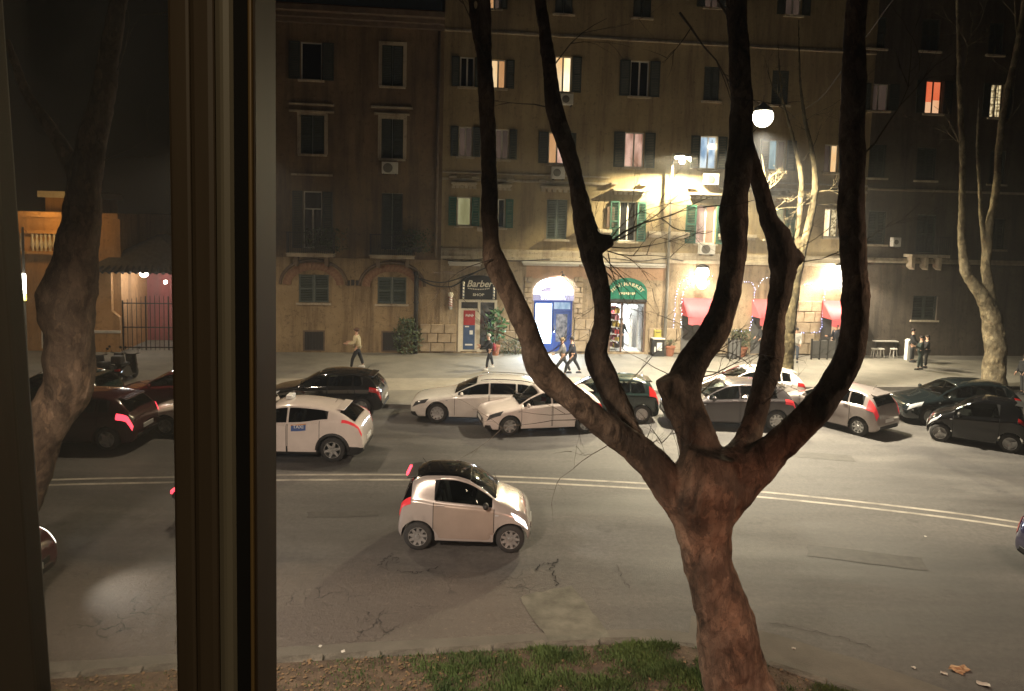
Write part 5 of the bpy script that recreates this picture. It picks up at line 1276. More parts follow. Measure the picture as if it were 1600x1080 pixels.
# head lamps that throw light on the road
for y in (11.6, 12.8): lamp('headlamp_beam', 'SPOT', (-7.98, y, .78), 420, (1, .95, .88), .06, aim=(2.5, 12.4, .25), spot=105, blend=1.0)
hx = Vector((math.cos(math.atan2(d.y, d.x)), 0, 0))
for y in (-.5, .5): lamp('headlamp_beam', 'SPOT', (c.x + 1.38, c.y + y, .68), 60, (1, .97, .9), .05, aim=(c.x + 8, c.y + y, -.1), spot=70, blend=.8)

# ------------------------------------------------------------------ scooters
def scooter(label, loc, rz, body, box=False, tail=False, rider=False):
    t = thing('scooter', label, 'scooter', loc, rz, 'scooters by the kerb' if not tail else None)
    for x in (-.62, .66):
        g = MB(); g.lathe((x, 0, .235), [(.13, -.045), (.2, -.055), (.235, -.03), (.237, 0), (.235, .03), (.2, .055), (.13, .045)], 20, 'Y'); o = g.build('wheel', MT['tyre'], t, smooth=True)
        g = MB(); g.lathe((x, 0, .235), [(.02, -.05), (.14, -.03), (.14, .03), (.02, .05)], 12, 'Y'); g.build('rim', MT['rim'], o)
    g = MB(); g.prism([(-.85, .62), (-.9, .5), (-.55, .3), (-.2, .22), (.32, .2), (.42, .3), (.1, .32), (-.1, .62), (-.4, .74)], -.15, .15); g.build('body', body, t, bevel=.04)
    g = MB(); g.prism([(.36, .22), (.48, .25), (.44, .6), (.34, 1.0), (.24, 1.0), (.34, .55)], -.2, .2); g.prism([(.5, .42), (.9, .46), (.85, .52), (.55, .53)], -.06, .06); g.build('front_shield', body, t, bevel=.03)
    g = MB(); g.prism([(-.82, .7), (-.05, .68), (-.08, .78), (-.4, .82), (-.8, .86)], -.14, .14); g.build('seat', MT['black'], t, bevel=.04)
    g = MB(); g.tube([(.28, -.34, 1.05), (.3, -.1, 1.0), (.3, .1, 1.0), (.28, .34, 1.05)], .018, 6); g.tube([(.3, 0, 1.0), (.66, 0, .3)], .03, 6); g.build('handlebar', MT['iron'], t)
    g = MB(); g.box((.37, 0, .93), (.08, .18, .12)); g.build('headlight', MT['lens'], t, bevel=.02)
    g = MB(); g.box((-.9, 0, .6), (.05, .2, .08)); g.build('tail_light', MT['redlit'] if tail else MT['redlens'], t, bevel=.01)
    for sy in (-1, 1):
        g = MB(); g.tube([(.28, sy * .26, 1.04), (.24, sy * .34, 1.24)], .008, 5); g.ball((.24, sy * .35, 1.27), .06, 6, (.35, 1, .8)); g.build('mirror', MT['black'], t)
    if box: g = MB(); g.box((-.85, 0, 1.0), (.36, .38, .3)); g.build('top_box', MT['black'], t, bevel=.05)
    return t
MT['scoot1'] = paint('scooter_grey', (.06, .06, .065)); MT['scoot2'] = paint('scooter_black', (.015, .015, .016))
p = gnd(150, 604); scooter('grey scooter parked on the pavement nearest the gate pier', (p.x, p.y, .14), R(100), MT['scoot1'], True)
p = gnd(178, 600); scooter('black scooter parked on the pavement behind the dark red car', (p.x, p.y, .14), R(80), MT['scoot2'])
p = gnd(200, 601); scooter('black scooter with top box, third along behind the dark red car', (p.x, p.y, .14), R(95), MT['scoot2'], True)
p = gnd(268, 808); sc = scooter('dark scooter with lit red tail lamp riding past behind the window frame', (p.x + .95, p.y, 0), 0, MT['scoot2'], False, True)
# ================================================================== PEOPLE
MT['skin'] = M('skin', (.46, .27, .19), (.52, .32, .23), 6, .6)
def cloth(n, c): return M('cloth_' + n, c, [x * .75 for x in c], 9, .9, bump=.004, bscale=60)
CL = {'cream': cloth('cream', (.55, .47, .30)), 'black': cloth('black', (.016, .016, .018)), 'navy': cloth('navy', (.02, .022, .035)), 'grey': cloth('grey', (.17, .17, .18)), 'darkgreen': cloth('dark_green', (.02, .034, .03)), 'red': cloth('red', (.28, .03, .05)), 'jean': cloth('jeans', (.09, .11, .15)), 'white': cloth('white', (.62, .60, .56)), 'brown': cloth('brown', (.07, .045, .03)), 'charcoal': cloth('charcoal', (.035, .035, .038))}
HAIR = {'dark': M('hair_dark', (.02, .013, .01), None, rough=.7), 'brown': M('hair_brown', (.09, .045, .025), None, rough=.7), 'grey': M('hair_grey', (.38, .36, .33), None, rough=.7), 'blond': M('hair_fair', (.30, .22, .12), None, rough=.7)}
def skin_obj(name, verts, edges, radii, root_i, mat, parent, sub=1):
    me = bpy.data.meshes.new(name); me.from_pydata([tuple(v) for v in verts], edges, []); me.materials.append(mat)
    o = bpy.data.objects.new(name, me); link(o, parent)
    sk = o.modifiers.new('skin', 'SKIN'); sk.use_smooth_shade = True
    for i, r_ in enumerate(radii):
        sv = me.skin_vertices[0].data[i]; sv.radius = (r_, r_) if isinstance(r_, float) else r_; sv.use_root = (i == root_i)
    ss = o.modifiers.new('smooth', 'SUBSURF'); ss.levels = sub; ss.render_levels = sub
    return o
def person(label, loc, rz, top, legs, shoe, hair='dark', h=1.74, stride=.25, armL=(20, 30), armR=(20, 30), lean=0.0, coat=False, longhair=False, bag=None, group=None):
    """faces local +X; arm angles: (shoulder swing forward, elbow bend) in degrees"""
    t = thing('person', label, 'person', loc, rz, group); k = h / 1.75
    hip = Vector((0, 0, .93)) * k
    ln = math.sin(R(lean)); up = math.cos(R(lean))
    def tor(z): return hip + Vector((ln * z, 0, up * z)) * k
    chest, neck, head = tor(.36), tor(.53), tor(.66)
    V_ = [hip, tor(.18), chest, neck, head, tor(.76)]; E = [(0, 1), (1, 2), (2, 3), (3, 4), (4, 5)]; Rr = [(.12, .15), (.11, .14), (.12, .16), (.05, .05), (.085, .075), (.07, .062)]
    legsV = {}; armsV = {}
    for s, sgn in (('l', 1), ('r', -1)):
        st = stride * sgn; hj = hip + Vector((0, sgn * .09 * k, -.03 * k))
        lift = .10 if (sgn < 0 and abs(stride) > .15) else 0
        kn = hj + Vector((st * .62 + .04 * abs(stride) / .25 * (1 if st > 0 else -.2), 0, -.43)) * k
        fo = Vector((hip.x + st * k, sgn * .1 * k, (.09 + lift) * k)); toe = fo + Vector((.15, 0, -.05 - lift * .4)) * k
        legsV[s] = (hj, kn, fo, toe)
        b = len(V_); V_ += [hj, kn, fo]; E += [(0, b), (b, b + 1), (b + 1, b + 2)]; Rr += [.085 * k, .055 * k, .04 * k]
    for s, sgn, (sw, el) in (('l', 1, armL), ('r', -1, armR)):
        sh = tor(.47) + Vector((0, sgn * .185 * k, 0)); a = R(sw); e_ = a + R(el)
        elb = sh + Vector((math.sin(a) * .29, sgn * .03, -math.cos(a) * .29)) * k
        wr = elb + Vector((math.sin(e_) * .25, -sgn * .01, -math.cos(e_) * .25)) * k
        hd = wr + Vector((math.sin(e_) * .09, 0, -math.cos(e_) * .09)) * k
        armsV[s] = (sh, elb, wr, hd)
        b = len(V_); V_ += [sh, elb, wr, hd]; E += [(2, b), (b, b + 1), (b + 1, b + 2), (b + 2, b + 3)]; Rr += [.06 * k, .042 * k, .03 * k, .034 * k]
        dirv = (hd - wr).normalized(); sidev = Vector((0, sgn, 0)).cross(dirv).normalized()
        for f_ in range(4):
            o1 = hd + sidev * (.027 - .018 * f_) * k + dirv * .02 * k; L_f = (.07, .08, .075, .058)[f_] * k
            fb = dirv * .8 - Vector((0, sgn * .5, 0)); c = len(V_); V_ += [o1, o1 + dirv * L_f * .5, o1 + dirv * L_f * .5 + fb.normalized() * L_f * .5]; E += [(b + 3, c), (c, c + 1), (c + 1, c + 2)]; Rr += [.009, .0085, .007]
        c = len(V_); V_ += [wr + dirv * .04 * k + sidev * .035 * k, wr + dirv * .08 * k + sidev * .06 * k]; E += [(b + 2, c), (c, c + 1)]; Rr += [.012, .009]
    skin_obj('body', V_, E, [r_ if isinstance(r_, tuple) else float(r_) for r_ in Rr], 0, MT['skin'], t)
    # face: nose and ears
    hx = head + Vector((.085 * k, 0, .035 * k)); g = MB(); g.ball(hx, .02 * k, 5, (1.2, .8, 1.3)); g.ball(head + Vector((0, .08, .03)) * k, .022, 5, (.8, .5, 1.3)); g.ball(head + Vector((0, -.08, .03)) * k, .022, 5, (.8, .5, 1.3)); g.build('face', MT['skin'], t, smooth=True)
    # hair cap
    g = MB(); g.ball(head + Vector((-.018, 0, .07)) * k, .108 * k, 8, (1.0, .92, .86)); 
    if longhair: g.ball(head + Vector((-.06, 0, -.04)) * k, .095 * k, 8, (.7, 1.0, 1.5))
    g.build('hair', HAIR[hair], t, smooth=True)
    # jacket
    bot = tor(-.30) if coat else tor(-.10)
    J = [bot, tor(.05), tor(.2), tor(.38), tor(.49)]; JE = [(0, 1), (1, 2), (2, 3), (3, 4)]; JR = [(.155, .19), (.145, .18), (.14, .175), (.145, .19), (.10, .14)]
    if coat: JR[0] = (.19, .22)
    for s in 'lr':
        sh, elb, wr, hd = armsV[s]; b = len(J); J += [sh, elb, wr]; JE += [(3, b), (b, b + 1), (b + 1, b + 2)]; JR += [.078 * k, .062 * k, .05 * k]
    skin_obj('coat' if coat else 'jacket', J, JE, [(a * k, b_ * k) for a, b_ in [(r_ if isinstance(r_, tuple) else (r_ / k, r_ / k)) for r_ in JR]], 2, top, t)
    # trousers
    T_ = [tor(.02), hip + Vector((0, 0, -.04 * k))]; TE = [(0, 1)]; TR = [(.13, .16), (.13, .165)]
    for s in 'lr':
        hj, kn, fo, toe = legsV[s]; b = len(T_); T_ += [hj + Vector((0, 0, -.08 * k)), kn, fo + Vector((0, 0, .03))]; TE += [(1, b), (b, b + 1), (b + 1, b + 2)]; TR += [(.10, .10), (.075, .075), (.06, .06)]
    skin_obj('trousers', T_, TE, [(a * k, b_ * k) for a, b_ in TR], 1, legs, t)
    for s in 'lr':
        hj, kn, fo, toe = legsV[s]; g = MB(); dz = max(0, fo.z - .09 * k)
        g.ball(fo + Vector((.05, 0, -.045)) * k, .06 * k, 6, (2.2, .8, .75)); g.box(fo + Vector((.05, 0, -.078)) * k, (.25 * k, .09 * k, .022)); g.build('shoe', shoe, t, smooth=True)
    if bag:
        g = MB(); bp = tor(.15) + Vector((-.2 * k, 0, 0)); g.ball(bp, .17, 8, (.6, .8, 1.1)); g.build('bag', bag, t, smooth=True)
    return t
def on_pave(px, py): p = gnd(px, py, .14); return (p.x, p.y, .14)
person('person in a cream jacket and dark trousers walking left by the arches', on_pave(558, 578), PI, CL['cream'], CL['black'], CL['white'], 'brown', 1.84, .22, (12, 78), (8, 82), 4)
person('person in black with a red bag standing before the barber door', on_pave(765, 578), R(190), CL['black'], CL['black'], CL['white'], 'grey', 1.62, .16, (40, 60), (30, 40), 8, bag=CL['red'])
person('fair-haired person in grey walking left past the blue shop door', on_pave(879, 587), PI, CL['grey'], CL['charcoal'], CL['black'], 'blond', 1.66, .34, (30, 30), (-25, 20), 6)
person('person in a long dark coat walking close behind the fair-haired one', on_pave(894, 587), PI, CL['navy'], CL['black'], CL['charcoal'], 'dark', 1.70, .34, (25, 25), (-28, 20), 6, coat=True)
person('person in a pale jacket and jeans standing by the slim lit tree', on_pave(1242, 566), R(250), CL['white'], CL['jean'], CL['charcoal'], 'dark', 1.72, .05, (10, 40), (10, 30))
person('person in a dark jacket standing under the washed out awning', on_pave(1304, 560), R(120), CL['navy'], CL['charcoal'], CL['white'], 'dark', 1.78, .06, (15, 70), (10, 20))
person('person in a red scarf-coloured top under the washed out awning', on_pave(1318, 559), R(210), CL['red'], CL['black'], CL['black'], 'brown', 1.66, .05, (15, 40), (10, 60))
person('person in a long dark green coat facing the floodlights', on_pave(1437, 578), R(165), CL['darkgreen'], CL['darkgreen'], CL['black'], 'dark', 1.66, .10, (20, 90), (20, 80), coat=True)
person('person in black standing just behind the dark green coat', on_pave(1424, 566), R(330), CL['black'], CL['charcoal'], CL['charcoal'], 'dark', 1.72, .04)
person('person with long hair standing behind the pair, in a black coat', on_pave(1446, 575), R(170), CL['black'], CL['black'], CL['black'], 'dark', 1.62, .05, coat=True, longhair=True)
person('person in black at the far right edge beyond the tiny black car', on_pave(1598, 616), R(200), CL['black'], CL['charcoal'], CL['black'], 'brown', 1.70, .06, (15, 40), (10, 30))
sx, sz = fp(978, 540); p_ = fw(sx, .14, -1.0)
person('shopkeeper in dark clothes standing inside the green-signed shop', (p_.x, p_.y, .15), FTH - PI / 2 + .4, CL['black'], CL['charcoal'], CL['black'], 'dark', 1.70, .05)
person('person in dark clothes beside the half hidden awning', on_pave(1190, 557), R(200), CL['charcoal'], CL['black'], CL['black'], 'dark', 1.74, .05)

# ================================================================== TREES
def limb(g, P, rad, n=14, sub=6, lump=.07, seed=0):
    """tapering wandering tube with an uneven girth"""
    P = [Vector(p) for p in P]
    k = len(P); Q = spline(P, sub); rr = np.interp(np.linspace(0, k - 1, len(Q)), range(k), rad)
    Q = [q + Vector((mnoise.noise(q * .9 + Vector((seed, 0, 0))), mnoise.noise(q * .9 + Vector((0, seed, 5))), 0)) * rr[i] * .25 for i, q in enumerate(Q)]
    b = len(g.v); g.tube(Q, [max(.004, r_) for r_ in rr], n)
    for i in range(len(Q) * n):
        v = Vector(g.v[b + i]); c = Q[i // n]; f = 1 + lump * 2.2 * mnoise.noise(v * 2.3 + Vector((seed, seed, 0))) + lump * mnoise.noise(v * 6.0)
        g.v[b + i] = tuple(c + (v - c) * f)
def twigs(g, p, d, L, r, depth, rn, spread=.6, droop=0.0, n=4):
    segs = 5; pts = [p]; cur = Vector(p); dd = Vector(d).normalized()
    for i in range(segs):
        dd = (dd + Vector((rn.uniform(-1, 1), rn.uniform(-1, 1), rn.uniform(-1, 1) - droop)) * .22).normalized(); cur = cur + dd * (L / segs); pts.append(cur.copy())
    g.tube(pts, [r * (1 - .16 * i) for i in range(segs + 1)], n, cap=False)
    if depth > 0:
        for i in range(rn.randint(2, 4)):
            a = rn.randint(1, segs); q = pts[a]; nd = (dd + Vector((rn.uniform(-1, 1), rn.uniform(-.8, .8), rn.uniform(-.8, 1) - droop)) * spread * 1.5).normalized()
            twigs(g, q, nd, L * rn.uniform(.4, .75), r * .55, depth - 1, rn, spread, droop, max(3, n - 1))
def tree_px(name, label, chains, mat, voxel, parts_twigs, base, group=None, seed=1):
    """chains: lists of (px, py, width_px, Y): limbs of one trunk, merged into a single continuous skin"""
    t = thing(name, label, 'tree', base, 0, group); b0 = Vector(base); g = MB()
    for i, ch in enumerate(chains):
        P = []; Rd = []
        for (x, y, w_, Y) in ch:
            if isinstance(Y, tuple): P.append(Vector(Y) - b0); Rd.append(w_)
            else: P.append(atY(x, y, Y) - b0); Rd.append(w_ / 2 / F_PX * Y)
        limb(g, P, Rd, seed=seed + i * 3.7)
    o = g.build('trunk', mat, t, smooth=True)
    m = o.modifiers.new('merge', 'REMESH'); m.mode = 'VOXEL'; m.voxel_size = voxel; m.use_smooth_shade = True
    sm_ = o.modifiers.new('soften', 'SMOOTH'); sm_.factor = .5; sm_.iterations = 5
    tx_ = bpy.data.textures.new(name + '_lumps', 'CLOUDS'); tx_.noise_scale = .14; tx_.noise_depth = 3
    dm = o.modifiers.new('bark_relief', 'DISPLACE'); dm.texture = tx_; dm.strength = voxel * 1.1; dm.mid_level = .5
    rn = random.Random(seed); 
    for spec in parts_twigs:
        g = MB()
        for (x, y, Y, dx, dz, L, r, dep) in spec:
            p = atY(x, y, Y) - b0; twigs(g, p, Vector((dx, rn.uniform(-.35, .35), dz)), L, r, dep, rn)
        tag(g.build('twigs', MT['twig'] if mat is MT['bark'] else mat, t), kind='stuff')
    return t
Y0 = 10.1
bt = gnd(1150, 1092, .1)
CH = [
 [(1156, 1125, 160, Y0), (1153, 1082, 132, Y0), (1146, 1045, 106, Y0), (1139, 1006, 97, Y0), (1132, 966, 92, Y0), (1122, 925, 88, Y0), (1110, 880, 84, Y0), (1099, 835, 84, Y0), (1093, 805, 96, Y0), (1093, 772, 112, Y0), (1102, 738, 104, Y0), (1114, 705, 84, Y0)],
 [(1078, 812, 60, Y0), (1056, 770, 66, Y0), (1024, 730, 56, 10.05), (986, 697, 48, 10.0), (938, 659, 44, 9.9), (886, 617, 43, 9.8), (856, 590, 42, 9.75), (838, 562, 42, 9.7), (830, 530, 36, 9.7), (811, 488, 36, 9.7), (791, 445, 33, 9.7), (774, 405, 38, 9.7), (769, 370, 29, 9.7), (767, 297, 27, 9.7), (761, 170, 25, 9.7), (757, 90, 23, 9.7), (756, 20, 21, 9.7), (750, -50, 20, 9.7), (735, -220, 15, 9.7), (710, -420, 7, 9.7)],
 [(757, 110, 14, 9.7), (748, 80, 11, 9.7), (741, 40, 10, 9.7), (734, -10, 9, 9.7), (722, -160, 6, 9.7)],
 [(1002, 712, 36, 10.1), (984, 674, 35, 10.5), (967, 637, 38, 10.7), (947, 594, 39, 10.8), (932, 556, 38, 10.9), (938, 526, 31, 10.9), (941, 488, 28, 11), (936, 445, 31, 11), (925, 402, 36, 11), (920, 372, 40, 11), (910, 335, 32, 11), (892, 255, 26, 11), (867, 170, 28, 11.1), (858, 110, 22, 11.1), (850, 50, 20, 11.2), (841, -10, 19, 11.2), (832, -80, 17, 11.3), (818, -260, 12, 11.4), (798, -430, 6, 11.5)],
 [(920, 385, 34, 11), (940, 380, 30, 11), (958, 375, 17, 11)],
 [(1108, 750, 80, Y0), (1092, 706, 66, 10.4), (1081, 667, 60, 10.5), (1068, 630, 58, 10.6), (1070, 592, 54, 10.7), (1090, 552, 49, 10.7), (1117, 509, 45, 10.7), (1133, 466, 41, 10.7), (1142, 420, 39, 10.8), (1147, 360, 42, 10.8), (1151, 300, 43, 10.8), (1154, 240, 40, 10.9), (1155, 170, 34, 10.9), (1155, 90, 32, 11), (1152, 10, 31, 11), (1144, -90, 27, 11.1), (1130, -300, 18, 11.3), (1110, -450, 8, 11.5)],
 [(1068, 640, 56, 10.55), (1050, 610, 46, 10.5), (1042, 590, 38, 10.5)],
 [(1136, 735, 62, Y0), (1160, 700, 44, 10.4), (1177, 658, 35, 10.6), (1188, 615, 34, 10.8), (1202, 573, 38, 11), (1208, 530, 37, 11.1), (1213, 488, 31, 11.2), (1222, 445, 37, 11.3), (1222, 405, 44, 11.3), (1214, 372, 38, 11.3), (1198, 340, 30, 11.3), (1186, 297, 26, 11.2), (1172, 250, 24, 11.1), (1160, 200, 22, 11)],
 [(1222, 405, 36, 11.3), (1240, 402, 34, 11.3), (1252, 410, 20, 11.3)],
 [(1118, 812, 56, Y0), (1148, 766, 66, Y0), (1190, 722, 60, Y0), (1233, 681, 52, 10.0), (1273, 640, 48, 9.9), (1305, 600, 46, 9.9), (1328, 562, 46, 9.85), (1338, 520, 44, 9.85), (1338, 470, 42, 9.85), (1334, 400, 40, 9.85), (1330, 330, 40, 9.85), (1330, 220, 37, 9.9), (1334, 110, 34, 9.9), (1340, 0, 30, 10), (1348, -100, 25, 10), (1366, -300, 16, 10.1), (1390, -450, 8, 10.1)],
]
TW = [
 [(950, 382, 11.05, .9, .75, 1.5, .022, 1), (955, 378, 11.05, 1, .35, .9, .016, 2), (942, 400, 11.05, .7, -.9, 1.2, .012, 2), (950, 395, 11.05, .4, -1, 1.0, .01, 2), (935, 410, 11.05, .9, -.6, .9, .01, 2), (945, 385, 11.05, -.3, .9, .7, .01, 2)],
 [(1035, 760, 10.05, -.2, .9, .75, .016, 2), (1060, 735, 10.15, .1, 1, .7, .012, 2), (1015, 700, 10.05, -.5, .8, .7, .01, 2), (940, 640, 9.85, -.6, -.1, 1.3, .009, 2), (920, 655, 9.75, -1, .1, 1.2, .009, 2), (960, 690, 9.85, -1, -.3, .9, .008, 2)],
 [(1095, 560, 10.75, 1, .3, .8, .012, 2), (1088, 575, 10.75, .9, -.2, .8, .012, 3), (1090, 600, 10.65, .8, .6, .9, .01, 3), (1075, 615, 10.65, -.2, 1, .5, .008, 2), (1045, 585, 10.55, -1, .25, 1.1, .008, 1), (980, 600, 10.75, .9, .6, 1.0, .009, 2)],
 [(1160, 60, 11.05, -.7, .7, 1.4, .03, 2), (1062, 20, 11.05, .7, -1, 1.5, .02, 2), (860, 110, 11.15, .5, .8, 1.4, .014, 2), (757, 90, 9.55, -.5, .8, 1.2, .014, 2), (872, 170, 11.15, -.9, .1, .9, .016, 1), (770, 405, 9.55, -.7, -.3, .8, .01, 2), (1340, 250, 9.85, .6, .8, 1.4, .014, 2), (1346, 60, 9.95, -.6, .7, 1.3, .014, 2), (1225, 400, 11.35, .9, .4, .9, .01, 3), (1232, 390, 11.35, .6, .8, .9, .01, 3)],
 [(948, 392, 11.0, .9, -.5, 1.0, .014, 3), (952, 386, 11.0, 1, -.15, 1.2, .014, 3), (938, 408, 11.0, .6, -1, 1.1, .013, 3), (930, 420, 11.0, .3, -1, .9, .012, 3), (955, 372, 11.0, .8, .9, 1.0, .014, 3)],
 [(1105, 545, 10.7, 1, -.1, .9, .014, 3), (1095, 590, 10.6, 1, .5, .9, .013, 3), (1090, 620, 10.6, 1, .8, .7, .012, 3), (1240, 410, 11.3, .9, .1, 1.0, .013, 3), (1180, 640, 10.6, .9, .6, .6, .01, 3), (1060, 740, 10.1, -.6, .8, .8, .013, 3), (1075, 725, 10.1, .3, 1, .6, .012, 3), (985, 690, 10.0, -.3, 1, .6, .011, 2), (830, 540, 9.7, -.9, .3, .8, .011, 2), (835, 560, 9.7, .9, .4, .7, .010, 2)],
 [(745, -20, 9.55, -.5, .9, 2.2, .03, 3), (840, -40, 11.35, .6, .9, 2.2, .03, 3), (1150, -40, 11.15, -.6, .9, 2.4, .035, 3), (1350, -60, 10.05, .7, .9, 2.4, .03, 3), (1350, -120, 10.05, -.4, 1, 2, .03, 3), (725, -220, 9.55, .5, .9, 2, .025, 3)],
]
tree_px('plane_tree', 'big bare plane tree with five thick limbs on the near island', CH, MT['bark'], .026, TW, (bt.x, bt.y, .08), seed=3)
# left plane tree seen through the glass
YL = 11.4
CHL = [
 [(-6, 900, 96, YL), (6, 830, 86, YL), (24, 770, 80, YL), (52, 705, 74, YL), (84, 640, 72, YL), (103, 580, 74, YL), (108, 520, 74, YL), (106, 470, 84, YL), (114, 420, 72, YL), (128, 350, 56, YL), (138, 290, 50, YL), (146, 230, 44, YL), (156, 160, 36, YL), (172, 80, 30, YL), (186, 0, 26, YL), (196, -120, 20, YL), (206, -330, 8, YL)],
 [(112, 440, 56, YL), (136, 452, 46, YL), (148, 452, 24, YL)],
 [(128, 300, 34, YL), (104, 240, 24, YL), (74, 190, 20, YL), (40, 140, 15, YL), (10, 60, 10, YL)],
]
bl = atY(-16, 985, YL)
CHL[0].insert(0, (0, 0, .62, (bl.x, bl.y, -.05)))
tree_px('plane_tree', 'leaning bare plane tree close by, seen through the left pane', CHL, MT['bark'], .035, [[(104, 240, YL, -.5, .8, 1.2, .014, 2), (160, 150, YL, .6, .8, 1.4, .014, 2), (140, 260, YL, .8, .4, 1.0, .012, 2)]], (bl.x, bl.y, .05), seed=11)
# right forked tree on the pavement
b = gnd(1553, 606, .14); YR = b.y
CHR = [
 [(1553, 612, 40, YR), (1553, 590, 34, YR), (1554, 550, 31, YR), (1552, 510, 31, YR), (1546, 488, 28, YR), (1534, 462, 22, YR), (1518, 440, 17, YR), (1508, 415, 15, YR), (1503, 380, 12, YR), (1503, 330, 10, YR), (1504, 260, 9, YR), (1500, 160, 8, YR), (1497, 60, 6, YR), (1495, -60, 4, YR), (1490, -200, 2, YR)],
 [(1548, 490, 22, YR), (1546, 455, 17, YR), (1541, 410, 14, YR), (1545, 360, 12, YR), (1556, 300, 11, YR), (1562, 220, 10, YR), (1572, 150, 9, YR), (1588, 80, 8, YR), (1600, 0, 7, YR), (1612, -100, 5, YR), (1625, -220, 2, YR)],
 [(1541, 400, 9, YR), (1534, 350, 7, YR), (1530, 280, 6, YR), (1527, 230, 5, YR), (1530, 150, 3, YR)],
]
tree_px('plane_tree', 'pale forked plane tree on the pavement behind the dark parked cars', CHR, MT['barkpale'], .045, [[(1504, 240, YR, -.5, .8, 2.4, .03, 3), (1500, 120, YR, .5, .8, 2.6, .03, 3), (1565, 200, YR, .6, .7, 2.6, .03, 3), (1590, 60, YR, -.5, .8, 2.4, .03, 3)]], (b.x, b.y, .1), seed=21)
# slim tree lit by the street lamp, before the restaurant
b = gnd(1228, 622, .14); YS = b.y
CHS = [
 [(1228, 628, 32, YS), (1227, 600, 26, YS), (1229, 560, 23, YS), (1233, 520, 21, YS), (1238, 470, 18, YS), (1246, 425, 15, YS), (1254, 390, 13, YS), (1264, 350, 12, YS), (1272, 310, 11, YS), (1274, 270, 9, YS), (1268, 230, 7, YS), (1258, 190, 6, YS), (1250, 120, 4, YS), (1248, 30, 2, YS)],
 [(1248, 410, 10, YS), (1246, 370, 9, YS), (1250, 320, 10, YS), (1252, 280, 8, YS), (1240, 220, 6, YS), (1222, 150, 4, YS), (1215, 60, 2, YS)],
 [(1238, 470, 8, YS), (1220, 400, 6, YS), (1200, 340, 5, YS), (1196, 290, 5, YS), (1190, 240, 3, YS)],
]
tree_px('plane_tree', 'slim pale tree lit by the tall street lamp before the restaurant', CHS, MT['barkslim'], .035, [[(1274, 305, YS, -.9, -.2, 1.1, .035, 3), (1274, 300, YS, .9, .3, 1.1, .035, 3), (1272, 315, YS, -.9, -.4, 1.0, .03, 3), (1270, 320, YS, .9, -.1, 1.2, .03, 3), (1196, 300, YS, .8, .5, 1.1, .035, 3), (1196, 290, YS, .3, .9, 1.0, .03, 3), (1200, 330, YS, .9, .3, 1.1, .03, 3), (1255, 250, YS, .5, .8, 1.6, .025, 3), (1224, 160, YS, -.5, .8, 1.8, .025, 3), (1258, 190, YS, .6, .8, 1.8, .025, 3)]], (b.x, b.y, .1), seed=31)

# leafy plants by the wall
def leafy(name, label, cat, px, py, w_, h_, cnt, lsz, pot=None, seed=5, mats=('leafdark',), off=.45):
    u, z = fp(px, py, off); p = fw(u, .14, off); t = thing(name, label, cat, p, FTH); r_ = random.Random(seed); z0 = 0
    if pot:
        g = MB(); g.lathe((0, 0, 0), [(pot * .7, 0), (pot, .42), (pot * 1.08, .42), (pot * 1.08, .5), (pot * .8, .5)], 14); g.build('pot', M('terracotta', (.24, .09, .05), (.32, .13, .07), 5, .8), t, smooth=False); z0 = .48
    g = MB()
    for k in range(9):
        a = r_.uniform(0, 6.28); g.tube([(0, 0, z0), (math.cos(a) * w_ * .2, math.sin(a) * w_ * .1, z0 + h_ * .5), (math.cos(a) * w_ * .42, math.sin(a) * w_ * .2, z0 + h_ * r_.uniform(.75, .98))], .012, 4)
    g.build('stem', MT['twig'], t)
    vs = []; fs = []
    for i in range(cnt):
        a = r_.uniform(0, 6.28); zz = r_.random() ** .8; rad = w_ / 2 * math.sqrt(r_.random()) * (.55 + .75 * math.sin(PI * min(1, zz * .85 + .12)))
        c = Vector((math.cos(a) * rad, math.sin(a) * rad * .55, z0 + zz * h_)); d = Vector((r_.uniform(-1, 1), r_.uniform(-1, 1), r_.uniform(-.6, .9))).normalized(); n_ = d.orthogonal().normalized(); q = r_.uniform(.5, 1.2) * lsz
        b = len(vs); vs += [c, c + d * q * .5 + n_ * q * .2, c + d * q, c + d * q * .5 - n_ * q * .2]; fs.append((b, b + 1, b + 2, b + 3))
    me = bpy.data.meshes.new('foliage'); me.from_pydata([tuple(v) for v in vs], [], fs); me.materials.append(MT[mats[0]]); link(bpy.data.objects.new('foliage', me), t); return t
MT['leafdark'] = M('leaf_dark', (.03, .05, .018), (.06, .085, .03), 6, .6); MT['leafbright'] = M('leaf_green', (.03, .10, .04), (.06, .16, .06), 6, .5)
leafy('shrub', 'dark straggly shrub growing against the wall beside the drainpipe', 'shrub', 636, 545, 1.1, 1.7, 900, .16)
leafy('potted_plant', 'bright green potted palm leaning over the barber window', 'plant', 774, 545, .8, 1.75, 150, .30, pot=.22, mats=('leafbright',), seed=8, off=.55)
leafy('shrub', 'low dark weeds along the wall right of the barber door', 'shrub', 806, 546, 1.5, .75, 500, .13, seed=9, off=.4)
leafy('planter', 'clipped planter hedge between the first two awnings', 'planter', 1156, 548, 1.1, .9, 700, .12, pot=.36, seed=12, off=.6)
leafy('potted_plant', 'small plant in a terracotta pot beside the black litter bin', 'plant', 1046, 548, .5, .35, 120, .1, pot=.27, seed=13, off=.5)
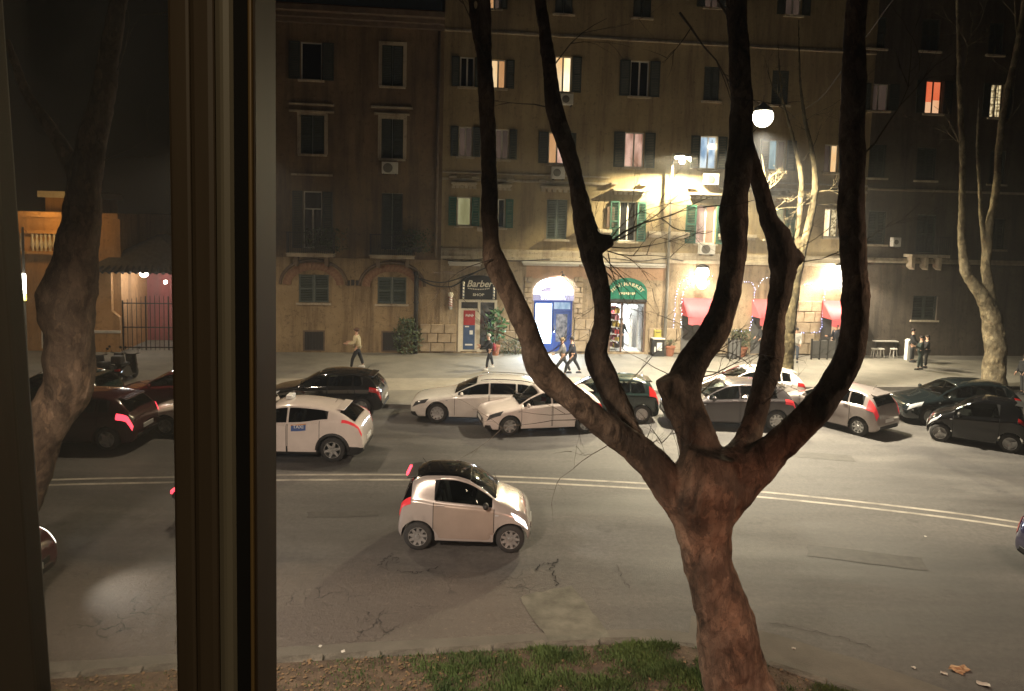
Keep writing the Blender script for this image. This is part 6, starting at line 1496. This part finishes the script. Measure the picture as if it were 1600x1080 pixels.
def balcony_plant(px, py, seed, label):
    u, z = fp(px, py, .7); t = thing('balcony_plant', label, 'plant', fw(u, z, .7), FTH); r_ = random.Random(seed); vs = []; fs = []
    for i in range(700):
        c = Vector((r_.gauss(0, .42), r_.uniform(-.28, .2), r_.uniform(0, 1.0) ** 1.3 * 1.0)); d = Vector((r_.uniform(-1, 1), r_.uniform(-1, 1), r_.uniform(-.8, .8))).normalized(); n_ = d.orthogonal().normalized(); q = r_.uniform(.08, .17)
        b = len(vs); vs += [c, c + d * q * .5 + n_ * q * .25, c + d * q, c + d * q * .5 - n_ * q * .25]; fs.append((b, b + 1, b + 2, b + 3))
    me = bpy.data.meshes.new('foliage'); me.from_pydata([tuple(v) for v in vs], [], fs); me.materials.append(MT['leafdark']); link(bpy.data.objects.new('foliage', me), t)
    g = MB(); g.box((0, -.02, .1), (.9, .25, .22)); g.build('trough', MT['iron'], t)
balcony_plant(508, 391, 2, 'dark leafy plant on the left balcony above the first arch'); balcony_plant(644, 393, 4, 'dark leafy plant at the right end of the second balcony')

# ================================================================== STREET FURNITURE
def street_lamp(label, base, H, head_off, kind='globe', r=.055, light=()):
    t = thing('street_lamp', label, 'street lamp', base); g = MB()
    g.lathe((0, 0, 0), [(r * 2.4, 0), (r * 2.4, .25), (r * 1.7, .35), (r * 1.5, .95), (r * 1.1, 1.05), (r, 2.0), (r * .75, H - .3), (r * .6, H)], 10); g.build('post', MT['iron2'], t, smooth=True)
    hx, hy = head_off
    g = MB(); g.tube([(0, 0, H - .3), (hx * .4, hy * .4, H + .12), (hx, hy, H + .16)], .03, 6); g.build('arm', MT['iron2'], t)
    g = MB(); g.lathe((hx, hy, H), [(.30, .10), (.24, .16), (.12, .22), (.05, .28)], 14); hd = g.build('shade', MT['iron2'], t, smooth=True)
    g = MB(); g.ball((hx, hy, H - .16), .31, 10, (1, 1, 1)); g.build('globe', MT['globelit'], t, smooth=True)
    return Vector(base) + Vector((hx, hy, H - .55))
MT['iron2'] = M('lamp_post_paint', (.12, .11, .09), (.16, .145, .12), 5, .5)
MT['globelit'] = emit('street_globe', (1, .93, .76), 9.0)
WARM = (1, .84, .60); WHITE = (1, .93, .80)
# lamp on the wall side post whose light floods the ochre facade
u, z = fp(1038, 548, .55); base = fw(u, .14, .55)
uh, zh = fp(1066, 243, 1.15); hp = fw(uh, zh, 1.15)
t = thing('street_lamp', 'slim lamp post close to the ochre facade, flooding the wall with light', 'street lamp', base); off = hp - base
pt_ = fw(*fp(1051, 252, .55), .55) - base
g = MB(); g.tube([(0, 0, 0), (0, 0, .9), (pt_.x * .5, pt_.y * .5, pt_.z * .5), pt_], [.10, .085, .07, .05], 8); g.build('post', MT['iron2'], t, smooth=True)
g = MB(); g.tube([pt_, (pt_.x * .5 + off.x * .5, pt_.y * .5 + off.y * .5, off.z + .15), (off.x, off.y, off.z + .08)], .03, 6); g.build('arm', MT['iron2'], t)
g = MB(); hc = Vector((off.x, off.y, off.z)); ax = FDIR; ay = FNRM
def hbox(du, dn, dz, su, sn, sz): g.box(hc + ax * du + ay * dn + Vector((0, 0, dz)), (su, sn, sz), rz=FTH)
hbox(0, 0, .06, .86, .30, .03); hbox(0, -.135, -.055, .86, .03, .20); hbox(0, .135, .0, .86, .03, .09); hbox(-.415, 0, -.09, .03, .24, .34); hbox(.415, 0, -.09, .03, .24, .34)
g.build('shade', MT['iron2'], t)
g = MB(); g.ball((off.x + FNRM.x * .02, off.y + FNRM.y * .02, off.z - .30), .15, 8, (1, 1, .9)); g.build('globe', MT['globelit'], t, smooth=True)
lamp('street_light', 'SPOT', hp + Vector((0, 0, -.04)), 8000, (1, .86, .52), .035, aim=hp + Vector((0, 0, -3)), spot=176, blend=.1)
lamp('street_light', 'SPOT', hp + Vector((0, 0, -.5)), 1800, (1, .86, .58), .12, aim=hp + FNRM * 3 + Vector((0, 0, -9)), spot=150, blend=.5)
# tall kerb lamp behind the fork of the tree
top = atY(1192, 183, 26.4); t = thing('street_lamp', 'blazing globe lamp hung on a wire over the street, showing above the tree fork', 'street lamp', top)
g = MB(); g.lathe((0, 0, .2), [(.34, .0), (.3, .1), (.14, .2), (.05, .3)], 14); g.build('shade', MT['iron2'], t, smooth=True)
g = MB(); g.ball((0, 0, 0), .36, 12, (1, 1, 1)); g.build('globe', MT['globelit'], t, smooth=True)
we = fw(fp(1235, 100)[0], top.z + 1.5, .02) - top
g = MB(); W0 = Vector((-5.0, -26.0, 1.5)); g.tube([W0 + (we - W0) * (k / 20) + Vector((0, 0, .62 - 1.0 if False else -.9 * (1 - abs(k / 20 * 2 - 1.35) / 1.35 if k / 20 * 2 < 1.35 else 1 - (k / 20 * 2 - 1.35) / .65))) for k in range(21)], .008, 4); g.tube([(0, 0, .45), (0, 0, .75)], .012, 5); g.build('suspension_wire', MT['iron'], t)
q = top + Vector((0, 0, -.5))
lamp('street_light', 'SPOT', q, 31000, (1, .88, .66), .25, aim=q + Vector((1, .6, -9)), spot=150, blend=1.0)
# lamp further left, behind the window frame
bL = Vector((-9.6, 25.9, .14)); qL = street_lamp('street lamp at the kerb hidden behind the window frame', bL, 9.6, (0, -1.0))
lamp('street_light', 'SPOT', qL, 2800, (1, .80, .56), .2, aim=qL + Vector((0, -.8, -9)), spot=150, blend=.35)
# unseen lamps added on the near side as fill: right post, lantern, left post
bN = Vector((13.5, 9.0, .1)); qN = street_lamp('unseen street lamp added on the near right pavement as fill', bN, 9.2, (-.6, .9))
lamp('street_light', 'SPOT', qN, 2700, (1, .74, .54), .6, aim=qN + Vector((-5, 3, -9)), spot=112, blend=.35)  # fill for the near road and limbs, housed in the added post
t = thing('added_lantern', 'unseen lantern added below our window to light the tree trunk', 'lantern', (3.4, 2.2, 3.0)); g = MB(); g.lathe((0, .35, .05), [(.2, 0), (.08, .18)], 10); g.tube([(0, -.1, .3), (0, .2, .35), (0, .35, .23)], .02, 6); g.build('shade', MT['iron'], t); g = MB(); g.ball((0, .35, .03), .09, 6); g.build('bulb', MT['lampwarm'], t, smooth=True)
lamp('trunk_fill', 'SPOT', (3.4, 2.6, 2.9), 1100, (1, .46, .30), .1, aim=(3.6, 10.5, .1), spot=62, blend=.6)  # warm fill added for the lower trunk and grass
qM = street_lamp('unseen street lamp added left of our window as fill', Vector((-4.6, 2.6, .1)), 9.0, (0, .9))
lamp('street_light', 'SPOT', qM, 8800, (1, .80, .62), .4, aim=(-2.8, 11.9, 0), spot=76, blend=.75)  # fill for the near-left road, its post added to house it

# lamp-lit villa wall at the far left
uu, zz = fp(60, 335, 1.6); lamp('villa_light', 'POINT', fw(uu, zz, 1.6), 170, (1, .55, .16), .2)
uu, zz = fp(38, 450, 3.2); ps = fw(uu, zz, 3.2)
t = thing('lit_sign_post', 'tall lit tube sign on a slim post beside the orange villa', 'sign', (ps.x, ps.y, .14))
g = MB(); g.tube([(0, 0, 0), (0, 0, ps.z + 2.4)], .05, 8); g.build('post', MT['iron2'], t)
g = MB(); g.box((0, -.12, ps.z + .05), (.3, .12, .85)); g.build('lit_tube', emit('tube_lit', (1, .97, .86), 12.0), t, bevel=.05)
g = MB(); g.box((0, -.12, ps.z - .53), (.3, .12, .28)); g.build('lit_base', emit('tube_yellow', (1, .85, .12), 3.0), t, bevel=.04)
lamp('sign_post_light', 'POINT', (ps.x, ps.y - .5, ps.z), 60, (1, .95, .85), .15)

# litter bin with posters, bin box, benches and oddments along the wall
u, z = fp(1027, 552, .5); t = thing('litter_bin', 'black litter bin with pale posters beside the slim lamp post', 'bin', fw(u, .14, .5), FTH)
g = MB(); g.prism([(-.30, 0), (.30, 0), (.26, .85), (-.26, .85)], -.22, .22); g.build('body', MT['black'], t, bevel=.02); g = MB(); g.box((0, 0, .88), (.62, .5, .06)); g.build('lid', MT['marble'], t, bevel=.01)
g = MB(); g.box((.02, -.235, .5), (.26, .01, .4)); g.box((-.2, -.235, .36), (.07, .01, .26)); g.build('poster', MT['platew'], t)
u, z = fp(1027, 522, .2); t = thing('post_box', 'small yellow-green box fixed to the wall above the litter bin', 'box', fw(u, z - .2, .11), FTH); g = MB(); g.box((0, -.1, .2), (.36, .2, .42)); g.build('case', M('box_yellow', (.34, .30, .05), (.42, .38, .08), 5, .5), t, bevel=.02); g = MB(); g.box((0, -.205, .3), (.24, .01, .03)); g.build('slot', MT['black'], t)
p = gnd(1378, 555, .14); t = thing('table', 'pale-topped table standing by the dark wall', 'table', (p.x, p.y, .14), FTH)
g = MB(); g.box((0, 0, .78), (1.3, .75, .05)); g.build('tabletop', MT['marble'], t, bevel=.01)
for x in (-.55, .55):
    for y in (-.28, .28): g = MB(); g.box((x, y, .38), (.06, .06, .75)); g.build('leg', MT['iron'], t)
for i, (x, lab) in enumerate(((1362, 'pale stool at the left end of the pale-topped table'), (1371, 'narrow pale stool at the middle of the pale-topped table'), (1391, 'pale stool at the right end of the pale-topped table'))):
    p = gnd(x, 557, .14); t = thing('stool', lab, 'stool', (p.x, p.y - .3, .14), .2 * i, 'stools at the pale-topped table')
    g = MB(); g.lathe((0, 0, .42), [(.18, 0), (.19, .03), (.17, .06)], 12); g.build('seat', MT['marble'], t)
    for k in range(4): g = MB(); a = PI / 4 + PI / 2 * k; g.tube([(math.cos(a) * .13, math.sin(a) * .13, .42), (math.cos(a) * .18, math.sin(a) * .18, 0)], .018, 5); g.build('leg', MT['marble'], t)
p = gnd(1418, 563, .14); t = thing('bollard', 'white square bollard beside the pair in dark coats', 'bollard', (p.x, p.y, .14), FTH); g = MB(); g.box((0, 0, .5), (.26, .26, 1.0)); g.build('post', MT['platew'], t, bevel=.02); g = MB(); g.prism([(-.16, 1.0), (.16, 1.0), (0, 1.1)], -.16, .16); g.build('cap', MT['platew'], t)
for (x0, x1, lab) in ((1248, 1284, 'low grey screen fencing off tables between tree and brightest awning'), (1122, 1140, 'low grey screen at the right end of the first awning')):
    p0, p1 = fw(fp(x0, 540)[0], .14, 1.3), fw(fp(x1, 540)[0], .14, 1.3); t = thing('screen', lab, 'screen', p0, FTH); W = (p1 - p0).length
    for k in range(3): g = MB(); g.b2((W * k / 3 + .02, -.03, .06), (W * (k + 1) / 3 - .02, .03, .95)); g.build('panel', MT['greyboard'], t)
    for k in range(4): g = MB(); g.b2((W * k / 3 - .03, -.04, 0), (W * k / 3 + .03, .04, 1.05)); g.build('post', MT['iron'], t)
# air conditioners
def aircon(px, lab, w_=.80):
    u0, u1, z0, z1 = frect(*px, .1); t = thing('air_conditioner', lab, 'air conditioner', fw((u0 + u1) / 2, z0, .0), FTH, 'air conditioners on the facades'); W, H = u1 - u0, z1 - z0
    g = MB(); g.b2((-W / 2, -.42, .03), (W / 2, -.12, H)); g.build('casing', MT['wframe'], t, bevel=.015)
    g = MB(); r_ = min(W * .3, H * .42); g.lathe((-W * .12, -.428, H * .52), [(r_, 0), (r_ * .95, -.012), (r_ * .2, -.012)], 16, 'Y'); fn = g.build('fan_grille', MT['iron2'], t)
    for s_ in (-1, 1): g = MB(); g.b2((s_ * W * .4, -.40, -.03), (s_ * W * .35, -.003, .028)); g.build('bracket', MT['iron'], t)
aircon((597, 254, 622, 273), 'air conditioner under the middle window of the brown building'); aircon((875, 148, 894, 166), 'air conditioner under the brightest warm window'); aircon((861, 261, 881, 281), 'air conditioner under the window behind the second limb')
aircon((1098, 272, 1120, 290), 'air conditioner under the cool lit window, above the flooded wall'); aircon((1090, 381, 1114, 398), 'air conditioner just above the first floodlight'); aircon((1390, 371, 1402, 386), 'small air conditioner on the dark grey-brown building')
# cables on the wall
u, z = fp(1113, 229); t = thing('hanging_lamp', 'bright bare lamp hanging inside the cool lit window', 'lamp', fw(u, z, -.06), FTH); g = MB(); g.ball((0, 0, 0), .13, 6); g.build('bulb', MT['lampglow'], t, smooth=True); g = MB(); g.tube([(0, 0, .12), (0, 0, .34)], .012, 5); g.build('cord', MT['iron'], t)
def cable(px, lab, r_=.03, off=.3):
    P = [fw(*fp(x, y, off), off) for x, y in px]; g = MB(); o0 = P[0]; g.tube(spline([p - o0 for p in P], 5), r_, 5); o = g.build('cable', MT['black'], None, smooth=True); o.location = o0; tag(o, lab, 'cable')
cable([(652, 434), (680, 441), (700, 440), (725, 432), (748, 423), (768, 415)], 'upper black cable sagging along the wall to the barber sign'); cable([(905, 402), (960, 404), (1000, 408), (1040, 404), (1068, 408)], 'thin black cable along the string course above the green sign', .02, .32); cable([(692, 405), (720, 409), (760, 404), (800, 408), (860, 405)], 'thin black cable along the string course above the barber sign', .02, .32)
cable([(652, 434), (676, 446), (702, 448), (716, 443), (735, 430), (755, 420)], 'lower black cable sagging along the wall to the barber sign', .035)
# litter on the road
def scrap(px, py, lab, w_, h_, mat, z=.006):
    p = gnd(px, py); g = MB(); n = 5; r_ = random.Random(int(px)); vs = []
    for j in range(n):
        for i in range(n): vs.append(((i / (n - 1) - .5) * w_ + r_.uniform(-.1, .1) * w_ / n, (j / (n - 1) - .5) * h_ + r_.uniform(-.1, .1) * h_ / n, z + r_.uniform(0, .25) * min(w_, h_)))
    g.add(vs, [(j * n + i, j * n + i + 1, (j + 1) * n + i + 1, (j + 1) * n + i) for j in range(n - 1) for i in range(n - 1)]); o = g.build('paper_scrap', mat); o.location = (p.x, p.y, 0); o.rotation_euler = (0, 0, r_.uniform(0, 3)); tag(o, lab, 'litter')
MT['paper'] = M('paper_white', (.55, .53, .48), (.42, .40, .36), 9, .8); MT['card'] = M('card_tan', (.36, .22, .12), (.45, .30, .17), 9, .8)
scrap(1496, 1048, 'crumpled tan card lying on the road at lower right', .2, .16, MT['card']); scrap(1508, 1046, 'second tan card touching the crumpled one at lower right', .14, .12, MT['card']); scrap(1475, 1053, 'small white scrap left of the tan card', .1, .06, MT['paper']); scrap(1536, 1070, 'white paper scrap lowest at the right on the road', .18, .1, MT['paper'])
scrap(1428, 1044, 'small white scrap on the dark stain near the island tip', .06, .06, MT['paper']); scrap(1240, 1014, 'small white scrap on the gutter right of the trunk', .06, .05, MT['paper']); scrap(1446, 839, 'tiny white scrap alone in the right hand lane', .07, .05, MT['paper'])
scrap(500, 1011, 'white scrap at the gutter, first from the window frame', .06, .05, MT['paper']); scrap(536, 1019, 'white scrap at the gutter, second from the window frame', .07, .06, MT['paper']); scrap(580, 1019, 'tiny scrap at the gutter, third from the window frame', .04, .04, MT['paper']); scrap(631, 1019, 'tan scrap at the gutter before the green grass', .07, .06, MT['card'])

# ================================================================== OUR OWN WINDOW
MT['sash'] = M('sash_brown', (.105, .075, .048), (.15, .11, .07), 14, .55, stretch=(1, 1, .06)); MT['sashdark'] = M('sash_dark', (.062, .036, .018), (.085, .052, .027), 14, .6, stretch=(1, 1, .06)); MT['sashpale'] = M('sash_beige', (.26, .225, .16), (.33, .285, .205), 14, .5, stretch=(1, 1, .05)); MT['black_strip'] = M('strip_black', (.012, .011, .01), None, rough=.8); MT['brass'] = M('strip_ochre', (.26, .16, .06), (.34, .22, .09), 12, .45, stretch=(1, 1, .06)); MT['jamb'] = M('jamb_brown', (.085, .06, .04), (.12, .088, .058), 14, .6, stretch=(1, 1, .06))
YW = .62
def sx(px): return atY(px, 540, YW).x
wd = thing('casement_window', 'brown wooden casement with a beige inner strip standing open at the left', 'window', (sx(340), YW, CAM_H - 1.0))
zlo, zhi = 0.0, 2.0
def stile(name, x0, x1, y0, y1, mat, bev=.003):
    g = MB(); g.b2((sx(x0) - sx(340), y0, zlo), ((atY(x1, 540, YW + y1).x if x1 == 432 else sx(x1)) - sx(340), y1, zhi)); return g.build(name, MT[mat], wd, bevel=bev)
stile('stile', 264, 298, .004, .05, 'sash'); stile('stile', 299, 338, .0, .05, 'sash', .005); stile('beading', 339, 366, -.004, .045, 'sashpale', .006)
stile('black_strip', 366.5, 389, .002, .045, 'black_strip', 0); stile('strip', 389.5, 395, -.001, .04, 'brass', .001); stile('stile', 395.5, 432, .001, .055, 'sashdark', .004)  # plain black strip between the beading and the ochre one
g = MB(); g.b2((sx(-260) - sx(340), -.03, zlo), (atY(39, 540, YW + .05).x - sx(340), .05, zhi)); jb = g.build('jamb', MT['jamb'], wd, bevel=.006); jb.matrix_local = Matrix.Translation((sx(39) - sx(340), 0, 1.0)) @ Matrix.Rotation(R(-2.2), 4, 'Y') @ Matrix.Translation((-(sx(39) - sx(340)), 0, -1.0))
g = MB(); g.b2((sx(-260) - sx(340), .0, zlo - .07), (sx(298) - sx(340), .045, zlo - .001)); g.b2((sx(-260) - sx(340), .0, zhi + .001), (sx(298) - sx(340), .045, zhi + .07)); g.build('rail', MT['sash'], wd)
m, t_, p_ = node_mat('dusty_glass'); t_.nodes.remove(p_)
out = t_.nodes['Material Output']; tr = N(t_, 'ShaderNodeBsdfTransparent'); tr.inputs[0].default_value = (.90, .90, .88, 1); gl = N(t_, 'ShaderNodeBsdfGlossy', Roughness=.02); df = N(t_, 'ShaderNodeBsdfTranslucent'); df.inputs[0].default_value = (.5, .48, .45, 1)
fr_ = N(t_, 'ShaderNodeFresnel', IOR=1.45); m1 = t_.nodes.new('ShaderNodeMixShader'); m2 = t_.nodes.new('ShaderNodeMixShader')
ns = N(t_, 'ShaderNodeTexNoise', Scale=9.0, Detail=6.0); tc_ = t_.nodes.new('ShaderNodeTexCoord'); t_.links.new(tc_.outputs['Object'], ns.inputs['Vector']); rf_ = rampf(t_, ns.outputs[0], [(.3, .02), (.75, .09)])
t_.links.new(rf_.outputs[0], m1.inputs[0]); t_.links.new(tr.outputs[0], m1.inputs[1]); t_.links.new(df.outputs[0], m1.inputs[2]); t_.links.new(fr_.outputs[0], m2.inputs[0]); t_.links.new(m1.outputs[0], m2.inputs[1]); t_.links.new(gl.outputs[0], m2.inputs[2]); t_.links.new(m2.outputs[0], out.inputs[0])
g = MB(); g.b2((sx(-40) - sx(340), .022, zlo), (sx(270) - sx(340), .026, zhi)); g.build('pane', m, wd)
# the room's own lamp behind the camera, dim
lamp('room_light', 'POINT', (.9, -1.6, CAM_H + .9), 40.0, (1, .80, .52), .15)

# ================================================================== AIR: thin haze added to stand in for the lens glow round the lamps
m = bpy.data.materials.new('lens_glow_haze'); m.use_nodes = True; t_ = m.node_tree; t_.nodes.clear()
out = t_.nodes.new('ShaderNodeOutputMaterial'); pv = t_.nodes.new('ShaderNodeVolumePrincipled'); pv.inputs['Color'].default_value = (.9, .92, .95, 1); pv.inputs['Density'].default_value = 0.0014; pv.inputs['Anisotropy'].default_value = .55
t_.links.new(pv.outputs[0], out.inputs['Volume'])
g = MB(); g.b2((-90, -40, -1.1), (95, 62, 27)); o = g.build('haze', m); tag(o, 'thin haze added over the street to imitate lens glow round lamps', 'haze', kind='stuff')
